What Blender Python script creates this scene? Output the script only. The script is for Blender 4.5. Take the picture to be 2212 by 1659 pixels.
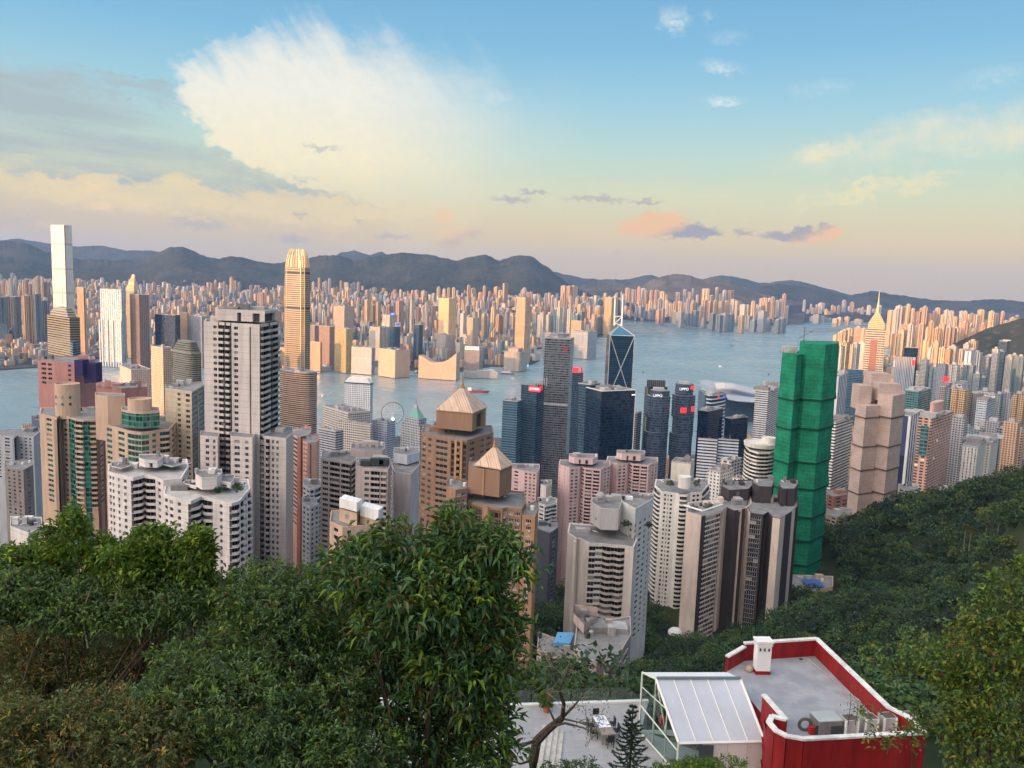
import bpy, math, random
import numpy as np
from mathutils import Vector, Matrix
sc = bpy.context.scene
for o in list(bpy.data.objects): bpy.data.objects.remove(o)
RNG = random.Random(7); NR = np.random.default_rng(7)

# ------------------------------------------------------------------ camera
H, PITCH, ROLL, FPX = 385.0, math.atan(.13), math.radians(2.1), 1810.0
CAM = Vector((0, 0, H))
FW = Vector((0, math.cos(PITCH), -math.sin(PITCH)))
_u0 = Vector((0, math.sin(PITCH), math.cos(PITCH))); _r0 = Vector((1, 0, 0))
RT = _r0*math.cos(ROLL) + _u0*math.sin(ROLL)
UP = -_r0*math.sin(ROLL) + _u0*math.cos(ROLL)
cd = bpy.data.cameras.new('camera'); cam = bpy.data.objects.new('camera', cd); sc.collection.objects.link(cam)
cd.sensor_width = 36; cd.lens = 36*FPX/2212; cd.clip_start = .5; cd.clip_end = 60000
cam.matrix_world = Matrix(((RT.x, UP.x, -FW.x, 0), (RT.y, UP.y, -FW.y, 0), (RT.z, UP.z, -FW.z, H), (0, 0, 0, 1)))
sc.camera = cam
def ray(px, py): return RT*((px-1106)/FPX) + UP*((829.5-py)/FPX) + FW
def P(px, py, Y):                       # photograph point -> place at distance Y ahead
    d = ray(px, py); return CAM + d*(Y/d.y)
def G(px, py, z=0.0):                   # photograph point -> place on the level z
    d = ray(px, py); return CAM + d*((z-H)/d.z)
def proj(p):
    v = Vector(p)-CAM; w = v.dot(FW)
    return (1106+FPX*v.dot(RT)/w, 829.5-FPX*v.dot(UP)/w)

# ------------------------------------------------------------------ render / exposure
sc.view_settings.view_transform = 'Standard'; sc.view_settings.look = 'None'
sc.view_settings.exposure = 0.42; sc.view_settings.gamma = 1.0
sc.cycles.max_bounces = 5; sc.cycles.diffuse_bounces = 3; sc.cycles.glossy_bounces = 3
sc.cycles.transmission_bounces = 4; sc.cycles.transparent_max_bounces = 8; sc.cycles.volume_bounces = 0
sc.cycles.use_denoising = True; sc.cycles.sample_clamp_indirect = 6
sc.render.film_transparent = False

def S(r, g, b):
    f = lambda c: (c/255/12.92) if c/255 <= .04045 else ((c/255+.055)/1.055)**2.4
    return (f(r), f(g), f(b), 1)

# ------------------------------------------------------------------ node helper
class NT:
    def __init__(s, nt): s.t = nt; s.n = nt.nodes; s.l = nt.links
    def new(s, typ, **kw):
        n = s.n.new(typ)
        for k, v in kw.items(): setattr(n, k, v)
        return n
    def put(s, sock, v):
        if isinstance(v, bpy.types.NodeSocket): s.l.new(v, sock)
        elif isinstance(v, (tuple, list)) and sock.type == 'VECTOR': sock.default_value = v[:3]
        else: sock.default_value = v
    def m(s, op, a, b=None, c=None, clamp=False):
        n = s.new('ShaderNodeMath', operation=op, use_clamp=clamp)
        for i, v in enumerate((a, b, c)):
            if v is not None: s.put(n.inputs[i], v)
        return n.outputs[0]
    def step(s, v, a, b, lo=0., hi=1.):            # smoothstep a..b -> lo..hi
        n = s.new('ShaderNodeMapRange', interpolation_type='SMOOTHSTEP')
        for i, x in enumerate((v, a, b, lo, hi)): s.put(n.inputs[i], x)
        return n.outputs[0]
    def mix(s, f, a, b, mode='MIX'):
        n = s.new('ShaderNodeMix', data_type='RGBA', blend_type=mode)
        s.put(n.inputs[0], f); s.put(n.inputs[6], a); s.put(n.inputs[7], b)
        return n.outputs[2]
    def xyz(s, x, y, z):
        n = s.new('ShaderNodeCombineXYZ')
        for i, v in enumerate((x, y, z)): s.put(n.inputs[i], v)
        return n.outputs[0]
    def sep(s, v):
        n = s.new('ShaderNodeSeparateXYZ'); s.l.new(v, n.inputs[0]); return n.outputs
    def noise(s, vec, scale, detail=4, rough=.55, out=0):
        n = s.new('ShaderNodeTexNoise')
        if vec is not None: s.l.new(vec, n.inputs['Vector'])
        n.inputs['Scale'].default_value = scale; n.inputs['Detail'].default_value = detail; n.inputs['Roughness'].default_value = rough
        return n.outputs[out]
    def ramp(s, f, stops, interp='LINEAR'):
        n = s.new('ShaderNodeValToRGB'); s.put(n.inputs[0], f); e = n.color_ramp; e.interpolation = interp
        while len(e.elements) < len(stops): e.elements.new(.5)
        for el, (p, c) in zip(e.elements, stops): el.position = p; el.color = c
        return n.outputs[0]

# ------------------------------------------------------------------ sun
SUN_AZ = math.radians(231.5)            # clockwise from straight ahead: low, behind the left shoulder
SUN_EL = math.radians(5.7)
SUNV = Vector((math.sin(SUN_AZ)*math.cos(SUN_EL), math.cos(SUN_AZ)*math.cos(SUN_EL), math.sin(SUN_EL)))
sd = bpy.data.lights.new('sun', 'SUN'); so = bpy.data.objects.new('sun', sd); sc.collection.objects.link(so)
sd.energy = 5.0; sd.angle = math.radians(.5); sd.color = (1, .48, .16)
so.rotation_euler = SUNV.to_track_quat('Z', 'Y').to_euler()

# ------------------------------------------------------------------ sky
def make_world():
    w = bpy.data.worlds.new('World'); sc.world = w; w.use_nodes = True
    t = NT(w.node_tree); t.n.clear()
    out = t.new('ShaderNodeOutputWorld'); bg = t.new('ShaderNodeBackground'); t.l.new(bg.outputs[0], out.inputs[0])
    bg.inputs[1].default_value = .1
    sky = t.new('ShaderNodeTexSky', sky_type='NISHITA'); sky.sun_disc = False
    sky.sun_elevation = SUN_EL; sky.sun_rotation = SUN_AZ; sky.altitude = 385
    gen = t.new('ShaderNodeTexCoord').outputs['Generated']
    nv = t.new('ShaderNodeVectorMath', operation='NORMALIZE'); t.l.new(gen, nv.inputs[0])
    x, y, z = t.sep(nv.outputs[0])
    el = t.m('MULTIPLY', t.m('ARCSINE', z), 57.2958); az = t.m('MULTIPLY', t.m('ARCTAN2', x, y), 57.2958)
    pos = t.xyz(az, el, 0.)
    def pe(px, py):
        d = ray(px, py).normalized(); return math.degrees(math.atan2(d.x, d.y)), math.degrees(math.asin(d.z))
    # clear-air gradient by height above the horizon
    K = 40.
    base = t.ramp(t.m('DIVIDE', t.m('ADD', el, 5.), K), [
        (0.0, S(206, 186, 154)), (5.5/K, S(218, 192, 160)), (8/K, S(226, 205, 166)), (10.5/K, S(212, 216, 184)),
        (13/K, S(190, 216, 206)), (16/K, S(160, 205, 220)), (19.5/K, S(130, 187, 220)), (24/K, S(112, 168, 209)), (1.0, S(80, 132, 188))])
    left = t.step(az, -5., -32.)
    base = t.mix(t.m('MULTIPLY', left, t.step(el, 9., 3., 0., .3)), base, S(190, 176, 172))
    col = base
    # domain warp
    wn = t.noise(t.xyz(t.m('MULTIPLY', az, .35), t.m('MULTIPLY', el, .7), 3.1), 1., 5, .6, 1)
    wx, wy, _ = t.sep(wn)
    wn2 = t.noise(t.xyz(t.m('MULTIPLY', az, 1.6), t.m('MULTIPLY', el, 2.4), 1.7), 1., 5, .62, 1)
    vx, vy, _ = t.sep(wn2)
    def warp(k1, k2):
        a = t.m('ADD', az, t.m('ADD', t.m('MULTIPLY', t.m('SUBTRACT', wx, .5), k1), t.m('MULTIPLY', t.m('SUBTRACT', vx, .5), k2)))
        e = t.m('ADD', el, t.m('ADD', t.m('MULTIPLY', t.m('SUBTRACT', wy, .5), k1*.7), t.m('MULTIPLY', t.m('SUBTRACT', vy, .5), k2*.7)))
        return a, e
    W1, W2, W3 = warp(6., 1.5), warp(2.6, 1.7), warp(.8, 1.8)
    def blob(W, px, py, rx, ry, rot=0., s0=1., s1=.3):     # soft ellipse, sizes in photograph units
        a0, e0 = pe(px, py); ra = math.degrees(rx/FPX); re = math.degrees(ry/FPX); c, sn = math.cos(math.radians(rot)), math.sin(math.radians(rot))
        da = t.m('SUBTRACT', W[0], a0); de = t.m('SUBTRACT', W[1], e0)
        u = t.m('ADD', t.m('MULTIPLY', da, c/ra), t.m('MULTIPLY', de, sn/ra)); v = t.m('ADD', t.m('MULTIPLY', da, -sn/re), t.m('MULTIPLY', de, c/re))
        r = t.m('SQRT', t.m('ADD', t.m('MULTIPLY', u, u), t.m('MULTIPLY', v, v)))
        return t.step(r, s0, s1)
    mx = lambda *l: l[0] if len(l) == 1 else t.m('MAXIMUM', l[0], mx(*l[1:]))
    # fibrous streak noise for the high cloud
    fib = t.noise(t.xyz(t.m('ADD', t.m('MULTIPLY', az, .55), t.m('MULTIPLY', el, .25)), t.m('ADD', t.m('MULTIPLY', el, .35), t.m('MULTIPLY', az, -.1)), 0.), 1., 6, .62)
    strat = t.noise(t.xyz(t.m('MULTIPLY', az, .09), t.m('ADD', t.m('MULTIPLY', el, .75), t.m('MULTIPLY', az, .045)), 4.), 1., 6, .58)
    # grey bands of the left
    gb = mx(blob(W1, 60, 215, 330, 75, -8), blob(W1, 170, 320, 560, 75, -5), blob(W1, 430, 375, 420, 40, -7), blob(W1, 270, 190, 120, 22, -6))
    gb = t.m('MULTIPLY', gb, t.step(strat, .36, .62, .25, .85))
    col = t.mix(gb, col, S(172, 184, 188))
    # warm low sheet
    lw = mx(blob(W1, 560, 440, 560, 48, 0), blob(W1, 330, 415, 520, 40, -2), blob(W1, 760, 455, 420, 36, 2))
    lw = t.m('MULTIPLY', lw, t.step(strat, .3, .65, .45, .9))
    col = t.mix(lw, col, S(240, 216, 170))
    # the anvil: a ragged left edge, feathered top, thinning to the right
    def curve(f, pts, lo, hi, n0, n1):      # piecewise line through (in, out)
        pts = sorted(pts); r = t.ramp(t.m('DIVIDE', t.m('SUBTRACT', f, n0), n1-n0), [((a-n0)/(n1-n0),)+(((b-lo)/(hi-lo),)*3+(1,),) for a, b in pts])
        return t.m('ADD', t.m('MULTIPLY', t.sep(r)[0], hi-lo), lo)
    ax, ay = W2
    lft = curve(ay, [(pe(x, y)[1], pe(x, y)[0]) for x, y in ((560, 55), (440, 85), (374, 112), (362, 150), (372, 215), (412, 252), (445, 288), (436, 303), (462, 322), (524, 352), (600, 385), (700, 415), (830, 445))], -30., 30., -2., 20.)
    top = curve(ax, [(pe(x, y)[0], pe(x, y)[1]) for x, y in ((340, 118), (430, 84), (500, 68), (640, 40), (740, 55), (830, 74), (1000, 110), (1120, 160))], 0., 24., -30., 10.)
    streak = t.noise(t.xyz(t.m('ADD', t.m('MULTIPLY', az, .5), t.m('MULTIPLY', el, .34)), t.m('MULTIPLY', el, .13), 2.), 1., 4, .5)
    topw = t.m('ADD', top, t.m('MULTIPLY', t.m('SUBTRACT', streak, .5), 5.))
    mL = t.step(t.m('SUBTRACT', ax, lft), -.1, 1.15); mT = t.step(t.m('SUBTRACT', topw, ay), -.8, 3.2)
    mR = t.step(ax, pe(1130, 200)[0], pe(640, 200)[0]); mB = t.step(ay, pe(700, 440)[1], pe(700, 330)[1])
    edge = t.m('MULTIPLY', mL, mT)
    dens = t.m('MULTIPLY', edge, t.m('MULTIPLY', mR, t.m('ADD', t.m('MULTIPLY', mB, .75), .25)))
    dens = t.m('MULTIPLY', dens, t.step(t.m('ADD', t.m('MULTIPLY', streak, .6), t.m('MULTIPLY', fib, .4)), .2, .62, .86, 1.25), clamp=True)
    inE = t.step(ax, pe(1330, 200)[0], pe(900, 200)[0])
    veil = t.m('MULTIPLY', t.m('MULTIPLY', edge, inE), t.step(ay, pe(700, 470)[1], pe(700, 400)[1], 0., .5))
    acol = t.ramp(t.m('DIVIDE', el, 20.), [(.2, S(246, 224, 176)), (.36, S(250, 238, 202)), (.55, S(244, 240, 226)), (.85, S(228, 233, 232))])
    acol = t.mix(t.step(t.m('ADD', t.m('MULTIPLY', streak, .5), t.m('MULTIPLY', vx, .5)), .4, .62, 0., .16), acol, S(206, 214, 214))
    col = t.mix(veil, col, t.mix(.4, acol, S(206, 220, 220)))
    col = t.mix(t.m('POWER', dens, .8), col, acol)
    dk = mx(blob(W2, 700, 322, 65, 7, -4, 1., .2), t.m('MULTIPLY', blob(W1, 620, 395, 330, 12, -9, 1., .1), .55))
    col = t.mix(t.m('MULTIPLY', dk, .6), col, S(170, 182, 184))
    # right-hand streaks
    rs = mx(blob(W2, 1790, 330, 130, 32, 14, 1., .1), t.m('MULTIPLY', blob(W1, 2000, 305, 330, 60, 9, 1., .05), .75), t.m('MULTIPLY', blob(W1, 1900, 410, 260, 16, 7, 1., .1), .8),
            t.m('MULTIPLY', blob(W2, 2190, 285, 190, 38, 4, 1., .1), .7), t.m('MULTIPLY', blob(W1, 1450, 420, 600, 40, 0, 1., 0.), .25))
    rs = t.m('MULTIPLY', rs, t.step(fib, .3, .7, .35, 1.))
    col = t.mix(rs, col, t.ramp(t.m('DIVIDE', el, 20.), [(.3, S(244, 228, 180)), (.6, S(236, 232, 214))]))
    # wisps
    wi = mx(blob(W3, 1455, 45, 34, 45, 70, 1., .0), blob(W3, 1563, 148, 62, 20, -10, 1., .0), blob(W3, 1562, 218, 66, 14, -2, 1., .0),
            t.m('MULTIPLY', blob(W3, 1570, 80, 50, 24, 0, 1., 0.), .4), t.m('MULTIPLY', blob(W3, 1770, 190, 80, 24, 0, 1., 0.), .4), t.m('MULTIPLY', blob(W3, 2140, 165, 90, 26, 8, 1., 0.), .45),
            t.m('MULTIPLY', blob(W3, 1530, 35, 20, 20, 0, 1., 0.), .5), t.m('MULTIPLY', blob(W3, 1075, 210, 55, 16, 0, 1., 0.), .6))
    col = t.mix(t.m('MULTIPLY', t.m('MULTIPLY', wi, t.step(t.m('ADD', t.m('MULTIPLY', streak, .5), t.m('MULTIPLY', vy, .5)), .34, .62)), .8), col, S(228, 236, 234))
    # small cumulus: lit on the left, blue-grey on the right and below
    def cumulus(parts, ctr, wid, lit, drk, amt=.95):
        nonlocal col
        m = mx(*[blob(W3, *p) for p in parts])
        a0, e0 = pe(*ctr); k = math.degrees(wid/FPX)
        sh = t.m('ADD', t.m('DIVIDE', t.m('SUBTRACT', az, a0), k), t.m('DIVIDE', t.m('SUBTRACT', e0, el), k*.45))
        sh = t.m('ADD', sh, t.m('MULTIPLY', t.m('SUBTRACT', vx, .5), 1.3))
        col = t.mix(t.m('MULTIPLY', m, amt), col, t.mix(t.step(sh, -.35, .75), lit, drk))
    O, D = S(245, 194, 150), S(158, 158, 172)
    cumulus([(1425, 484, 74, 32, 0, 1., .55), (1380, 494, 66, 20, 0, 1., .5), (1490, 499, 74, 19, 0, 1., .5), (1530, 506, 40, 9, 0, 1., .3)], (1470, 486), 60, O, D)
    cumulus([(1720, 511, 84, 16, 0, 1., .5), (1787, 502, 32, 24, 0, 1., .5), (1740, 499, 28, 14, 0, 1., .4)], (1775, 503), -60, O, S(168, 162, 172))
    cumulus([(1605, 502, 32, 11, 0, 1., .3)], (1590, 500), 40, S(178, 172, 176), D, .7)
    cumulus([(972, 508, 38, 34, 0, 1., .3), (960, 470, 26, 22, 60, 1., .2), (1005, 502, 50, 16, 0, 1., .2)], (985, 505), 55, S(244, 204, 160), S(205, 180, 165), .85)
    cumulus([(222, 448, 34, 16, 0, 1., .2), (205, 405, 30, 10, 0, 1., .2)], (240, 450), 40, S(248, 216, 170), S(220, 196, 170), .8)
    cumulus([(1105, 430, 60, 11, -4, 1., .2), (1290, 429, 95, 9, 0, 1., .2), (1150, 416, 50, 5, 0, 1., .2), (1400, 437, 60, 6, 0, 1., .2)], (1000, 428), 30, S(196, 176, 172), S(178, 170, 178), .75)
    cumulus([(655, 461, 20, 10, 0, 1., .2), (772, 476, 15, 7, 0, 1., .2), (430, 485, 80, 16, 0, 1., .1), (630, 515, 60, 14, 0, 1., .1), (850, 512, 60, 10, 0, 1., .1), (30, 478, 70, 18, 0, 1., .1)], (300, 470), 30, S(200, 184, 178), S(172, 168, 182), .55)
    cumulus([(525, 492, 26, 9, 0, 1., .2), (740, 520, 40, 8, 0, 1., .2), (1295, 545, 18, 10, 30, 1., .2), (110, 487, 60, 9, 0, 1., .2), (1150, 519, 90, 4, 0, 1., .2), (1330, 520, 70, 3, 0, 1., .2)], (2000, 500), 60, S(236, 200, 168), D, .6)
    # brighter western sky round the low sun, behind the viewer
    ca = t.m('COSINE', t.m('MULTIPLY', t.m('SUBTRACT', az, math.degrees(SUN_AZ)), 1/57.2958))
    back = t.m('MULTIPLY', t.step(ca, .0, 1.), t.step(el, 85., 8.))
    col = t.mix(t.m('MULTIPLY', t.step(el, 26., 60.), .85), col, (1.2, 1.27, 1.34, 1))      # added overhead brightness, out of view, lighting foliage and roofs
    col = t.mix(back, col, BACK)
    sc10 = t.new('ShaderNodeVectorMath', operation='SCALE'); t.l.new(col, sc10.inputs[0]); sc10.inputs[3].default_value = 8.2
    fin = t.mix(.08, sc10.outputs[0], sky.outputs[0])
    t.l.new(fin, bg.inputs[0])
HAZE = 3.3e-5
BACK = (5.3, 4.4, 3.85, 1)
make_world()

# ------------------------------------------------------------------ mesh and object helpers
COL = sc.collection
class MB:
    def __init__(s): s.v = []; s.f = []; s.uv = []; s.mi = []
    def quad(s, a, b, c, d, mi=0, uv=None):
        n = len(s.v); s.v += [tuple(a), tuple(b), tuple(c), tuple(d)]; s.f.append((n, n+1, n+2, n+3)); s.mi.append(mi)
        s.uv += uv or [(0, 0), (1, 0), (1, 1), (0, 1)]
    def poly(s, pts, mi=0, uv=None):
        n = len(s.v); s.v += [tuple(p) for p in pts]; s.f.append(tuple(range(n, n+len(pts)))); s.mi.append(mi)
        s.uv += uv or [(p[0], p[1]) for p in pts]
    def prism(s, plan, z0, z1, mi=0, cap=1, bottom=False, top=None, u0=0.):     # plan counter-clockwise; top: other plan for a taper
        tp = top or plan; n = len(plan); u = u0
        for i in range(n):
            a, b = plan[i], plan[(i+1) % n]; c, d = tp[(i+1) % n], tp[i]; L = math.hypot(b[0]-a[0], b[1]-a[1])
            s.quad((a[0], a[1], z0), (b[0], b[1], z0), (c[0], c[1], z1), (d[0], d[1], z1), mi, [(u, z0), (u+L, z0), (u+L, z1), (u, z1)]); u += L
        if cap is not None: s.poly([(p[0], p[1], z1) for p in tp], cap)
        if bottom: s.poly([(p[0], p[1], z0) for p in reversed(plan)], mi)
    def box(s, c, d, mi=0, rz=0., cap=None):                                   # centre of the base, sizes
        x, y, z = c; w, l, h = d; ca, sa = math.cos(rz), math.sin(rz)
        pl = [(x+ca*a-sa*b, y+sa*a+ca*b) for a, b in ((-w/2, -l/2), (w/2, -l/2), (w/2, l/2), (-w/2, l/2))]
        s.prism(pl, z, z+h, mi, mi if cap is None else cap, True)
    def tube(s, pts, rad, n=6, mi=0, cap=True):
        pts = [Vector(p) for p in pts]; rad = rad if isinstance(rad, (list, tuple)) else [rad]*len(pts)
        b0 = len(s.v)
        for i, p in enumerate(pts):
            d = (pts[min(i+1, len(pts)-1)]-pts[max(i-1, 0)]).normalized()
            q = d.to_track_quat('Z', 'Y')
            for k in range(n):
                a = 2*math.pi*k/n; s.v.append(tuple(p+q @ Vector((math.cos(a)*rad[i], math.sin(a)*rad[i], 0))))
        for i in range(len(pts)-1):
            for k in range(n):
                a, b = b0+i*n+k, b0+i*n+(k+1) % n; s.f.append((a, b, b+n, a+n)); s.mi.append(mi); s.uv += [(0, 0)]*4
        if cap:
            for e, rev in ((0, 1), (len(pts)-1, 0)):
                r = [b0+e*n+k for k in range(n)]
                s.f.append(tuple(reversed(r) if rev else r)); s.mi.append(mi); s.uv += [(0, 0)]*n
    def lathe(s, c, prof, n=16, mi=0):                                         # prof: (radius, z) from below upward
        for (r0, z0), (r1, z1) in zip(prof, prof[1:]):
            for k in range(n):
                a, b = 2*math.pi*k/n, 2*math.pi*(k+1)/n
                q = [(c[0]+r*math.cos(t), c[1]+r*math.sin(t), c[2]+z) for r, t, z in ((r0, a, z0), (r0, b, z0), (r1, b, z1), (r1, a, z1))]
                R = max(r0, r1); s.quad(*q, mi, [(a*R, c[2]+z0), (b*R, c[2]+z0), (b*R, c[2]+z1), (a*R, c[2]+z1)])
    def mesh(s, name, mats, off=(0, 0, 0), smooth=False):
        me = bpy.data.meshes.new(name)
        v = np.array(s.v, dtype=np.float64).reshape(-1, 3)-np.array(off)
        me.from_pydata(v.tolist(), [], s.f)
        uv = me.uv_layers.new(name='UVMap'); uv.data.foreach_set('uv', np.array(s.uv, dtype=np.float32).ravel())
        for m in (mats if isinstance(mats, (list, tuple)) else [mats]): me.materials.append(m)
        me.polygons.foreach_set('material_index', s.mi)
        if smooth: me.polygons.foreach_set('use_smooth', [True]*len(s.f))
        me.validate(); me.update(); return me
    def build(s, name, mats, parent=None, smooth=False, color=None):
        if not s.f: return None
        off = parent['_w'] if parent is not None else (0, 0, 0)
        o = link(name, s.mesh(name, mats, off, smooth), parent, color=color); o['_w'] = tuple(off) if parent is not None else (0, 0, 0); return o
def link(name, me, parent=None, loc=(0, 0, 0), rz=0., color=None):
    o = bpy.data.objects.new(name, me); COL.objects.link(o)
    o.location = loc; o.rotation_euler = (0, 0, rz)
    if parent is not None: o.parent = parent
    if color: o.color = color
    elif parent is not None: o.color = parent.color
    return o
def thing(name, label, cat, loc, group=None, color=None):
    o = bpy.data.objects.new(name, None); COL.objects.link(o); o.location = loc; o['_w'] = tuple(loc)
    o['label'] = label; o['category'] = cat
    if group: o['group'] = group
    if color: o.color = color
    return o
def tag(o, label, cat, group=None):
    o['label'] = label; o['category'] = cat
    if group: o['group'] = group
    return o
def structure(o, kind='structure'): o['kind'] = kind; return o

# ------------------------------------------------------------------ materials
_M = {}
def newmat(name):
    m = bpy.data.materials.new(name); m.use_nodes = True; t = NT(m.node_tree); t.n.clear()
    out = t.new('ShaderNodeOutputMaterial'); b = t.new('ShaderNodeBsdfPrincipled'); t.l.new(b.outputs[0], out.inputs[0])
    return m, t, b
def paint(name, c, rough=.7, vary=.18, scale=.4, streak=True, metal=0., spec=.3, objcol=False, lines=0.):
    key = ('paint', name)
    if key in _M: return _M[key]
    m, t, b = newmat(name); co = t.new('ShaderNodeTexCoord').outputs['Object']
    x, y, z = t.sep(co)
    f = t.noise(t.xyz(x, y, t.m('MULTIPLY', z, .15) if streak else z), scale, 5, .65)
    f2 = t.noise(co, scale*.13, 3)
    f = t.m('ADD', t.m('MULTIPLY', f, .6), t.m('MULTIPLY', f2, .4))
    k = t.step(f, .32, .68, 1-vary, 1+vary*.35)
    col = c
    if objcol: col = t.mix(1., c, t.new('ShaderNodeObjectInfo').outputs['Color'], 'MULTIPLY')
    vm = t.new('ShaderNodeVectorMath', operation='SCALE'); t.put(vm.inputs[0], col if objcol else tuple(c[:3])); t.l.new(k, vm.inputs[3])
    res = vm.outputs[0]
    if lines:
        uvz = t.sep(t.new('ShaderNodeUVMap').outputs[0])[1]
        fr = t.m('FRACT', t.m('DIVIDE', uvz, lines)); res = t.mix(t.m('LESS_THAN', fr, .05), res, t.mix(.45, res, (.05, .05, .05, 1)))
    t.l.new(res, b.inputs['Base Color']); b.inputs['Roughness'].default_value = rough; b.inputs['Metallic'].default_value = metal
    b.inputs['Specular IOR Level'].default_value = spec
    _M[key] = m; return m
def facade(name, wall, win, pitch=3., fh=3.1, ww=.55, wh=.5, vary=.5, grough=.15, wrough=.7, mull=0., objcol=True, band=None, metal=0., lit=0., gspec=.5):
    """wall with a regular grid of window openings laid out in metres along the wall"""
    key = ('fac', name)
    if key in _M: return _M[key]
    m, t, b = newmat(name)
    u, v, _ = t.sep(t.new('ShaderNodeUVMap').outputs[0])
    uu, vv = t.m('DIVIDE', u, pitch), t.m('DIVIDE', v, fh)
    fu, fv = t.m('FRACT', uu), t.m('FRACT', vv)
    iu = t.m('LESS_THAN', t.m('ABSOLUTE', t.m('SUBTRACT', fu, .5)), ww/2) if ww < 1 else 1.
    iv = t.m('LESS_THAN', t.m('ABSOLUTE', t.m('SUBTRACT', fv, .5)), wh/2) if wh < 1 else 1.
    msk = t.m('MULTIPLY', iu, iv)
    wn = t.new('ShaderNodeTexWhiteNoise', noise_dimensions='3D')
    t.l.new(t.xyz(t.m('FLOOR', uu), t.m('FLOOR', vv), t.new('ShaderNodeObjectInfo').outputs['Random']), wn.inputs[0])
    r = wn.outputs[0]
    vm = t.new('ShaderNodeVectorMath', operation='SCALE'); t.put(vm.inputs[0], tuple(win[:3])); t.l.new(t.step(r, 0., 1., 1-vary, 1+vary*1.2), vm.inputs[3])
    wc = wall
    co = t.new('ShaderNodeTexCoord').outputs['Object']; x, y, z = t.sep(co)
    n = t.noise(t.xyz(x, y, t.m('MULTIPLY', z, .1)), .25, 4, .6)
    sc_ = t.new('ShaderNodeVectorMath', operation='SCALE')
    if objcol: t.l.new(t.mix(1., wall, t.new('ShaderNodeObjectInfo').outputs['Color'], 'MULTIPLY'), sc_.inputs[0])
    else: sc_.inputs[0].default_value = wall[:3]
    t.l.new(t.step(n, .3, .7, .82, 1.08), sc_.inputs[3])
    glass = vm.outputs[0]
    if mull: glass = t.mix(t.m('LESS_THAN', t.m('FRACT', t.m('DIVIDE', u, mull)), .1), glass, wc)
    c = t.mix(msk, sc_.outputs[0], glass)
    t.l.new(c, b.inputs['Base Color'])
    t.l.new(t.step(msk, 0., 1., wrough, grough), b.inputs['Roughness'])
    t.l.new(t.m('MULTIPLY', msk, metal), b.inputs['Metallic'])
    t.l.new(t.step(msk, 0., 1., .25, gspec), b.inputs['Specular IOR Level'])
    if lit:
        on = t.m('MULTIPLY', msk, t.m('GREATER_THAN', r, 1-lit))
        b.inputs['Emission Color'].default_value = (1, .72, .4, 1); t.l.new(t.m('MULTIPLY', on, .8), b.inputs['Emission Strength'])
    _M[key] = m; return m
def glass(name, c, rough=.08, vary=.6):
    key = ('glass', name)
    if key in _M: return _M[key]
    m, t, b = newmat(name)
    r = t.m('FRACT', t.m('ADD', t.m('MULTIPLY', t.new('ShaderNodeObjectInfo').outputs['Random'], 7.31), t.new('ShaderNodeNewGeometry').outputs['Random Per Island']))
    vm = t.new('ShaderNodeVectorMath', operation='SCALE'); vm.inputs[0].default_value = c[:3]; t.l.new(t.step(r, 0., 1., 1-vary, 1+vary), vm.inputs[3])
    curt = t.mix(t.m('GREATER_THAN', r, .86), vm.outputs[0], (.30, .28, .25, 1))
    t.l.new(curt, b.inputs['Base Color']); b.inputs['Roughness'].default_value = rough
    _M[key] = m; return m
def flat(name, c, rough=.5, metal=0., emit=0., spec=.4):
    key = ('flat', name)
    if key in _M: return _M[key]
    m, t, b = newmat(name); b.inputs['Base Color'].default_value = c; b.inputs['Roughness'].default_value = rough; b.inputs['Metallic'].default_value = metal
    b.inputs['Specular IOR Level'].default_value = spec
    if emit: b.inputs['Emission Color'].default_value = c; b.inputs['Emission Strength'].default_value = emit
    _M[key] = m; return m
# ------------------------------------------------------------------ terrain of the island
GP = np.array([  # x, y, height
 (0,-60,384),(-80,-40,386),(90,-40,388),(0,0,381),(-25,10,378),(25,10,372),(22,25,362),(0,10,374),(8,25,361),(-12,25,368),(-60,40,365),(60,30,362),(15,40,353),(14,50,349),(30,55,347),(28,65,345),(30,75,340),(60,75,344),(20,95,320),(65,100,322),(-20,80,340),(-60,100,338),(10,140,286),(30,190,252),(-80,180,292),
 (75,140,290),(110,130,318),(120,240,246),(40,260,218),(80,300,210),(-120,330,205),(0,400,205),(70,395,184),(100,440,176),(-170,430,190),(115,350,216),(90,345,206),(110,500,150),(190,430,215),(180,520,170),(240,600,160),(-60,480,160),(-250,500,170),(-400,560,120),
 (0,640,115),(120,700,112),(260,650,180),(321,650,222),(367,600,256),(310,750,160),(420,780,190),(480,850,180),(560,900,120),(500,650,290),(420,480,330),(260,330,330),(250,150,380),(330,800,130),
 (0,800,70),(-200,760,80),(-450,800,50),(200,900,55),(500,1050,50),(700,1100,70),(0,1000,18),(-500,1000,15),(300,1150,12),(600,1300,15),(-700,700,70),(-900,900,15),
 (0,1250,6),(-600,1250,6),(500,1500,6),(900,1600,8),(1300,1500,60),(1500,1900,60),(900,900,250),(1400,1000,260),(800,400,380),(-500,200,290),(-900,400,150),(-600,-100,420),(-1200,100,260),(-1500,600,40),
 (2200,2200,150),(2700,2700,120),(1800,2600,6),(2400,3400,6),(1300,2100,6),(3200,3300,150),(0,1500,5),(-500,1550,5),(2000,1300,300),(3000,2000,300),(700,1800,5),(1100,2400,5),(1700,3200,5),(2300,4100,5)], dtype=float)
def ground(x, y):
    x = np.asarray(x, dtype=float); y = np.asarray(y, dtype=float)
    d2 = (x[..., None]-GP[:, 0])**2+(y[..., None]-GP[:, 1])**2
    s = 9.+.07*np.hypot(GP[:, 0], GP[:, 1])
    w = 1/(d2+s**2)**1.9*s**1.2
    return (w*GP[:, 2]).sum(-1)/w.sum(-1)
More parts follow.
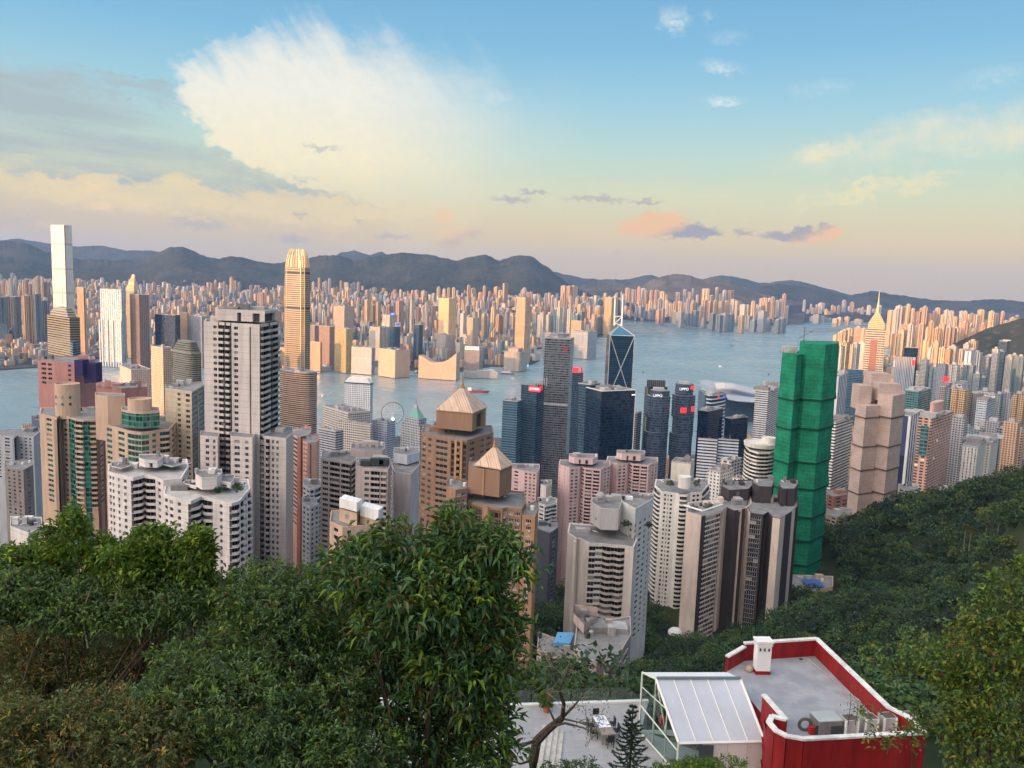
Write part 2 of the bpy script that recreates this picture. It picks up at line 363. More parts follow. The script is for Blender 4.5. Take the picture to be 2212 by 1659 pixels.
def gz(x, y): return float(ground(np.array([x]), np.array([y]))[0])
def vnoise(x, y, seed=0):
    xi, yi = np.floor(x).astype(int), np.floor(y).astype(int); fx, fy = x-xi, y-yi
    fx = fx*fx*(3-2*fx); fy = fy*fy*(3-2*fy)
    def h(a, b):
        n = (a*374761393+b*668265263+seed*1442695041) & 0x7fffffff
        n = ((n ^ (n >> 13))*1274126177) & 0x7fffffff
        return ((n ^ (n >> 16)) & 0xffff)/65535.
    return (h(xi, yi)*(1-fx)+h(xi+1, yi)*fx)*(1-fy)+(h(xi, yi+1)*(1-fx)+h(xi+1, yi+1)*fx)*fy
def fbm(x, y, o=5, seed=0):
    s = 0; a = .5
    for i in range(o): s = s+a*vnoise(x*2**i, y*2**i, seed+i); a *= .5
    return s
def grid_mesh(name, X, Y, Z, mat, smooth=True):
    n, m = X.shape; v = np.stack([X, Y, Z], -1).reshape(-1, 3)
    i = np.arange(n*m).reshape(n, m); f = np.stack([i[:-1, :-1], i[:-1, 1:], i[1:, 1:], i[1:, :-1]], -1).reshape(-1, 4)
    me = bpy.data.meshes.new(name); me.vertices.add(len(v)); me.vertices.foreach_set('co', v.ravel().astype(np.float32))
    me.loops.add(f.size); me.loops.foreach_set('vertex_index', f.ravel().astype(np.int32)); me.polygons.add(len(f))
    me.polygons.foreach_set('loop_start', np.arange(0, f.size, 4, dtype=np.int32)); me.polygons.foreach_set('loop_total', np.full(len(f), 4, dtype=np.int32))
    me.materials.append(mat); me.update(calc_edges=True); me.validate()
    if smooth: me.polygons.foreach_set('use_smooth', [True]*len(f))
    return link(name, me)
def earth(name, a, b, c, scale):
    m, t, bs = newmat(name); co = t.new('ShaderNodeTexCoord').outputs['Object']
    n1 = t.noise(co, scale, 7, .65); n2 = t.noise(co, scale*9, 4, .6)
    col = t.mix(t.step(n1, .4, .62), a, b); col = t.mix(t.step(n2, .5, .75, 0., .7), col, c)
    t.l.new(col, bs.inputs['Base Color']); bs.inputs['Roughness'].default_value = .95; bs.inputs['Specular IOR Level'].default_value = .1
    return m
M_soil = earth('forest_floor', (.022, .036, .016, 1), (.035, .05, .022, 1), (.05, .05, .03, 1), .02)
M_city = earth('city_ground', (.04, .043, .05, 1), (.06, .06, .065, 1), (.05, .07, .045, 1), .008)
M_mount = earth('mountain_green', (.014, .022, .014, 1), (.040, .042, .027, 1), (.11, .085, .065, 1), .0034)
M_rock = earth('mountain_rock', (.05, .05, .036, 1), (.11, .09, .07, 1), (.15, .12, .095, 1), .004)

yy = np.concatenate([np.arange(-500, 900, 10), np.arange(900, 5200, 40)]); xx = np.concatenate([np.arange(-2200, -500, 50), np.arange(-500, 700, 12), np.arange(700, 4200, 50)])
X, Y = np.meshgrid(xx, yy); Z = ground(X, Y)
# shoreline: pixels on the water's edge of the island, west to east
shore = [(-3000, 1500), (-1400, 1560), (-900, 1640), (-430, 1820), (-200, 1900), (60, 1880), (260, 1700), (520, 1900), (760, 2300), (900, 2420), (1150, 2500), (1350, 2950), (1560, 3500), (1620, 4300), (1750, 4560), (2000, 4560), (2600, 4700), (5000, 5200)]
sy = np.interp(X, [p[0] for p in shore], [p[1] for p in shore])
edge = np.clip((sy-Y)/30, 0, 1); Z = np.where(Y > sy, -6, Z*edge+(1-edge)*3)
g = grid_mesh('island_ground', X, Y, Z, M_soil); structure(g)

t = NT(M_soil.node_tree); bs = [n for n in t.n if n.type == 'BSDF_PRINCIPLED'][0]; lk = bs.inputs['Base Color'].links[0]; old = lk.from_socket
hz_ = t.sep(t.new('ShaderNodeTexCoord').outputs['Object'])[2]; yo_ = t.sep(t.new('ShaderNodeTexCoord').outputs['Object'])[1]
nn = t.noise(t.new('ShaderNodeTexCoord').outputs['Object'], .03, 5, .6)
urb = t.m('MULTIPLY', t.step(t.m('ADD', hz_, t.m('MULTIPLY', nn, 40.)), 95., 70.), t.step(yo_, 600., 800.))
t.l.new(t.mix(urb, old, t.mix(t.step(nn, .4, .6), (.075, .078, .08, 1), (.12, .118, .112, 1))), bs.inputs['Base Color'])

# ------------------------------------------------------------------ harbour
m, t, b = newmat('sea_water'); co = t.new('ShaderNodeTexCoord').outputs['Object']
n1 = t.noise(co, .035, 6, .62); n2 = t.noise(co, .0022, 5, .6)
x, y, z = t.sep(co); st = t.noise(t.xyz(t.m('MULTIPLY', x, .0012), t.m('MULTIPLY', y, .006), 0.), 1., 5, .6)
b.inputs['Base Color'].default_value = (.012, .055, .07, 1); b.inputs['IOR'].default_value = 1.33
col = t.mix(t.step(n2, .35, .65), (.165, .25, .272, 1), (.215, .305, .315, 1)); t.l.new(col, b.inputs['Base Color'])  # paler base puts the sky's reflection into the water colour
t.l.new(t.step(st, .35, .65, .2, .32), b.inputs['Roughness'])
bp = t.new('ShaderNodeBump'); bp.inputs['Strength'].default_value = .5; bp.inputs['Distance'].default_value = 6.; t.l.new(n1, bp.inputs['Height']); t.l.new(bp.outputs[0], b.inputs['Normal'])
w = MB(); w.quad((-14000, 900, 0), (14000, 900, 0), (14000, 15500, 0), (-14000, 15500, 0))
structure(w.build('harbour_water', m))

# ------------------------------------------------------------------ Kowloon shore
kpix = [(-420, 815), (0, 800), (60, 796), (124, 791), (200, 777), (326, 769), (430, 775), (520, 792), (610, 802), (672, 806), (682, 792), (760, 780), (822, 786), (842, 799), (905, 801), (925, 806), (1000, 803), (1060, 792), (1098, 793), (1150, 787), (1166, 779), (1158, 768), (1150, 757), (1180, 752), (1215, 750), (1262, 737), (1318, 722), (1322, 712), (1270, 709), (1268, 699), (1330, 691), (1400, 695), (1520, 699), (1640, 703), (1708, 702), (1705, 698), (1745, 696), (1790, 694), (1850, 694), (2300, 712)]
kp = [G(*p) for p in kpix]
far = [(12000, kp[-1].y), (12000, 15000), (-12000, 15000), (-12000, kp[0].y)]
w = MB(); w.prism([(p.x, p.y) for p in kp]+far, -3, 3, 0, 0)
structure(w.build('peninsula_ground', M_city))
def kz(x, y):                            # the plain climbs towards the ridge
    x = np.asarray(x, float); y = np.asarray(y, float)
    y0 = np.interp(x, [-3000, 600, 1500, 4000], [4300, 4500, 6700, 6900]); up = np.interp(x, [-3000, 500, 1500, 4000], [130, 150, 190, 150])
    s = np.clip((y-y0)/2300., 0, 1.25); return 3.+up*s*s*(3-2*s)*.5+up*.5*s
X, Y = np.meshgrid(np.arange(-4200, 6200, 80.), np.arange(4200, 10500, 80.))
Z = kz(X, Y)+(fbm(X/500, Y/500, 4, 2)-.47)*20*np.clip((kz(X, Y)-4)/60, 0, 1); 
def inside_np(x, y, poly):
    r = np.zeros(x.shape, bool); j = len(poly)-1
    for i in range(len(poly)):
        a, b = poly[i], poly[j]; c = (a[1] > y) != (b[1] > y); r ^= c & (x < (b[0]-a[0])*(y-a[1])/(b[1]-a[1]+1e-9)+a[0]); j = i
    return r
_kp = [(p.x, p.y) for p in kp]+far; _in = inside_np(X, Y, _kp) & inside_np(X, Y-160, _kp) & inside_np(X+140, Y, _kp) & inside_np(X-140, Y, _kp)
Z = np.where((kz(X, Y) < 3.6) | ~_in, -4, Z)
structure(grid_mesh('peninsula_slope', X, Y, Z, M_city))

# ------------------------------------------------------------------ mountains
def ridge(name, pts, Yc, front, back, mat, seed, gully=.28, jag=1.):
    px = [p[0] for p in pts]; py = [p[1] for p in pts]; xs = np.arange(px[0], px[-1]+.1, 2.)
    ys = np.interp(xs, px, py); kn = np.hanning(41); kn /= kn.sum(); ysm = np.convolve(np.pad(ys, 20, mode='edge'), kn, 'valid'); cr0 = np.array([P(a, b_, Yc) for a, b_ in zip(xs, ysm)]); ys = .5*(ys+np.convolve(np.pad(ys, 3, mode='edge'), np.ones(7)/7, 'valid'))+((fbm(xs/16., xs*0, 5, seed)-.47)*6.+(fbm(xs/5., xs*0+9, 3, seed)-.44)*2.6)*jag
    cr = np.array([P(a, b_, Yc) for a, b_ in zip(xs, ys)])
    rows = np.concatenate([-np.linspace(1, 0, 44), np.linspace(0, 1, 8)[1:]])
    X = np.repeat(cr[None, :, 0], len(rows), 0); r = rows[:, None]+0*X; hz = cr0[None, :, 2]+(cr[:, 2]-cr0[:, 2])[None, :]*np.exp(-(r/.10)**2)
    wob = (fbm(X/900., X*0+seed, 3, seed+3)-.47)*front*.5
    Y = Yc+np.where(r < 0, r*(front+wob), r*back); X = X*(Y/Yc)
    a = np.abs(r); prof = np.where(r < 0, (1-a)**1.35*.75+(1-a)*.25, 1-a**1.5)
    gl = fbm(X/460.+1.5*fbm(Y/420.+50, X/700.+50, 3, seed), Y/800.+50, 5, seed+9)
    gl2 = 1-np.abs(2*gl-.95); gl3 = fbm(X/210.+Y/230.+90, Y/170.-X/400.+90, 4, seed+4)
    Z = hz*prof*(1-gully*2.2*a*(1-a)*(1.3-gl2*1.3))+(gl3-.47)*60*a*(1-a)*2.2-np.where(a > .97, 8, 0)
    return structure(grid_mesh(name, X, Y, Z, mat))
ridge('far_blue_hills', [(-200, 545), (40, 515), (90, 523), (150, 533), (220, 530), (270, 541), (330, 541), (420, 560), (560, 575), (700, 566), (735, 545), (765, 541), (800, 551), (825, 543), (850, 560), (950, 580), (1150, 590), (1195, 587), (1230, 594), (1262, 602), (1330, 604), (1372, 601), (1406, 592), (1425, 600), (1500, 606), (1560, 594), (1600, 600), (1645, 612), (1700, 605), (1740, 610), (1780, 622), (1850, 640), (1960, 645), (2200, 655), (2500, 665)], 13200, 1500, 1200, M_mount, 5, .2, .6)
ridge('lion_ridge', [(-260, 540), (-120, 515), (-40, 512), (0, 519), (60, 525), (100, 545), (155, 558), (250, 562), (310, 559), (345, 544), (366, 532), (378, 533), (390, 531), (415, 541), (440, 551), (470, 559), (500, 552), (540, 560), (590, 569), (640, 563), (670, 556), (700, 550), (740, 554), (760, 562), (800, 556), (845, 548), (870, 545), (905, 549), (940, 552), (985, 562), (1010, 555), (1050, 549), (1080, 563), (1110, 552), (1138, 550), (1160, 561), (1190, 583), (1215, 604), (1245, 622), (1290, 640), (1330, 655)], 8800, 2300, 900, M_mount, 11, .34)
ridge('quarry_hill', [(1200, 640), (1265, 614), (1300, 605), (1330, 603), (1365, 611), (1390, 614), (1420, 599), (1455, 591), (1490, 595), (1520, 603), (1545, 599), (1572, 603), (1600, 615), (1640, 632), (1690, 645), (1740, 655)], 9600, 1400, 700, M_rock, 23, .25)
ridge('eastern_hills', [(1560, 650), (1640, 622), (1680, 612), (1720, 617), (1780, 629), (1830, 638), (1860, 634), (1890, 628), (1915, 634), (1960, 640), (2010, 648), (2060, 652), (2110, 648), (2150, 646), (2212, 652), (2300, 648), (2450, 655)], 10800, 1300, 900, M_mount, 31, .25)
ridge('green_slope', [(1990, 760), (2050, 745), (2110, 720), (2150, 702), (2212, 688), (2290, 680), (2420, 672)], 3900, 700, 600, M_mount, 37, .2)
# unseen peak behind the viewer, ridge shaped to keep low sun off near slopes
cx = np.linspace(-4300, 600, 120); rw = np.linspace(-1, 1, 25)
hp = np.interp(cx, [-4300, -3350, -3050, -2830, -2550, -2100, -1800, -1200, -700, -300, 100, 600], [60, 180, 360, 505, 600, 600, 580, 575, 560, 510, 440, 400])
X, R = np.meshgrid(cx, rw); Yb = -420-R*620; Z = hp[None, :]*(1-np.abs(R)**1.6)+(fbm(X/200, Yb/200, 4, 3)-.47)*50*(1-np.abs(R))-6
structure(grid_mesh('peak_hillside', X, Yb, Z, M_soil))
# ------------------------------------------------------------------ distant city
W1_ = (1, 1, 1, 1)
F_RES = facade('tower_windows', W1_, (.045, .05, .06, 1), 3.4, 3.0, .58, .55)
F_VERT = facade('tower_strips', W1_, (.06, .06, .065, 1), 7., 3.0, .5, .86)
F_BAND = facade('ribbon_windows', W1_, (.04, .055, .07, 1), 40., 3.6, 1., .5, mull=3.)
F_GRID = facade('office_grid', W1_, (.03, .04, .055, 1), 3.2, 3.6, .66, .6)
F_GLASS = facade('curtain_glass', (.35, .38, .40, 1), (.04, .075, .10, 1), 1.6, 3.8, .92, .84, vary=.35, grough=.1, objcol=False)
M_ROOF = paint('roof_deck', (.24, .235, .23, 1), .9, .4, .2, False)
M_ROOFL = paint('roof_plant_paint', (.42, .41, .40, 1), .85, .3, .2)
FAR_MATS = [F_RES, F_VERT, F_BAND, F_GRID, F_GLASS]
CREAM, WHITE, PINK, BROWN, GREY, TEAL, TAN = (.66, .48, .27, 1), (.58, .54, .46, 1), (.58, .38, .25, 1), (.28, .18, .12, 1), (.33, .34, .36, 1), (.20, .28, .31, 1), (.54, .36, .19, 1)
def rot(pl, c, a): return [(c[0]+p[0]*math.cos(a)-p[1]*math.sin(a), c[1]+p[0]*math.sin(a)+p[1]*math.cos(a)) for p in pl]
def plan(kind, w, d, c, a):
    w, d = w/2, d/2
    if kind == 'cross':
        e, f = w*.42, d*.42
        pl = [(-e, -d), (e, -d), (e, -f), (w, -f), (w, f), (e, f), (e, d), (-e, d), (-e, f), (-w, f), (-w, -f), (-e, -f)]
    elif kind == 'notch':
        e = w*.14; pl = [(-w, -d), (-e, -d), (-e, -d*.6), (e, -d*.6), (e, -d), (w, -d), (w, -d*.2), (w*.75, -d*.2), (w*.75, d*.2), (w, d*.2), (w, d), (-w, d), (-w, d*.2), (-w*.75, d*.2), (-w*.75, -d*.2), (-w, -d*.2)]
    elif kind == 'round':
        pl = [(w*math.cos(t), d*math.sin(t)) for t in np.linspace(0, 2*math.pi, 15)[:-1]]
    else: pl = [(-w, -d), (w, -d), (w, d), (-w, d)]
    return rot(pl, c, a)
def tower_mb(B, kind, c, w, d, z0, z1, a, mi=0, rmi=1, rng=RNG):
    B.prism(plan(kind, w, d, c, a), z0, z1, mi, rmi)
    k = .35+.25*rng.random()
    B.prism(plan('box', w*k, d*k, (c[0]+w*.1*(rng.random()-.5), c[1]+w*.1*(rng.random()-.5)), a), z1, z1+2.5+3.5*rng.random(), 2, 2)
    if kind == 'cross' and rng.random() < .5: B.prism(plan('box', w*.2, d*.2, c, a), z1+2, z1+7+4*rng.random(), 2, 2)
ORD = ['leftmost', 'second', 'third', 'fourth', 'fifth', 'sixth', 'seventh', 'eighth', 'ninth', 'tenth', 'eleventh', 'twelfth', 'thirteenth', 'fourteenth', 'fifteenth', 'sixteenth', 'seventeenth', 'eighteenth', 'nineteenth', 'twentieth']
NUMW = {5: 'five', 6: 'six', 7: 'seven', 8: 'eight', 9: 'nine', 10: 'ten', 11: 'eleven', 12: 'twelve', 13: 'thirteen', 14: 'fourteen', 15: 'fifteen', 16: 'sixteen', 18: 'eighteen', 4: 'four', 3: 'three', 2: 'two'}
FARB = MB()
def cluster(kind_name, adj, where, x0, x1, yl, yr, jit, F0, F1, n, wpx, tints, kinds='cross', mats=(0, 1), base=2., a0=44, ra=5, dep=1., tops=None):
    """a row of towers whose roofs run from yl (left) to yr (right)"""
    rng = random.Random(str((where, x0)))
    for i in range(n):
        fr = (i+.5)/n; px = x0+(x1-x0)*(fr+(rng.random()-.5)*.5/n); F = F0+(F1-F0)*rng.random()
        yt = yl+(yr-yl)*fr+(rng.random()-.5)*2*jit
        yt += 3+(18 if wpx <= 10 else 12)*rng.random()**2
        if tops: yt = tops[i % len(tops)]+(rng.random()-.5)*jit
        p = P(px, yt, F); w = wpx*(.7+.5*rng.random())*F/FPX/1.25; tint = rng.choice(tints)
        k = kinds if isinstance(kinds, str) else rng.choice(kinds)
        tv = .85+.3*rng.random(); col = tuple(min(1, c*tv) for c in tint[:3])+(1,)
        B = MB(); bz = base if base != 2. else float(kz(p.x, p.y))-2
        if wpx <= 10:
            tower_mb(FARB, k, (p.x, p.y), w, w*dep*(.8+.4*rng.random()), bz, max(p.z, bz+12), math.radians(a0+(rng.random()-.5)*2*ra), 3+rng.randrange(4), 1, rng); continue
        tower_mb(B, k, (p.x, p.y), w, w*dep*(.8+.4*rng.random()), bz, max(p.z, bz+12), math.radians(a0+(rng.random()-.5)*2*ra), 0, 1, rng)
        o = B.build(kind_name, [FAR_MATS[rng.choice(mats)], M_ROOF, M_ROOFL], color=col)
        o_txt = ('rightmost' if i == n-1 else ORD[i]+('' if i == 0 else ' from left'))
        tag(o, f"{o_txt} of {NUMW[n]} {adj} {where}", 'tower', f"{adj} {where}")
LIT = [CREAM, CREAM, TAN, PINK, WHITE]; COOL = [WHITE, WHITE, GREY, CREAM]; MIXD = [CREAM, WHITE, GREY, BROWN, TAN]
cluster('apartment_tower', 'hazy sunlit towers', 'left of the tallest skyscraper', -8, 104, 604, 600, 7, 5200, 6000, 12, 13, LIT)
cluster('apartment_tower', 'brown waterfront towers', 'left of the tallest skyscraper', -12, 108, 634, 634, 3, 3500, 3700, 6, 20, [BROWN, TAN, GREY], 'notch', (1, 4))
cluster('apartment_tower', 'pale hilltop blocks', 'between the slab and gold capped towers', 168, 262, 615, 612, 5, 6500, 7200, 8, 10, COOL, 'box')
cluster('apartment_tower', 'pale distant slabs', 'right of the gold capped tower', 318, 362, 608, 606, 4, 6300, 6600, 4, 10, COOL, 'box')
cluster('apartment_tower', 'low grey blocks', 'above the dark blue glass block', 330, 436, 652, 650, 10, 4600, 6000, 12, 10, [GREY, WHITE, TAN], 'box', (0, 3))
cluster('apartment_tower', 'tall pale towers', 'behind the grey concrete tower', 455, 520, 601, 604, 8, 6400, 6900, 8, 8, COOL)
cluster('apartment_tower', 'pale towers', 'left of the golden skyscraper', 520, 606, 618, 632, 8, 5600, 6400, 10, 9, COOL)
cluster('apartment_tower', 'nearer sunlit blocks', 'left of the golden skyscraper', 462, 606, 655, 668, 12, 4300, 5200, 12, 11, LIT, ('cross', 'notch', 'box'))
cluster('apartment_tower', 'ridge foot towers', 'right of the golden skyscraper', 672, 778, 602, 606, 7, 6800, 7400, 14, 8, COOL)
cluster('apartment_tower', 'second row towers', 'right of the golden skyscraper', 676, 800, 624, 634, 9, 5800, 6500, 14, 10, [WHITE, PINK, CREAM])
cluster('apartment_tower', 'orange lit towers', 'behind the sunlit slab block', 676, 800, 655, 648, 8, 5000, 5400, 12, 10, LIT)
cluster('apartment_tower', 'orange lit towers', 'left of the gold office tower', 770, 940, 645, 655, 12, 4800, 5400, 16, 11, LIT, ('cross', 'notch'))
cluster('apartment_tower', 'low ridge foot blocks', 'left of the gold office tower', 790, 950, 622, 628, 6, 6600, 7200, 12, 9, [CREAM, WHITE, PINK], ('box', 'cross'))
cluster('apartment_tower', 'tall orange pair towers', 'above the gold office tower', 944, 988, 613, 611, 4, 6400, 6600, 4, 11, LIT)
cluster('apartment_tower', 'wide lit estate blocks', 'under the flat summit', 1008, 1090, 612, 620, 4, 6600, 6900, 7, 13, [CREAM, PINK, TAN], ('box', 'cross'))
cluster('apartment_tower', 'pale wall of towers', 'right of the gold office tower', 990, 1070, 640, 646, 3, 5600, 5800, 12, 8, COOL, 'cross')
cluster('apartment_tower', 'mid rise blocks', 'left of the slim waterfront tower', 988, 1112, 668, 672, 10, 4400, 5000, 12, 12, MIXD, ('box', 'notch', 'cross'), (0, 1, 3))
cluster('apartment_tower', 'lit twin towers', 'under the rocky summit', 1122, 1146, 617, 616, 2, 6800, 6900, 3, 10, LIT)
cluster('apartment_tower', 'lit towers', 'below the rocky summit', 1106, 1190, 630, 632, 7, 6200, 6600, 11, 9, LIT)
cluster('apartment_tower', 'lit twin slabs', 'right of the rocky summit', 1217, 1246, 613, 613, 1, 6900, 7000, 3, 13, LIT, 'notch')
cluster('apartment_tower', 'orange lit towers', 'right of the slim waterfront tower', 1190, 1260, 634, 638, 8, 5900, 6300, 9, 10, LIT)
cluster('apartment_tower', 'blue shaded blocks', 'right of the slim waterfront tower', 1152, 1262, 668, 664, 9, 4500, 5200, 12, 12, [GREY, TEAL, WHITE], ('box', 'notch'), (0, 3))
cluster('apartment_tower', 'shore front flats', 'left of the masts', 1240, 1318, 657, 660, 4, 5700, 5900, 8, 12, [WHITE, CREAM, GREY], 'notch', (0, 1))
cluster('apartment_tower', 'tall cream estate towers', 'below the quarried hill', 1352, 1446, 619, 623, 4, 7700, 8000, 11, 11, LIT)
cluster('apartment_tower', 'second row cream towers', 'below the quarried hill', 1376, 1500, 645, 645, 8, 6900, 7400, 14, 10, LIT)
cluster('apartment_tower', 'rose and grey shore blocks', 'right of the masts', 1345, 1440, 662, 668, 6, 6500, 6700, 9, 14, [PINK, GREY, WHITE], 'notch', (0, 1))
cluster('apartment_tower', 'tall estate towers', 'under the terraced quarry face', 1460, 1512, 617, 622, 5, 7900, 8200, 6, 10, LIT)
cluster('apartment_tower', 'tall bright towers', 'right of the quarry face', 1518, 1588, 622, 620, 5, 7700, 8100, 8, 11, LIT)
cluster('apartment_tower', 'sunlit towers', 'behind the old runway', 1480, 1660, 646, 645, 10, 7000, 7600, 15, 11, LIT, ('cross', 'notch', 'box'))
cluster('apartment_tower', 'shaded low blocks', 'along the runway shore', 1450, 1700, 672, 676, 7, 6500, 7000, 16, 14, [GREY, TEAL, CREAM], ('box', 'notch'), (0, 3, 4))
cluster('apartment_tower', 'cream towers', 'at the end of the runway', 1640, 1700, 640, 636, 5, 7600, 8000, 7, 11, LIT)
cluster('apartment_tower', 'cream towers', 'left of the pointed spire', 1735, 1815, 646, 656, 5, 8200, 8600, 12, 9, LIT)
cluster('apartment_tower', 'cream towers', 'around the pointed spire', 1822, 1905, 645, 652, 5, 8400, 8800, 11, 10, LIT)
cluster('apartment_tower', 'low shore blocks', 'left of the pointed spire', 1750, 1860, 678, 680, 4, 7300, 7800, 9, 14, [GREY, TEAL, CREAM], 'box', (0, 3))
# the island's own eastern districts
cluster('apartment_tower', 'tall orange estate towers', 'right of the pointed spire', 1922, 2060, 657, 668, 6, 5200, 5600, 15, 14, LIT, base=3)
cluster('apartment_tower', 'tall orange towers', 'along the far right skyline', 2060, 2215, 668, 676, 5, 5000, 5400, 14, 14, LIT, base=10)
cluster('apartment_tower', 'orange lit towers', 'on the far right slope', 2060, 2150, 698, 704, 8, 4300, 4700, 8, 17, [TAN, PINK, CREAM], base=20)
cluster('apartment_tower', 'sunlit harbour flats', 'left of the pointed spire', 1802, 1882, 712, 706, 9, 3900, 4400, 8, 16, LIT, ('cross', 'box'), base=3)
cluster('apartment_tower', 'sunlit towers', 'right of the pointed spire', 1930, 2065, 702, 700, 9, 3700, 4300, 12, 16, LIT, ('cross', 'notch', 'box'), base=3)
cluster('apartment_tower', 'lit old blocks', 'behind the green netted tower', 1806, 1880, 735, 742, 8, 2700, 3100, 6, 20, [CREAM, WHITE, TAN], ('notch', 'box'), base=3)
cluster('apartment_tower', 'gold lit blocks', 'amid the right hand city', 1992, 2120, 738, 742, 12, 2700, 3100, 10, 19, [CREAM, TAN, WHITE], ('notch', 'box', 'cross'), (0, 1, 3), base=3)
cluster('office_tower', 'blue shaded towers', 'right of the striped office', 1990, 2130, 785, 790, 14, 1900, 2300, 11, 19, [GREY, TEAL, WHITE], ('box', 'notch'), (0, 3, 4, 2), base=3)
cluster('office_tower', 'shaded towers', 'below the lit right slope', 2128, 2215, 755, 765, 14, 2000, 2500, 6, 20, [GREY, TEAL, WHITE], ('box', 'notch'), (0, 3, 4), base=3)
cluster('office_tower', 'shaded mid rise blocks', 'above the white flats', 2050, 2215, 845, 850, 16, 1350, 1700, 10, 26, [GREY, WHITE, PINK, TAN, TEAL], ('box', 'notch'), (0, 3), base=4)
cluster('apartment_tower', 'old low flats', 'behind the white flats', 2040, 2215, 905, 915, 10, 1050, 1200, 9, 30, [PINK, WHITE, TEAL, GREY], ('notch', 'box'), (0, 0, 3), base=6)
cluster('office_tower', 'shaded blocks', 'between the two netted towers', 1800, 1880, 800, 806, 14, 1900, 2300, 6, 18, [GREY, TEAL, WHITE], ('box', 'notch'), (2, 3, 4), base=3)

structure(FARB.build('distant_tower_rows', [F_RES, M_ROOF, M_ROOFL]+[facade('far_tower_'+n, c, (.06, .06, .065, 1), 6., 3.0, .42, .86, objcol=False) for n, c in (('a', (.64, .48, .28, 1)), ('b', (.58, .53, .45, 1)), ('c', (.54, .37, .24, 1)), ('d', (.36, .36, .37, 1)))]), 'stuff')
# everything smaller: a carpet of low blocks nobody could count
def inside(x, y, poly):
    r = False; j = len(poly)-1
    for i in range(len(poly)):
        a, b = poly[i], poly[j]
        if (a[1] > y) != (b[1] > y) and x < (b[0]-a[0])*(y-a[1])/(b[1]-a[1])+a[0]: r = not r
        j = i
    return r
KP = [(p.x, p.y) for p in kp]+far
TM = [facade('low_block_'+n, c, (.05, .055, .065, 1), 3.4, 3.1, .5, .5, objcol=False) for n, c in (('cream', CREAM), ('white', WHITE), ('rose', PINK), ('tan', TAN), ('grey', GREY), ('teal', TEAL))]
B = MB(); rng = random.Random(3); n = 0
while n < 6500:
    px = -60+2320*rng.random(); F = 2950+5600*rng.random()**1.1
    x = (px-1106)/FPX*F; y = F
    if not inside(x, y+0, KP) or not inside(x, y-45, KP): continue
    u, v = px/2212, vnoise(np.array([x/420.]), np.array([y/420.]), 5)[0]
    if v < .16: continue
    h = 10+40*rng.random()*(.5+v)+(45*rng.random() if rng.random() < .2 else 0)
    if F < 3500: h *= .75
    w = 11+20*rng.random(); h += float(kz(x, y))-3
    B.prism(plan(rng.choice(['box', 'box', 'notch', 'cross']), w, w*(.6+.8*rng.random()), (x, y), math.radians(44+6*(rng.random()-.5))), 2., 3+h, rng.randrange(6), 6); n += 1
    if rng.random() < .5: B.box((x, y, 3+h), (w*.3, w*.3, 3+3*rng.random()), 7, .77)
structure(B.build('distant_city_blocks', TM+[M_ROOF, M_ROOFL]), 'stuff')
B = MB(); rng = random.Random(4); n = 0
while n < 900:
    px = 1560+760*rng.random(); F = 1500+3300*rng.random()
    x = (px-1106)/FPX*F; y = F
    if y > np.interp(x, [p[0] for p in shore], [p[1] for p in shore])-40: continue
    z = gz(x, y)
    if z > 70: continue
    h = 15+45*rng.random(); w = 14+20*rng.random()
    B.prism(plan(rng.choice(['box', 'box', 'notch']), w, w*(.6+.8*rng.random()), (x, y), math.radians(30+50*rng.random())), z-5, z+h, rng.randrange(6), 6); n += 1
    if rng.random() < .6: B.box((x, y, z+h), (w*.3, w*.3, 3+3*rng.random()), 7, .77)
n = 0
while n < 260:
    px = -40+1700*rng.random(); F = 850+700*rng.random(); x = (px-1106)/FPX*F
    z = gz(x, F)
    if z > 70 or F > np.interp(x, [p[0] for p in shore], [p[1] for p in shore])-60: continue
    h = 14+40*rng.random(); w = 14+18*rng.random(); n += 1
    B.prism(plan('box', w, w*(.6+.8*rng.random()), (x, F), math.radians(30+50*rng.random())), z-8, z+h, rng.randrange(6), 6)
    B.box((x, F, z+h), (w*.3, w*.3, 4), 7, .5)
structure(B.build('island_city_blocks', TM+[M_ROOF, M_ROOFL]), 'stuff')
# ------------------------------------------------------------------ named skyscrapers of the middle distance
def corner(xc, yt, F, a, xl, xr):
    """nearest vertical edge at photograph column xc; walls run back to columns xl and xr"""
    C = P(xc, yt, F); a = math.radians(a); dl = (-math.cos(a), math.sin(a)); dr = (math.sin(a), math.cos(a))
    def reach(px, d):
        r = ray(px, yt); k = r.x/r.y          # x = k*y
        den = d[0]-k*d[1]; s = (k*C.y-C.x)/den if abs(den) > 1e-6 else 10.
        return min(max(s, 3.), 90.)
    L, R = reach(xl, dl), reach(xr, dr)
    c = (C.x, C.y); r = (c[0]+dr[0]*R, c[1]+dr[1]*R); l = (c[0]+dl[0]*L, c[1]+dl[1]*L)
    return [c, r, (r[0]+dl[0]*L, r[1]+dl[1]*L), l], C.z
def ctr(pl): return (sum(p[0] for p in pl)/len(pl), sum(p[1] for p in pl)/len(pl))
def inset(pl, k, c=None):
    c = c or ctr(pl); return [(c[0]+(p[0]-c[0])*k, c[1]+(p[1]-c[1])*k) for p in pl]
def arc(pl, n=6, k=.25): # round every corner of a plan
    out = []
    for i in range(len(pl)):
        a, b, c = pl[i-1], pl[i], pl[(i+1) % len(pl)]
        p = (b[0]+(a[0]-b[0])*k, b[1]+(a[1]-b[1])*k); q = (b[0]+(c[0]-b[0])*k, b[1]+(c[1]-b[1])*k)
        for j in range(n+1):
            t = j/n; out.append(((1-t)**2*p[0]+2*t*(1-t)*b[0]+t*t*q[0], (1-t)**2*p[1]+2*t*(1-t)*b[1]+t*t*q[1]))
    return out
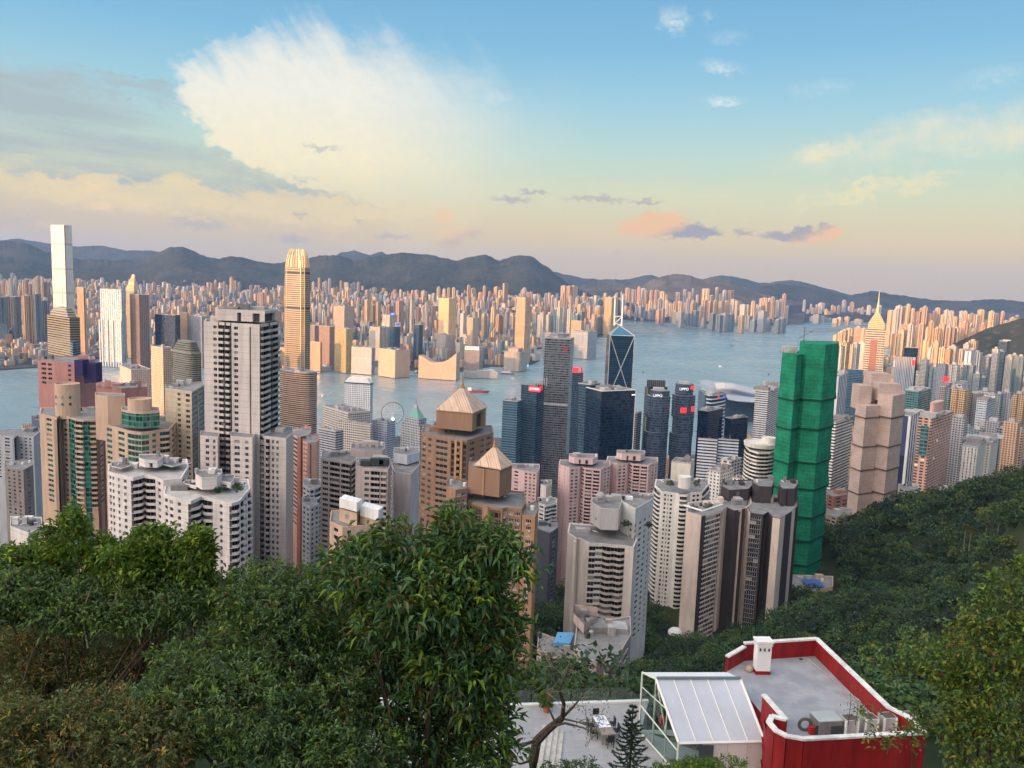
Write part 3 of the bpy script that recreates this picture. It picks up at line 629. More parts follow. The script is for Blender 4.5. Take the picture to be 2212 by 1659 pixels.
def roofkit(T, pl, z, seed=0, mat=None, n=4, h=4., par=1.2):
    """parapet and plant boxes on a roof, as parts"""
    rng = random.Random(seed); c = ctr(pl); B = MB()
    q = inset(pl, .93)
    for i in range(len(pl)):
        a, b, a2, b2 = pl[i], pl[(i+1) % len(pl)], q[i], q[(i+1) % len(pl)]
        B.quad((*a, z), (*b, z), (*b, z+par), (*a, z+par)); B.quad((*b2, z), (*a2, z), (*a2, z+par), (*b2, z+par)); B.quad((*a, z+par), (*b, z+par), (*b2, z+par), (*a2, z+par))
    B.build('parapet', mat or M_ROOFL, T)
    e1 = math.atan2(pl[1][1]-pl[0][1], pl[1][0]-pl[0][0]); w = math.hypot(pl[1][0]-pl[0][0], pl[1][1]-pl[0][1])
    for i in range(n):
        B = MB(); f, g = rng.random()*.6+.2, rng.random()*.6+.2
        s = (w*(.1+.2*rng.random()), w*(.1+.18*rng.random()), h*(.4+.8*rng.random()))
        a, b, d = pl[0], pl[1], pl[-1]
        p = (a[0]+(b[0]-a[0])*f+(d[0]-a[0])*g, a[1]+(b[1]-a[1])*f+(d[1]-a[1])*g)
        B.box((p[0], p[1], z), s, 0, e1); 
        if rng.random() < .5: B.box((p[0], p[1], z+s[2]), (s[0]*.4, s[1]*.5, s[2]*.35), 0, e1)
        B.build('roof_plant', rng.choice([M_ROOFL, M_ROOF]), T)
def mid(name, label, xl, xc, xr, yt, F, a, mat, color=(1, 1, 1, 1), base=2., cat='tower', seed=None, roof=4, rnd=0., rh=4., ybot=None, group=None):
    pl, z = corner(xc, yt, F, a, xl, xr)
    if base is None: base = gz(*ctr(pl))-6
    T = thing(name, label, cat, (*ctr(pl), base), group, color)
    pp = arc(pl, 4, rnd) if rnd else pl
    B = MB(); B.prism(pp, base, z, 0, 1); B.build('wall', [mat, M_ROOF], T)
    if roof: roofkit(T, pl, z, seed if seed is not None else int(xc*7+yt), None, roof, rh)
    return T, pl, z, base
def text(body, mat, loc, rz, size, T=None, name='sign_lettering', depth=.15, align='CENTER', tilt=90.):
    c = bpy.data.curves.new(name, 'FONT'); c.body = body; c.size = size; c.align_x = align; c.align_y = 'CENTER'; c.extrude = depth
    tmp = bpy.data.objects.new('tmp', c); COL.objects.link(tmp)
    me = bpy.data.meshes.new_from_object(tmp.evaluated_get(bpy.context.evaluated_depsgraph_get())); bpy.data.objects.remove(tmp)
    me.materials.clear(); me.materials.append(mat)
    off = T['_w'] if T is not None else (0, 0, 0)
    o = link(name, me, T, tuple(Vector(loc)-Vector(off)), 0); o.rotation_euler = (math.radians(tilt), 0, rz); return o
def signboard(T, pl, i, f, z, w, h, board, letters=None, lmat=None, name='sign', size=None, out=.6):
    """flat sign on wall edge i of plan pl at fraction f along it"""
    a, b = pl[i], pl[(i+1) % len(pl)]; L = math.hypot(b[0]-a[0], b[1]-a[1]); d = ((b[0]-a[0])/L, (b[1]-a[1])/L); n = (d[1], -d[0]); th = math.atan2(d[1], d[0])
    c = (a[0]+d[0]*L*f+n[0]*out, a[1]+d[1]*L*f+n[1]*out)
    B = MB(); B.box((c[0], c[1], z-h/2), (w, .5, h), 0, th); o = B.build(name, board, T)
    if letters: text(letters, lmat, (c[0]+n[0]*.35, c[1]+n[1]*.35, z), th, size or h*.75, o)
    return o
DK = (1, 1, 1, 1)
SILV = facade('silver_glass_bands', (.38, .29, .17, 1), (.075, .085, .095, 1), 60., 4.2, 1., .5, mull=3., vary=.25, objcol=False, wrough=.35, grough=.12)
ICCM = facade('pale_silver_cladding', (.56, .54, .49, 1), (.44, .45, .43, 1), 60., 4.2, 1., .35, mull=1.5, vary=.1, objcol=False, wrough=.3, grough=.25)
GOLDG = facade('gold_glass_bands', (.50, .40, .24, 1), (.16, .15, .12, 1), 60., 3.9, 1., .5, mull=3., vary=.3, objcol=False, wrough=.35)
BLUEG = facade('blue_glass_bands', (.12, .20, .26, 1), (.02, .05, .085, 1), 60., 3.9, 1., .62, mull=2., vary=.4, objcol=False, wrough=.3, grough=.08)
NAVY = facade('navy_glass', (.015, .03, .05, 1), (.008, .02, .04, 1), 3., 3.9, .94, .86, vary=.5, objcol=False, wrough=.3, grough=.06)
DARKG = facade('dark_teal_glass', (.07, .11, .14, 1), (.02, .045, .07, 1), 3., 3.9, .9, .72, vary=.5, objcol=False, wrough=.35, grough=.07)
CKC = facade('grey_steel_grid', (.17, .18, .19, 1), (.035, .045, .055, 1), 3.4, 3.9, .86, .56, vary=.9, objcol=False, wrough=.35, grough=.1)
WGRID = facade('white_round_windows', (.70, .71, .72, 1), (.05, .07, .10, 1), 3.4, 3.55, .5, .5, objcol=False)
BGRID = facade('beige_deep_grid', (.56, .52, .46, 1), (.05, .05, .055, 1), 3.6, 3.7, .68, .58, objcol=False)
WSTR = facade('white_blue_bands', (.66, .68, .70, 1), (.04, .06, .09, 1), 40., 3.6, 1., .5, objcol=False)
VSTR = facade('vertical_fin_wall', (.50, .51, .52, 1), (.07, .09, .12, 1), 2.6, 60., .5, .98, objcol=False)
M_white = paint('white_paint', (.72, .72, .70, 1), .6, .12, .3)
M_steel = flat('white_steel', (.75, .75, .72, 1), .4)
M_gold = flat('gilt_metal', (.72, .55, .30, 1), .35, .3)
M_dark = paint('dark_plant', (.05, .055, .06, 1), .7, .3, .3)
M_redlit = flat('red_lit_sign', (1., .04, .05, 1), .5, 0., .55)
M_whitelit = flat('white_lit_sign', (.95, .95, 1., 1), .5, 0., .6)
M_bluelit = flat('blue_lit_sign', (.05, .12, .6, 1), .5, 0., .6)
M_cyanlit = flat('cyan_lit_screen', (.1, .8, .9, 1), .5, 0., 1.)
M_signwhite = flat('white_sign_panel', (.8, .8, .82, 1), .5)
M_signblue = flat('blue_sign_letters', (.03, .06, .3, 1), .5)
M_signpink = flat('pink_sign_panel', (.62, .12, .18, 1), .5)

# the tallest tower, far left
pl, z = corner(139, 487, 3261, 30, 105, 155)
pb = inset(pl, 1.06); T = thing('skyscraper', 'tallest pale silver skyscraper with a flat notched top across the water', 'skyscraper', (*ctr(pl), 2))
B = MB(); B.prism(pb, 2, 180, 0, None, False, pl); B.prism(pl, 180, z-6, 0, 1); B.build('wall', [ICCM, M_ROOF], T)
for zz in (z-75, z-170, z-262):
    B = MB(); q = inset(pl, 1.012); B.prism(q, zz, zz+7, 0, 0, True); B.build('plant_floor', flat('grey_louvre', (.33, .33, .30, 1), .5), T)
for i, f in ((3, 1), (0, .96)):
    B = MB(); a, b = pl[i], pl[(i+1) % 4]; q = inset(pl, .97); B.poly([(*a, z-7), (*b, z-7), (*b, z+2), (*a, z+2)]); B.poly([(*q[i], z+2), (*q[(i+1) % 4], z+2), (*q[(i+1) % 4], z-7), (*q[i], z-7)]); B.poly([(*a, z+2), (*b, z+2), (*q[(i+1) % 4], z+2), (*q[i], z+2)]); B.build('crown_screen', ICCM, T)
B = MB(); a, b = pl[0], pl[3]; B.tube([(a[0], a[1], 2), (a[0], a[1], z)], 1.6, 5); B.build('corner_slot', M_dark, T)

# golden skyscraper with the clawed crown
pl, z0 = corner(656, 562, 1700, 26, 613, 673); c = ctr(pl)
T = thing('skyscraper', 'golden skyscraper with a domed crown of upright fins', 'skyscraper', (*c, 2))
oc = []
for i in range(4):
    a, b, d = pl[i-1], pl[i], pl[(i+1) % 4]
    for q in (a, d): oc.append((b[0]+(q[0]-b[0])*.14, b[1]+(q[1]-b[1])*.14))
zt = [P(656, y, 1700).z for y in (1000, 640, 600, 578, 563, 552, 545, 540)]; zt[0] = 2.
ks = [1.03, 1.0, .985, .95, .88, .76, .66, .58]
B = MB()
for i in range(5): B.prism(inset(oc, ks[i], c), zt[i], zt[i+1], 0, 1 if i == 4 else None, False, inset(oc, ks[i+1], c))
B.build('wall', [SILV, M_ROOF], T)
B = MB()
for yb in (592, 668, 745): zz = P(656, yb, 1700).z; B.prism(inset(oc, 1.005 if yb > 600 else .985, c), zz, zz+3.5, 0, 0, True)
B.build('plant_floor', M_dark, T)
n = 0
for i in range(8):
    for f in ((.1, .3, .5, .7, .9) if i % 2 else (.5,)):
        pt = lambda k: (lambda a, b: (a[0]+(b[0]-a[0])*f, a[1]+(b[1]-a[1])*f))(inset(oc, k, c)[i], inset(oc, k, c)[(i+1) % 8])
        B = MB(); B.tube([(*pt(.97), zt[3]), (*pt(.90), zt[4]), (*pt(.80), zt[5]), (*pt(.70), zt[6]), (*pt(.60), zt[7]+(2 if i % 2 else 0))], [1.1, 1.1, 1., .9, .5], 4)
        B.build('crown_fin', M_gold, T)
for i in (6, 7, 0, 1):
    B = MB(); B.tube([(*inset(oc, 1.045, c)[i], 2), (*inset(oc, 1.012, c)[i], zt[1]), (*inset(oc, .96, c)[i], zt[3]), (*inset(oc, .89, c)[i], zt[4])], .6, 4); B.build('corner_rib', M_gold, T)

# tower of glass triangles with white cross bracing
pl, z = corner(1317, 724, 1385, 84, 1312, 1371)
A = P(1318, 724, 1393); Bq = P(1371, 724, 1393); wd = Bq.x-A.x
pl = [(A.x, A.y), (Bq.x, Bq.y), (Bq.x+4, Bq.y+wd), (A.x-1, A.y+wd)]; z = A.z; T = thing('skyscraper', 'dark blue glass tower crossed by white bracing with two tall masts', 'skyscraper', (*ctr(pl), 2))
B = MB(); B.prism(pl, 2, z, 0, None); B.build('wall', facade('deep_blue_glass', (.03, .06, .09, 1), (.012, .035, .06, 1), 60., 3.9, 1., .8, mull=2., vary=.25, objcol=False, wrough=.3, grough=.1, gspec=.25), T)
ap = (A.x+wd*.42, A.y+wd*.45, P(1341, 703, 1415).z); B = MB()
for i in range(4): a, b = pl[i], pl[(i+1) % 4]; B.poly([(*a, z), (*b, z), ap], 0)
B.build('glass_roof', flat('roof_glass', (.05, .16, .26, 1), .1, .3), T)
B = MB(); zs = [z, z-55, z-110, z-165, z-220]
yb = lambda v: A.y-.6
def br(p, q, r=.62): B.tube([p, q], r, 4)
for k in (0, 2):
    zt_, zb_ = zs[k], zs[k+2] if k+2 < 5 else 2
    br((A.x, yb(0), zt_), (Bq.x, yb(0), zb_)); br((Bq.x, yb(0), zt_), (A.x, yb(0), zb_))
br((A.x, yb(0), 2), (A.x, yb(0), z)); br((Bq.x, yb(0), 2), (Bq.x, yb(0), z)); br((A.x, yb(0), z), (Bq.x, yb(0), z), .6); br((A.x, yb(0), z), ap, .6); br((Bq.x, yb(0), z), ap, .6)
B.build('white_bracing', flat('grey_bracing', (.50, .52, .53, 1), .5), T)
for x0, x1, y1 in ((1327, 1330, 626), (1343, 1347, 625)):
    p, q = P(x0, 703, 1410), P(x1-1, y1+8, 1410); B = MB(); B.tube([p, p+(q-p)*.72, q], [1.3, 1.1, .35], 6); B.build('mast', M_steel, T)
B = MB()
for p, q in (((1327, 684), (1344, 683)), ((1329, 698), (1341, 703)), ((1344, 684), (1330, 697)), ((1341, 703), (1344, 690)), ((1328, 703), (1330, 697))): br(P(*p, 1410), P(*q, 1410), .6)
B.build('mast_frame', M_steel, T)

# tapered office with ribbon storeys
T, pl, z, b = mid('skyscraper', 'tall grey office tower of close window bands with flat roof', 1177, 1233, 1240, 733, 1355, 12, CKC, cat='skyscraper', roof=7)
signboard(T, pl, 3, .82, z-16, 7, 7, flat('dull_red_emblem', (.28, .03, .05, 1), .5), name='emblem', out=.3)
zz = z-110; B = MB(); B.prism(inset(pl, 1.01), zz, zz+4, 0, 0, True); B.build('plant_floor', M_ROOFL, T)
# pointed spire tower
pl, z = corner(1914, 712, 2307, 22, 1871, 1929); c = ctr(pl)
T = thing('skyscraper', 'gold striped skyscraper with stepped pyramid roof and needle spire', 'skyscraper', (*c, 2))
B = MB(); pc = arc(pl, 1, .18); B.prism(pc, 2, z, 0, 1); B.build('wall', [facade('gold_silver_stripes', (.55, .48, .34, 1), (.08, .10, .12, 1), 60., 6.4, 1., .55, mull=4., vary=.2, objcol=False, wrough=.35), M_ROOF], T)
a, b = pl[3], pl[0]; d = ((b[0]-a[0]), (b[1]-a[1])); L = math.hypot(*d); d = (d[0]/L, d[1]/L); n = (d[1], -d[0]); B = MB()
B.box((a[0]+d[0]*L*.45+n[0]*.4, a[1]+d[1]*L*.45+n[1]*.4, 30), (L*.36, 1.2, z-60), 0, math.atan2(d[1], d[0])); B.build('pink_granite_bay', paint('rose_granite', (.30, .14, .11, 1), .5), T)
q0, q1, q2 = inset(pc, .84, c), inset(pc, .66, c), inset(pc, .10, c); za, zb, ztp = P(1908, 700, 2307).z, P(1908, 692, 2307).z, P(1908, 674, 2307).z
B = MB(); B.prism(q0, z, za, 0, 0); B.prism(inset(pc, .80, c), za, ztp, 0, 0, False, q2); B.build('pyramid_roof', facade('gold_roof_ribs', (.60, .48, .28, 1), (.30, .24, .14, 1), 90., 5., 1., .4, vary=.1, objcol=False, wrough=.4), T)
B = MB()
for i in range(0, len(pc), 2): B.tube([(*inset(pc, .81, c)[i], za), (*q2[i], ztp)], .8, 4)
B.build('roof_rib', M_gold, T)
B = MB(); B.tube([(*c, ztp-3), (*c, P(1912, 660, 2307).z), (*c, P(1912, 645, 2307).z), (*c, P(1912, 627, 2307).z)], [3.6, 2.6, 1.2, .4], 8); B.build('spire', M_gold, T)

# ---- across the water
mid('apartment_block', 'wide teal apartment slab framed by white columns on the far shore', 188, 262, 271, 626, 3010, 14, facade('teal_slab', (.56, .60, .62, 1), (.12, .22, .26, 1), 9., 3.2, .62, .8, objcol=False), roof=6, base=18)
T = bpy.data.objects['apartment_block']
B = MB(); pl, z = corner(262, 740, 3010, 14, 188, 271)
for f in np.linspace(0, 1, 9):
    a, b = pl[3], pl[0]; x, y = a[0]+(b[0]-a[0])*f, a[1]+(b[1]-a[1])*f; B.box((x, y-1.5, 2), (3, 3, 170 if f in (0, .125, .375, .625, 1.) else 18))
B.build('column', M_white, T)
mid('apartment_tower', 'slim tan sunlit tower between the tallest skyscraper and the teal slab', 166, 180, 186, 622, 3150, 42, F_VERT, TAN, roof=2)
mid('apartment_tower', 'dark brown paired tower right of the teal slab', 280, 300, 322, 637, 3020, 42, F_VERT, BROWN, roof=3)
T, pl, z, b = mid('apartment_tower', 'gold capped tower rising behind the dark brown pair', 272, 289, 296, 628, 3300, 36, GOLDG, roof=0)
B = MB(); c = ctr(pl)
for i in range(7): k = 1-.11*i; B.prism(inset([(p[0]+i*1.6, p[1]) for p in pl], k), z+i*9, z+i*9+9, 0, 0)
B.build('curved_cap', facade('gold_cap', (.62, .48, .30, 1), (.4, .32, .2, 1), 50, 4.5, 1., .4, objcol=False), T)
mid('office_block', 'dark blue glass block on the far left shore', 324, 378, 389, 681, 3050, 18, NAVY, roof=3)
mid('office_block', 'small orange lit block beside the dark blue glass block', 388, 404, 408, 676, 3150, 40, F_GRID, TAN, roof=1)
mid('office_block', 'pale blue grey block left of the grey concrete tower', 402, 436, 450, 684, 3100, 40, F_GRID, GREY, roof=2)
mid('office_tower', 'brown gridded office tower right of the golden skyscraper', 689, 712, 724, 706, 3150, 44, F_GRID, (.42, .28, .2, 1), roof=3)
mid('office_tower', 'darker brown office tower half behind the golden skyscraper', 668, 680, 690, 704, 3250, 44, F_GRID, (.36, .28, .22, 1), roof=2)
mid('office_tower', 'olive gold glass office tower by the cruise terminal', 723, 748, 761, 711, 3080, 44, facade('olive_gold_grid', (.42, .32, .16, 1), (.22, .19, .10, 1), 5., 4., .7, .6, objcol=False), roof=4)
mid('office_block', 'low orange block with square window beside golden skyscraper', 668, 692, 696, 740, 3050, 20, F_GRID, (.56, .34, .21, 1), roof=1)
mid('hotel_block', 'long cream hotel with vertical fins on the waterfront', 759, 803, 810, 752, 3060, 20, VSTR, roof=3)
T, pl, z, b = mid('hotel_block', 'orange lit grid hotel under a pink rooftop sign', 804, 854, 886, 757, 2990, 40, facade('cream_grid_hotel', (.56, .42, .30, 1), (.22, .17, .12, 1), 2.6, 3.4, .5, .5, objcol=False), roof=5)
signboard(T, pl, 0, .5, z+4, 34, 6, M_signpink, name='rooftop_sign')
T, pl, z, b = mid('office_tower', 'rounded glass tower with a white rooftop sign', 839, 851, 867, 706, 3350, 44, DARKG, roof=0, rnd=.3)
signboard(T, pl, 0, .5, z+9, 26, 17, M_signwhite, '商場', M_signblue, 'rooftop_sign', 10)
T, pl, z, b = mid('office_tower', 'striped block carrying a blue rooftop sign', 828, 842, 858, 681, 3550, 44, F_VERT, WHITE, roof=1)
signboard(T, pl, 0, .4, z+5, 26, 12, M_bluelit, '銀行', M_whitelit, 'rooftop_sign', 9)
mid('office_tower', 'wide white fin block behind the grid hotel', 798, 820, 846, 708, 3400, 44, F_VERT, WHITE, roof=4)
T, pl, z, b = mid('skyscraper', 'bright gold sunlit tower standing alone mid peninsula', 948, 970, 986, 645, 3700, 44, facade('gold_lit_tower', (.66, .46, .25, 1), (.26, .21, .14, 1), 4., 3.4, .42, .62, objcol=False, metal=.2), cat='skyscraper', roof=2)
mid('office_block', 'white fin podium tower below the gold office tower', 943, 962, 980, 724, 3600, 44, F_VERT, WHITE, roof=3)
mid('office_tower', 'dark glass office right of the gold tower', 1010, 1022, 1034, 687, 3700, 44, F_VERT, (.7, .56, .38, 1), roof=2)
mid('office_block', 'green glass office block left of the gold tower', 894, 905, 914, 702, 3500, 44, DARKG, roof=2)
mid('office_block', 'wide brown block on the plain beyond the cruise terminal', 700, 744, 764, 662, 4300, 40, F_BAND, (.62, .46, .3, 1), roof=2)
mid('office_block', 'square tan tower under the far hills', 1118-32-0, 1090, 1098, 612, 6300, 30, F_GRID, TAN, roof=1, base=120)
T, pl, z, b = mid('office_block', 'low brown block with a long white rooftop sign near the tip', 1003, 1036, 1044, 757, 3120, 14, F_BAND, (.34, .27, .22, 1), roof=0)
signboard(T, pl, 3, .5, z+7, 56, 13, M_signwhite, '香港海旁中心', M_signblue, 'rooftop_sign', 9)
T, pl, z, b = mid('skyscraper', 'slim stepped waterfront tower with one dark side', 1114, 1135, 1147, 672, 3554, 44, facade('bronze_fins', (.68, .48, .30, 1), (.10, .07, .05, 1), 4.5, 60., .5, .98, objcol=False), cat='skyscraper', roof=0)
B = MB(); q = inset(pl, .88); B.prism(q, z, P(1130, 642, 3554).z, 0, 0); B.build('upper_tower', bpy.data.materials['bronze_fins'], T)
T, pl, z, b = mid('hotel_block', 'round fronted terraced hotel at the tip of the peninsula', 1084, 1124, 1152, 762, 3330, 24, F_GRID, (.55, .48, .4, 1), rnd=.35, roof=5)
B = MB(); B.prism(inset(pl, .55), z, z+14, 0, 0); B.build('upper_storey', F_GRID, T)
signboard(T, pl, 0, .9, 20, 12, 9, M_cyanlit, name='video_screen')
mid('office_block', 'green glass block on the far plain with orange ends', 1199, 1222, 1236, 666, 5000, 44, facade('green_far', (.5, .42, .25, 1), (.12, .2, .12, 1), 5., 3.6, .6, .6, objcol=False), roof=2)
mid('hotel_block', 'bright orange shore hotel beyond the slim waterfront tower', 1234, 1256, 1262, 694, 4300, 40, F_GRID, (.62, .44, .24, 1), roof=2)
mid('hotel_block', 'long finned shore hotel with stepped roof', 1216, 1270, 1290, 718, 3950, 36, VSTR, roof=5)
mid('office_block', 'low dark hall on the shore left of the masts', 1150, 1205, 1230, 722, 4000, 40, F_BAND, GREY, roof=3)
mid('apartment_tower', 'gold lit shore tower behind the two masts', 1306, 1322, 1336, 643, 5600, 44, F_VERT, (.6, .44, .22, 1), roof=2)
T = thing('cultural_hall', 'windowless sunlit hall with a sweeping curved roof on the waterfront', 'hall', (*G(950, 803).xy, 3))
p0, p1, p2 = P(904, 800, 3020), P(985, 803, 2990), P(1000, 800, 3060); B = MB(); n = 14
tops = [P(904+(985-904)*f, np.interp(f, [0, .12, .35, .6, .8, 1], [768, 772, 784, 783, 776, 762]), 3005).z for f in np.linspace(0, 1, n)]
for i in range(n-1):
    f, g_ = i/(n-1), (i+1)/(n-1); a, b = p0.lerp(p1, f), p0.lerp(p1, g_); c_, d_ = a+Vector((10, 34, 0)), b+Vector((10, 50, 0))
    B.quad((a.x, a.y, 2), (b.x, b.y, 2), (b.x, b.y, tops[i+1]), (a.x, a.y, tops[i])); B.quad((a.x, a.y, tops[i]), (b.x, b.y, tops[i+1]), (d_.x, d_.y, tops[i+1]), (c_.x, c_.y, tops[i])); B.quad((d_.x, d_.y, 2), (c_.x, c_.y, 2), (c_.x, c_.y, tops[i]), (d_.x, d_.y, tops[i+1]))
b = p1; d_ = p1+Vector((10, 50, 0)); B.quad((b.x, b.y, 2), (d_.x, d_.y, 2), (d_.x, d_.y, tops[-1]), (b.x, b.y, tops[-1]))
a = p0; c_ = p0+Vector((10, 34, 0)); B.quad((c_.x, c_.y, 2), (a.x, a.y, 2), (a.x, a.y, tops[0]), (c_.x, c_.y, tops[0]))
B.build('wall', paint('pink_tile_hall', (.54, .36, .26, 1), .7), T)
T = thing('clock_tower', 'small square clock tower on the waterfront before the curved hall', 'clock tower', (*G(925, 806).xy, 3)); p = G(925, 807); B = MB()
B.box((p.x, p.y, 3), (7, 7, 32)); B.build('shaft', paint('brick_shaft', (.6, .38, .28, 1), .8), T); B = MB(); B.lathe((p.x, p.y, 35), [(3.4, 0), (3.4, 5), (2.6, 6), (.2, 11)], 8); B.build('cupola', M_white, T)
T = thing('museum_hall', 'pale low museum right of the curved hall', 'hall', (*G(1035, 803).xy, 3)); B = MB()
for x, w_, h_ in ((1020, 40, 22), (1045, 34, 28), (1066, 16, 24)): p = P(x, 800, 3080); B.box((p.x, p.y+20, 2), (w_*1.6, 36, h_), 0, .15)
B.build('wall', F_BAND, T); T.color = WHITE
for c_ in T.children: c_.color = WHITE
T = thing('cruise_terminal', 'long white cruise terminal pier reaching into the harbour', 'terminal', (*G(745, 795).xy, 3)); a, b = G(676, 806), G(822, 789)
ang = math.atan2(b.y-a.y, b.x-a.x); L = (b-a).length; m_ = (a+b)/2
for nm, z0, h_, w_, mt in (('pier_deck', .3, 4, 60, paint('concrete_quay', (.4, .39, .37, 1), .9)), ('wall', 4.3, 13, 46, facade('terminal_bays', (.66, .63, .56, 1), (.10, .09, .08, 1), 6., 6.5, .6, .5, objcol=False)), ('roof', 17.3, 1.5, 50, M_white)):
    B = MB(); B.box((m_.x+18*math.sin(-ang), m_.y+30, z0), (L, w_, h_), 0, ang); B.build(nm, mt, T)
B = MB()
for f in np.linspace(.05, .9, 16): p = a.lerp(b, f); B.box((p.x, p.y+24+20*RNG.random(), 18.8), (9, 7, 2.5), 0, ang)
B.build('roof_plant', M_ROOFL, T)
# ------------------------------------------------------------------ towers of the near shore
def MID(lines):
    """rows: kind|label|xl xc xr yt F a|material|colour|opts"""
    out = {}
    for ln in lines.strip().split('\n'):
        k, lab, geo, mat, colr, opt = [s.strip() for s in ln.split('|')]
        g = [float(s) for s in geo.split()]; kw = eval('dict(%s)' % opt)
        key = kw.pop('key', None)
        r = mid(k, lab, *g, eval(mat), eval(colr) if colr else (1, 1, 1, 1), **kw)
        if key: out[key] = r
    return out
GREENG = facade('green_glass_block', (.18, .30, .30, 1), (.03, .10, .10, 1), 4., 3.8, .92, .74, vary=.4, objcol=False, wrough=.3, grough=.08)
HSTR = facade('black_white_stripes', W1_, (.03, .035, .045, 1), 60., 3.4, 1., .45)
RESW = facade('flat_windows', W1_, (.05, .06, .075, 1), 3.3, 3.0, .46, .46, lit=.02)
RESB = facade('balcony_bands', W1_, (.07, .075, .085, 1), 5.5, 3.0, .62, .56, lit=.015)
GOLDB = facade('gold_blue_bands', (.27, .22, .13, 1), (.055, .08, .095, 1), 60., 3.9, 1., .5, objcol=False, wrough=.3, metal=.4)
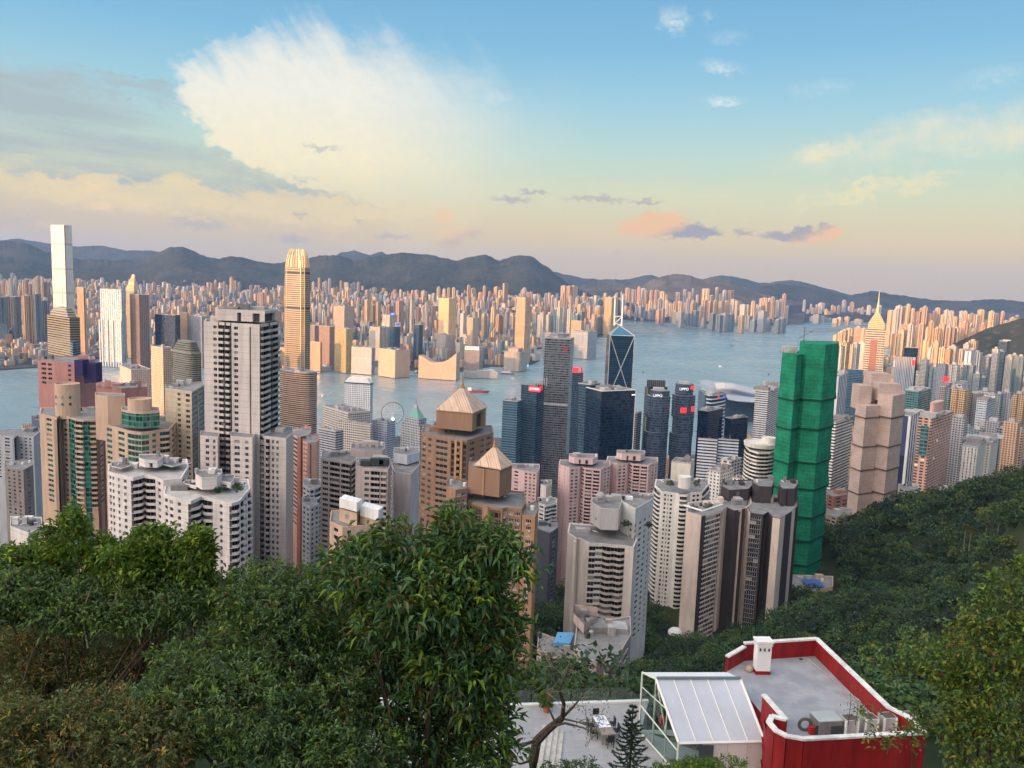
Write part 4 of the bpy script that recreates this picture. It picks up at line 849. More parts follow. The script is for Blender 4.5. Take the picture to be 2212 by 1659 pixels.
R = MID('''
skyscraper|gold and blue glass skyscraper stepping up to a pointed top on the far left|92 150 172 686 1353 40|GOLDB||roof=0,cat='skyscraper',key='ctr'
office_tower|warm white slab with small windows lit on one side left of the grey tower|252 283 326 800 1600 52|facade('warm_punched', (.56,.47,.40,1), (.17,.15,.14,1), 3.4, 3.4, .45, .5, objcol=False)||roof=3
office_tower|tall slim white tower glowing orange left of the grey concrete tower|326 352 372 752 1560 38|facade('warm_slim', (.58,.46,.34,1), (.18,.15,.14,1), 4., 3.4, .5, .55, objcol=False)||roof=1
office_tower|tapered curved glass tower with gold and blue stripes|368 412 440 764 1500 40|GOLDB||rnd=.3,roof=5,key='cosco'
office_tower|curved bronze striped twin tower below the golden skyscraper|597 664 692 806 1560 30|facade('bronze_bands', (.50,.36,.26,1), (.16,.12,.10,1), 60., 3.9, 1., .55, objcol=False, wrough=.3, metal=.5)||rnd=.35,roof=6,key='exch'
office_tower|white slab pierced by rows of round windows with a sloping roof|744 800 806 829 1487 10|WGRID||roof=0,key='jard'
office_tower|beige office block with deep square window grid and rooftop plant|697 752 800 893 1300 50|BGRID||roof=8,key='beige'
office_tower|lower beige gridded wing in front of the deep grid office block|730 800 806 918 1240 25|BGRID||roof=6
office_tower|small grey banded block below the beige gridded office|689 725 741 932 1130 35|HSTR|(.42,.43,.46,1)|roof=3,base=None
office_tower|blue white office with a wide blank end wall left of the wheel|803 836 854 914 1340 30|facade('blue_white_grid', (.55,.60,.68,1), (.04,.06,.10,1), 3.2, 3.7, .7, .6, objcol=False)||roof=4
office_tower|grey office with green copper pyramid roof and a flagpole|866 908 930 921 1240 40|facade('grey_classic', (.42,.44,.45,1), (.05,.07,.09,1), 3.6, 3.8, .6, .7, objcol=False)||roof=0,key='pyr'
office_tower|dark blue glass office tower with a comb like roof left of the red sign|1086 1118 1128 868 1280 22|BLUEG||roof=4
office_tower|dark glass tower with red lit sign beside the tall grey office|1126 1160 1176 834 1300 25|DARKG||roof=0,key='red1'
office_tower|dark teal tower carrying a big red lit rooftop sign|1230 1252 1260 806 1480 25|DARKG||roof=0,key='red2'
skyscraper|bulky black navy glass tower with a white edged roof|1262 1300 1373 846 1110 62|NAVY||roof=9,cat='skyscraper',key='navy'
office_tower|dark faceted glass tower stepping in front of the black navy tower|1248 1276 1300 832 1140 35|DARKG||roof=5,rnd=.3
office_tower|slim ridged dark tower right of the black navy tower|1368 1376 1386 893 1250 30|HSTR|(.2,.22,.24,1)|roof=1
office_tower|gold brown office tower with a black board on its roof|1393 1398 1442 836 1550 78|facade('gold_brown_glass', (.42,.27,.15,1), (.05,.05,.05,1), 30., 3.9, .82, .97, objcol=False, wrough=.4)||roof=2,key='gold'
office_tower|dark oval tower with round windows behind the lettered pair|1508 1530 1562 889 1290 40|NAVY||roof=4
office_tower|white banded rounded office tower with a red roof emblem|1521 1540 1573 855 1720 40|facade('curved_white_bands', (.66,.69,.70,1), (.02,.05,.08,1), 60., 8., 1., .66, objcol=False)||rnd=.4,roof=4,key='citic'
office_tower|dark navy block right of the dark oval tower|1566 1580 1616 905 1330 55|NAVY||roof=3
office_tower|pale office tower of white piers and black bands left of the green nets|1632 1660 1690 846 1280 30|HSTR|(.62,.63,.62,1)|roof=5,cat='office tower',key='murray'
apartment_tower|blue white paired flats with striped end wall below the lettered towers|1508 1550 1552 952 900 14|HSTR|(.60,.64,.70,1)|roof=4,base=None
apartment_tower|blue white paired flats, right half of the striped pair|1552 1596 1600 953 905 12|HSTR|(.60,.66,.74,1)|roof=4,base=None
apartment_tower|cream windowless block with a crooked roof behind the round balcony tower|1450 1492 1500 1003 770 22|paint('cream_wall', (.66,.62,.54,1), .75)||roof=2,base=None
apartment_tower|small white cluster of stepped flats above the dark ribbed tower|1527 1556 1584 1022 700 42|RESW|(.70,.69,.66,1)|roof=4,base=None
apartment_tower|pinkish flats behind the small white stepped cluster|1556 1580 1603 998 745 42|RESB|(.60,.54,.52,1)|roof=3,base=None
apartment_tower|white wing with square windows right of the small stepped cluster|1580 1598 1610 1036 690 42|RESW|(.70,.69,.66,1)|roof=2,base=None
office_tower|white and navy striped tower right of the green nets|1796 1813 1832 815 1180 30|facade('navy_panel_tower', (.66,.68,.72,1), (.02,.03,.08,1), 14., 60., .6, 1., objcol=False)||roof=2,cat='office tower'
apartment_tower|pale tower of black and white ladder balconies between the nets|1786 1806 1842 914 880 40|HSTR|(.72,.70,.64,1)|roof=4,base=None
apartment_tower|white tower with a navy strip half behind the tan nets|1944 1968 1996 900 1020 38|facade('white_navy_strip', (.66,.67,.68,1), (.03,.04,.08,1), 12., 60., .5, 1., objcol=False)||roof=2,base=None
office_tower|green glass block with a white roof behind the tan nets|1954 1985 2012 846 1350 42|GREENG||roof=4
apartment_tower|pink and brown ribbed tower standing over the wooded slope|1984 2014 2056 905 830 42|RESB|(.62,.38,.30,1)|roof=5,base=None,key='pinkr'
apartment_tower|white hillside flats with vertical ribs above the woods|2078 2112 2130 968 850 35|facade('ribbed_white', (.66,.66,.62,1), (.20,.21,.22,1), 3.2, 3.0, .4, .8, objcol=False)||roof=4,base=None
apartment_tower|taller cream flats behind the ribbed white hillside flats|2108 2140 2172 962 910 35|RESW|(.66,.64,.56,1)|roof=4,base=None
office_tower|grey office of close vertical ribs in front of the spire tower|1936 1978 1982 772 1850 12|facade('close_ribs', (.45,.47,.50,1), (.10,.12,.15,1), 3.4, 90., .5, 1., objcol=False)||roof=0,key='rib'
office_tower|black tower with two white edges behind the ribbed grey office|1954 1984 1996 752 2200 20|NAVY||roof=2
office_tower|white paired ribs forming a tall slim tower in the far right city|2084 2098 2112 760 2100 35|facade('white_ribs_tall', (.68,.68,.70,1), (.12,.14,.18,1), 9., 90., .4, 1., objcol=False)||roof=2
office_tower|dark teal glass tower standing highest at the right edge|2158 2176 2192 738 2500 35|DARKG||roof=2
office_tower|pale grey slab left of the round red lamp sign|2128 2140 2150 770 2400 35|facade('pale_slab', (.52,.54,.56,1), (.1,.12,.15,1), 3.4, 3.6, .6, .5, objcol=False)||roof=1
office_tower|blue glass block right below the ladder balcony tower roof|1830 1864 1872 800 1950 20|BLUEG||roof=3
office_tower|wide blue grey glass block below the spire tower|1872 1925 1932 808 1900 15|GREENG||roof=4
office_tower|white frame building with dark centre strips in the right city|2060 2078 2096 832 1650 35|facade('ladder_white', (.6,.62,.64,1), (.05,.07,.1,1), 10., 3.6, .55, .7, objcol=False)||roof=1
office_tower|brown slab beside the white frame building|2030 2042 2056 836 1600 35|F_GRID|(.36,.30,.27,1)|roof=1,key='lamp'
office_tower|blue grey glass office far right above the old flats|2110 2132 2150 868 1250 40|facade('blue_grey_office', (.48,.52,.56,1), (.12,.17,.2,1), 3.2, 3.6, .8, .5, objcol=False)||roof=4
''')
# details of those towers
T, pl, z, b = R['ctr']; c = ctr(pl); B = MB()
for k0, k1, z0, z1 in ((.82, .66, 0, 9), (.62, .5, 9, 14)): B.prism(inset(pl, k0), z+z0, z+z1, 0, 0, False, inset(pl, k1))
B.prism(inset(pl, .5), z+14, P(132, 665, 1353).z, 0, 0, False, inset(pl, .05)); B.build('stepped_roof', GOLDB, T)
B = MB(); B.tube([(*c, z+20), (*c, z+52)], [.9, .2], 5); B.build('mast', M_steel, T)
q = inset(pl, 1.22); B = MB(); B.prism([pl[0]]+[(pl[0][0]+(q[0][0]-pl[0][0])*1.6, pl[0][1]+(q[0][1]-pl[0][1])*1.6)]+[pl[1]], b, z-38, 0, 0); B.build('blue_bay', BLUEG, T)
T, pl, z, b = R['cosco']; B = MB()
for i in range(5): B.prism(inset(arc(pl, 4, .3), .96-.07*i), z+i*4, z+i*4+4, 0, 0)
B.build('terraced_roof', GOLDB, T)
T, pl, z, b = R['jard']; B = MB(); B.prism(inset(pl, 1.0), z, P(800, 818, 1487).z, 0, 0, False, inset(pl, .72)); B.build('sloping_roof', M_white, T)
B = MB(); B.prism(inset(pl, 1.01), z-2, z+.5, 0, 0); B.build('cornice', M_dark, T)
T, pl, z, b = R['pyr']; c = ctr(pl); q = inset(pl, .72); B = MB(); B.prism(q, z, P(900, 906, 1240).z, 0, 0); B.build('attic', bpy.data.materials['grey_classic'], T)
B = MB(); B.prism(inset(pl, .60), P(900, 906, 1240).z, P(900, 886, 1240).z, 0, 0, False, inset(pl, .16)); B.build('copper_roof', paint('copper_green', (.16, .34, .28, 1), .7), T)
B = MB(); B.prism(inset(pl, .15), P(900, 887, 1240).z, P(900, 879, 1240).z, 0, 0); B.build('lantern', M_ROOFL, T)
B = MB(); B.tube([(*c, P(900, 880, 1240).z), (*c, P(900, 861, 1240).z)], [.4, .12], 5); B.build('flagpole', M_dark, T)
T, pl, z, b = R['red1']; B = MB()
for i in range(6): f = i/5; B.box((pl[0][0]+(pl[1][0]-pl[0][0])*f-3+i*1.2, pl[0][1]+12+f*8, z), (1.2, 14, 7+i*.8), 0)
B.build('roof_fins', M_ROOFL, T); signboard(T, pl, 3, .86, z-5, 19, 8, M_redlit, '友邦保險', M_whitelit, 'lit_sign', 4.4, 1.)
signboard(T, pl, 0, .5, z-5, 9, 8, M_redlit, name='lit_sign', out=1.)
T, pl, z, b = R['red2']; signboard(T, pl, 3, .5, z+5, 16, 9, M_redlit, name='lit_sign'); signboard(T, pl, 0, .4, z+5, 8, 9, M_redlit, name='lit_sign')
T, pl, z, b = R['navy']; B = MB(); q = inset(pl, 1.004)
for i in (3, 0): a, c = q[i], q[(i+1) % 4]; B.tube([(*a, z+.6), (*c, z+.6)], .5, 4)
B.tube([(*q[1], b), (*q[1], z)], .7, 4); B.build('white_edge', M_steel, T); signboard(T, pl, 0, .93, z-6, 5, 1.6, M_whitelit, name='small_lit_sign')
T, pl, z, b = R['gold']; B = MB(); B.box((ctr(pl)[0]-3, ctr(pl)[1]-14, z+1), (34, 2, 13)); B.build('roof_board', M_dark, T)
B = MB()
for i in range(9): B.box((ctr(pl)[0]-17+i*3.6, ctr(pl)[1]-15.3, z+1), (.4, .4, 13))
B.build('board_frame', M_ROOFL, T)
T, pl, z, b = R['citic']; signboard(T, pl, 0, .35, z-5, 7, 6, M_redlit, name='lit_emblem'); signboard(T, pl, 0, .7, z-5, 12, 4, M_bluelit, name='lit_sign')
T, pl, z, b = R['murray']; B = MB()
for i in range(6): B.box((ctr(pl)[0]-8+i*4, ctr(pl)[1]-3, z), (1, 6, 12))
B.box((ctr(pl)[0]+2, ctr(pl)[1], z+1), (24, 6, 9)); B.build('louvre_frame', M_ROOFL, T)
T, pl, z, b = R['rib']; signboard(T, pl, 3, .9, z-12, 6, 12, M_redlit, name='red_sign')
T, pl, z, b = R['lamp']; B = MB(); p = P(2043, 819, 1590); B.box((p.x, p.y, p.z-5), (1.2, 1, 6)); B.build('sign_post', M_dark, T)
B = MB(); n = 18
for k in range(n): a0, a1 = 2*math.pi*k/n, 2*math.pi*(k+1)/n; B.poly([(p.x, p.y-1.2, p.z), (p.x+6*math.cos(a0), p.y-1.2, p.z+6*math.sin(a0)), (p.x+6*math.cos(a1), p.y-1.2, p.z+6*math.sin(a1))])
B.build('round_lit_sign', M_redlit, T)
T, pl, z, b = R['pinkr']; B = MB(); B.prism(arc(inset(pl, .5), 4, .4), z, z+14, 0, 0); B.build('roof_drum', paint('pink_plaster', (.60, .36, .29, 1), .8), T)
B = MB(); a, c = pl[3], pl[0]; m_ = ((a[0]*.45+c[0]*.55), (a[1]*.45+c[1]*.55)); B.box((m_[0]-1, m_[1]-1.4, z-38), (7, 2, 30), 0, math.atan2(c[1]-a[1], c[0]-a[0])); B.build('green_bay', GREENG, T)
T, pl, z, b = R['exch']

# paired dark towers of stacked faceted drums, each lettered
def koala(xc, w, yt, F, label, secs, reds=()):
    c0 = P(xc, yt, F); T = thing('office_tower', label, 'office tower', (c0.x, c0.y+18, 3)); c = (c0.x, c0.y+18); r = w*F/FPX/2
    for k, (y0, y1, s, sx) in enumerate(secs):
        pl = [(c[0]+sx+r*s*math.cos(t)*(1.08 if i % 2 else 1.), c[1]+r*s*math.sin(t)) for i, t in enumerate(np.linspace(0, 2*math.pi, 13)[:-1]+.2)]
        B = MB(); B.prism(pl, P(xc, y1, F).z if y1 < 1100 else 3, P(xc, y0, F).z, 0, 1, True); B.build('wall' if k == 0 else 'drum', [facade('grey_blue_glass', (.10, .13, .17, 1), (.035, .055, .085, 1), 3., 3.9, .9, .8, vary=.5, objcol=False, wrough=.3, grough=.1), M_ROOF], T)
    zt = c0.z; B = MB(); B.box((c[0], c[1], zt), (r*.9, r*.6, 4)); B.build('roof_plant', M_ROOFL, T)
    text('LIPPO', M_whitelit, (c[0]-r*.25, c[1]-r*1.12, P(xc, yt+9, F).z), 0, 5.5, T)
    for dx, yy_, w_, h_ in reds: B = MB(); p = P(xc+dx, yy_, F); B.box((p.x, c[1]-r*1.12, p.z), (w_, .8, h_)); B.build('lit_sign', M_redlit, T)
koala(1427, 50, 846, 1250, 'left one of two lettered dark towers of stacked glass drums', [(846, 862, .82, 2), (858, 905, 1., 0), (900, 940, .92, 1), (936, 985, 1.02, -1), (980, 1200, .96, 0)])
koala(1484, 46, 832, 1270, 'right one of two lettered dark towers, with red lit panels', [(832, 862, .8, 0), (856, 905, 1.02, 0), (898, 945, .94, 1), (940, 990, 1.02, -1), (984, 1200, .96, 0)], [(12, 841, 6, 5), (-8, 892, 9, 8), (12, 889, 4, 8)])
# convention hall with winged roofs
T = thing('convention_hall', 'exhibition hall under grey winged roofs on the water edge', 'hall', (*G(1590, 880).xy, 3)); F = 2350
def wing(prof0, prof1, F0, F1, nm, th=2.):
    B = MB(); n = len(prof0); a = [P(x, y, F0) for x, y in prof0]; c = [P(x, y, F1) for x, y in prof1]; m_ = 7
    g_ = [[a[i].lerp(c[i], j/m_)+Vector((0, 0, 5*math.sin(math.pi*j/m_))) for j in range(m_+1)] for i in range(n)]
    for i in range(n-1):
        for j in range(m_): B.quad(g_[i][j], g_[i+1][j], g_[i+1][j+1], g_[i][j+1]); B.quad(*[p-Vector((0, 0, th)) for p in (g_[i][j+1], g_[i+1][j+1], g_[i+1][j], g_[i][j])])
        B.quad(g_[i][0]-Vector((0, 0, th)), g_[i+1][0]-Vector((0, 0, th)), g_[i+1][0], g_[i][0])
    B.build(nm, paint('zinc_roof', (.40, .42, .45, 1), .45, .15, .05), T, True)
wing([(1516, 838), (1530, 846), (1552, 852), (1580, 851), (1610, 858), (1640, 862)], [(1509, 821), (1530, 821), (1552, 825), (1582, 829), (1612, 836), (1640, 842)], 2300, 2420, 'roof_wing')
wing([(1548, 841), (1566, 838), (1588, 840), (1612, 846), (1635, 850)], [(1540, 827), (1562, 825), (1586, 828), (1612, 834), (1635, 840)], 2290, 2330, 'roof_wing')
wing([(1572, 862), (1596, 866), (1625, 868), (1650, 866)], [(1562, 851), (1592, 852), (1622, 857), (1650, 858)], 2240, 2330, 'roof_wing')
B = MB(); p, q = P(1524, 850, 2330), P(1640, 868, 2330); B.prism([(p.x, p.y), (q.x, q.y), (q.x, q.y+90), (p.x, p.y+90)], 2, p.z-2, 0, 0); B.build('glass_hall', DARKG, T)
# the big wheel
c = P(848, 893, 1917); T = thing('ferris_wheel', 'white observation wheel on the near waterfront', 'ferris wheel', (c.x, c.y, 3)); r = 24*1917/FPX; ax = Vector((.93, .37, 0)).normalized(); n = 42
pt = lambda k, rr: c+ax*rr*math.cos(2*math.pi*k/n)+Vector((0, 0, rr*math.sin(2*math.pi*k/n)))
for rr in (r, r*.93):
    B = MB(); B.tube([pt(k, rr) for k in range(n+1)], .45, 5); B.build('rim', M_steel, T)
for k in range(0, n, 3): B = MB(); B.tube([c, pt(k, r)], .16, 4); B.build('spoke', M_steel, T)
gm = None
for k in range(n):
    p = pt(k, r*1.03)
    if gm is None: B = MB(); B.lathe((0, 0, -1.2), [(.2, 0), (1.1, .3), (1.2, 1.4), (.9, 2.2), (.2, 2.5)], 8); gm = B.mesh('gondola', [M_dark])
    link('gondola', gm, T, tuple(p-Vector(T['_w'])))
for sgn in (-1, 1):
    for ww in (-1, 1): B = MB(); B.tube([c+Vector((.4*ww, -.9*ww, 0)), Vector((c.x+ax.x*11*sgn-5*ww, c.y+ax.y*11*sgn-8*ww, 3))], [.8, .6], 6); B.build('leg', M_steel, T)
B = MB(); p = P(849, 905, 1905); n2 = 16
B.poly([(p.x+3.4*math.cos(2*math.pi*k/n2), p.y, p.z+3.4*math.sin(2*math.pi*k/n2)) for k in range(n2)]); B.build('lit_disc', flat('lamp_white', (1, 1, 1, 1), .5, 0, 1.5), T)
# ------------------------------------------------------------------ apartment towers close below the viewer, built storey by storey
G_WIN = glass('window_glass', (.026, .033, .042, 1)); G_GREEN = glass('green_window_glass', (.015, .11, .095, 1)); G_DARK = glass('dark_balcony_glass', (.022, .024, .028, 1), .15, .5)
M_frame = flat('window_frame_grey', (.35, .35, .35, 1), .5); M_framew = flat('window_frame_white', (.7, .7, .68, 1), .5)
_wc = {}
def winmesh(w, h, mull, fr, gl, dep=.0):
    key = (round(w, 1), round(h, 1), mull, fr.name, gl.name)
    if key in _wc: return _wc[key]
    w, h = round(w, 1), round(h, 1); B = MB(); f = .09
    B.quad((-w/2, 0, 0), (w/2, 0, 0), (w/2, 0, h), (-w/2, 0, h), 1)
    def bar(x0, x1, z0, z1, y=-.07):
        B.quad((x0, y, z0), (x1, y, z0), (x1, y, z1), (x0, y, z1), 0); B.quad((x0, y, z1), (x1, y, z1), (x1, 0, z1), (x0, 0, z1), 0); B.quad((x1, y, z0), (x1, 0, z0), (x1, 0, z1), (x1, y, z1), 0); B.quad((x0, 0, z0), (x0, y, z0), (x0, y, z1), (x0, 0, z1), 0)
    bar(-w/2, w/2, 0, f); bar(-w/2, w/2, h-f, h); bar(-w/2, -w/2+f, f, h-f); bar(w/2-f, w/2, f, h-f)
    for i in range(1, mull+1): x = -w/2+w*i/(mull+1); bar(x-f/2, x+f/2, f, h-f, -.06)
    me = B.mesh('window', [fr, gl]); _wc[key] = (me, w, h); return _wc[key]
_bc = {}
def balmesh(w, d, style, mat):
    key = (round(w, 1), round(d, 1), style, mat.name)
    if key in _bc: return _bc[key]
    w = round(w, 1); B = MB(); t = .14; ph = 1.05
    if style == 'round':
        n = 7; pl = [(-w/2, .3)]+[(-w/2*math.cos(math.pi*i/n), -d*math.sin(math.pi*i/n)**.6) for i in range(n+1)]+[(w/2, .3)]
        B.prism(pl, -.25, 0, 0, 0, True); o = pl[1:-1]; q = [(p[0]*.94, p[1]+.12) for p in o]
        for i in range(len(o)-1):
            B.quad((*o[i], 0), (*o[i+1], 0), (*o[i+1], ph), (*o[i], ph)); B.quad((*q[i+1], 0), (*q[i], 0), (*q[i], ph), (*q[i+1], ph)); B.quad((*o[i], ph), (*o[i+1], ph), (*q[i+1], ph), (*q[i], ph))
    else:
        if style == 'zig': pl = [(-w/2, .3), (-w/2, -.1), (-w*.1, -d), (w*.1, -d), (w/2, -.1), (w/2, .3)]
        else: pl = [(-w/2, .3), (-w/2, -d), (w/2, -d), (w/2, .3)]
        B.prism(pl, -.25, 0, 0, 0, True)
        for i in range(len(pl)-1):
            a, b = pl[i], pl[i+1]; L = math.hypot(b[0]-a[0], b[1]-a[1]); nx, ny = -(b[1]-a[1])/L*t, (b[0]-a[0])/L*t
            q = [a, b, (b[0]+nx, b[1]+ny), (a[0]+nx, a[1]+ny)]; B.prism(q, 0, ph, 0, 0)
    me = B.mesh('balcony', [mat]); _bc[key] = me; return me
class Tower:
    def __init__(s, name, label, loc, wall, cat='apartment tower', opts=None, group=None):
        s.T = thing(name, label, cat, loc, group); s.wall = wall; s.W = []; s.Bl = []; s.AC = []; s.o = dict(fh=3.05, sill=.95, head=.45, par=1.2, mull=1, fr=M_frame, gl=G_WIN, bal=wall, style='box', bd=1.1, dep=.28, trim=wall, ac=.25); s.o.update(opts or {})
        s.rng = random.Random(label)
    def face(s, B, p0, p1, zt, zb, cols, zvis=None, o=None):
        """one wall, left to right; cols such as 's20 w8 b12': s wall, w window, b balcony, g glass strip, r slot, p pier, t tall window"""
        o = {**s.o, **(o or {})}; L = math.hypot(p1[0]-p0[0], p1[1]-p0[1]); d = ((p1[0]-p0[0])/L, (p1[1]-p0[1])/L); n = (d[1], -d[0]); th = math.atan2(d[1], d[0])
        cs = [(c[0], float(c[1:] or 10)) for c in cols.split()]; tot = sum(c[1] for c in cs); u = 0; zv = zb if zvis is None else max(zb, zvis)
        at = lambda u_, dep: (p0[0]+d[0]*u_-n[0]*dep, p0[1]+d[1]*u_-n[1]*dep)
        def q(u0, u1, z0, z1, d0=0., mi=0):
            B.quad((*at(u0, d0), z0), (*at(u1, d0), z0), (*at(u1, d0), z1), (*at(u0, d0), z1), mi, [(u0, z0), (u1, z0), (u1, z1), (u0, z1)])
        def reveal(u0, u1, z0, z1, dep, mi=0):
            B.quad((*at(u0, 0), z0), (*at(u0, dep), z0), (*at(u0, dep), z1), (*at(u0, 0), z1), mi); B.quad((*at(u1, dep), z0), (*at(u1, 0), z0), (*at(u1, 0), z1), (*at(u1, dep), z1), mi)
            B.quad((*at(u0, 0), z0), (*at(u1, 0), z0), (*at(u1, dep), z0), (*at(u0, dep), z0), mi); B.quad((*at(u0, dep), z1), (*at(u1, dep), z1), (*at(u1, 0), z1), (*at(u0, 0), z1), mi)
        nf = int((zt-o['par']-zv)/o['fh'])
        for k, w in cs:
            w = w/tot*L; u0, u1 = u, u+w; u = u1
            if k in 's' or w < .25: q(u0, u1, zb, zt); continue
            if k == 'x': q(u0, u1, zb, zt, 0., 1); continue
            if k == 'p': # pier standing proud
                q(u0, u1, zb, zt, -.45, 1)
                for uu, sg in ((u0, 1), (u1, -1)): B.quad((*at(uu, 0 if sg > 0 else -.45), zb), (*at(uu, -.45 if sg > 0 else 0), zb), (*at(uu, -.45 if sg > 0 else 0), zt), (*at(uu, 0 if sg > 0 else -.45), zt), 1)
                continue
            if k == 'r':
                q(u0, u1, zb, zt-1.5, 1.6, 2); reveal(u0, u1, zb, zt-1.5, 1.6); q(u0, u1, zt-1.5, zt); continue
            if k == 'g':
                top = zt-1.2; reveal(u0, u1, zb, top, .3); q(u0, u1, top, zt)
                Bg = MB(); Bg.quad((*at(u0, .3), zb), (*at(u1, .3), zb), (*at(u1, .3), top), (*at(u0, .3), top), 0, [(0, zb), (w, zb), (w, top), (0, top)]); Bg.build('glass_strip', o.get('strip', S_DARK), s.T); continue
            z = zt-o['par']
            q(u0, u1, z, zt)
            for i in range(nf):
                z1 = z-i*o['fh']; z0 = z1-o['fh']
                if k in 'wta':
                    si = o['sill'] if k != 't' else .35; hh = round(o['fh']-si-o['head'], 1); ww = round(w, 1); zs = z0+si
                    q(u0, u1, z0, zs); q(u0, u1, zs+hh, z1); reveal(u0, u1, zs, zs+hh, o['dep'])
                    s.W.append((*at((u0+u1)/2, o['dep']), zs, th, ww, hh, o['mull'] if w > 1.2 else 0, o['fr'], o['gl']))
                    if s.rng.random() < o['ac']: s.AC.append((*at(u0+.5 if s.rng.random() < .5 else u1-.5, -.25), zs-.75, th))
                elif k == 'b':
                    hh = round(o['fh']-.3, 1); q(u0, u1, z0+hh, z1); dep = 1.3; reveal(u0, u1, z0, z0+hh, dep, 2)
                    s.W.append((*at((u0+u1)/2, dep), z0+.05, th, round(w, 1), hh-.1, 2 if w > 3 else 1, o['fr'], o.get('bgl', G_DARK)))
                    s.Bl.append((*at((u0+u1)/2, 0), z0, th, w, o['bd'], o['style'], o['bal']))
            q(u0, u1, zb, z-nf*o['fh'])
    def poly(s, pts, yref, F=None, z=None, edges=(), depth=18., base=None, zvis=None, part='wall', wall=None, roof=True, o=None, back='s', mats=None, kit=3):
        """pts: (column, distance) of the visible corners left to right, measured on row yref"""
        P3 = [P(x, yref, f) for x, f in pts]; zt = z if z is not None else P3[0].z
        xy = [(p.x, p.y) for p in P3]; m_ = (P3[0]+P3[-1])/2; v = Vector((m_.x, m_.y)).normalized()
        bk = [(xy[-1][0]+v.x*depth, xy[-1][1]+v.y*depth), (xy[0][0]+v.x*depth, xy[0][1]+v.y*depth)]; full = xy+bk
        if base is None: base = gz(*ctr(full))-8
        B = MB()
        for i in range(len(full)):
            a, b = full[i], full[(i+1) % len(full)]
            cols = edges[i] if i < len(edges) else back
            s.face(B, a, b, zt, base, cols, zvis, o)
        if roof: B.poly([(*p, zt-.6) for p in full], 3)
        w_ = wall or s.wall
        B.build(part, mats or [w_, s.o['trim'], M_recess_shade, M_ROOF], s.T)
        q = inset(full, .96); B = MB()
        for i in range(len(full)):
            a, b, a2, b2 = full[i], full[(i+1) % len(full)], q[i], q[(i+1) % len(full)]
            B.quad((*b2, zt-.6), (*a2, zt-.6), (*a2, zt), (*b2, zt)); B.quad((*a, zt), (*b, zt), (*b2, zt), (*a2, zt))
        B.build('parapet', w_, s.T)
        rg = random.Random(str(pts)); c = ctr(full); e = xy[-1][0]-xy[0][0]
        for i in range(kit):
            f, g_ = .15+.7*rg.random(), .25+.5*rg.random(); x = xy[0][0]*(1-f)+xy[-1][0]*f+v.x*depth*g_; y = xy[0][1]*(1-f)+xy[-1][1]*f+v.y*depth*g_
            B = MB(); sx = min(abs(e)*.22, 5)*(.5+rg.random()); B.box((x, y, zt-.6), (sx, sx*(.5+rg.random()), 1.2+2.4*rg.random()), 0, rg.random()*.2); B.build('roof_plant', rg.choice([M_ROOFL, w_, M_ROOF]), s.T)
        for i in range(kit):
            f, g_ = rg.random(), .2+.6*rg.random(); x = xy[0][0]*(1-f)+xy[-1][0]*f+v.x*depth*g_; y = xy[0][1]*(1-f)+xy[-1][1]*f+v.y*depth*g_; B = MB(); k = rg.random()
            if k < .4: B.lathe((x, y, zt-.6), [(.9, 0), (.9, 1.7), (.8, 1.9), (0, 2.)], 10); B.build('water_tank', rg.choice([M_ROOFL, M_white, M_dark]), s.T)
            elif k < .75: B.tube([(x, y, zt-.6), (x, y, zt+3+3*rg.random())], .07, 4); B.build('antenna', M_dark, s.T)
            else: a, b_ = rg.random()*3, 2+3*rg.random(); B.tube([(x, y, zt-.2), (x+b_*math.cos(a), y+b_*math.sin(a), zt-.2)], .22, 5); B.build('roof_duct', M_steel, s.T)
        return full, zt, base
    def done(s):
        off = Vector(s.T['_w'])
        W = sorted(s.W, key=lambda w: (Vector(w[:3])-CAM).length)
        rest = MB()
        slots = []
        for i, (x, y, z, th, w, h, mu, fr, gl) in enumerate(W):
            me, w2, h2 = winmesh(w, h, mu, fr, gl)
            if i < 100: link('window', me, s.T, (x-off.x, y-off.y, z-off.z), th)
            else:
                ca, sa = math.cos(th), math.sin(th); n0 = len(rest.v)
                for v in me.vertices: rest.v.append((x+ca*v.co.x-sa*v.co.y, y+sa*v.co.x+ca*v.co.y, z+v.co.z))
                for p in me.polygons:
                    rest.f.append(tuple(n0+k for k in p.vertices)); rest.uv += [(0, 0)]*len(p.vertices)
                    m_ = me.materials[p.material_index]
                    if m_ not in slots: slots.append(m_)
                    rest.mi.append(slots.index(m_))
        o = rest.build('window', slots, s.T)
        if o: o['kind'] = 'stuff'
        Bl = sorted(s.Bl, key=lambda w: (Vector(w[:3])-CAM).length); rest = MB()
        for i, (x, y, z, th, w, d, st, mt) in enumerate(Bl):
            me = balmesh(w*.98, d, st, mt)
            if i < 100: link('balcony', me, s.T, (x-off.x, y-off.y, z-off.z), th)
            else:
                ca, sa = math.cos(th), math.sin(th); n0 = len(rest.v)
                for v in me.vertices: rest.v.append((x+ca*v.co.x-sa*v.co.y, y+sa*v.co.x+ca*v.co.y, z+v.co.z))
                for p in me.polygons: rest.f.append(tuple(n0+k for k in p.vertices)); rest.uv += [(0, 0)]*len(p.vertices); rest.mi.append(0)
        if rest.f: o = rest.build('balcony', Bl[-1][7], s.T); o['kind'] = 'stuff'
        B = MB(); acm = None
        for i, (x, y, z, th) in enumerate(sorted(s.AC, key=lambda w: (Vector(w[:3])-CAM).length)[:60]):
            if 'ac' not in _bc:
                b = MB(); b.box((0, 0, 0), (.8, .5, .6)); _bc['ac'] = b.mesh('air_conditioner', [paint('ac_casing', (.5, .5, .48, 1), .6)])
            link('air_conditioner', _bc['ac'], s.T, (x-off.x, y-off.y, z-off.z), th)
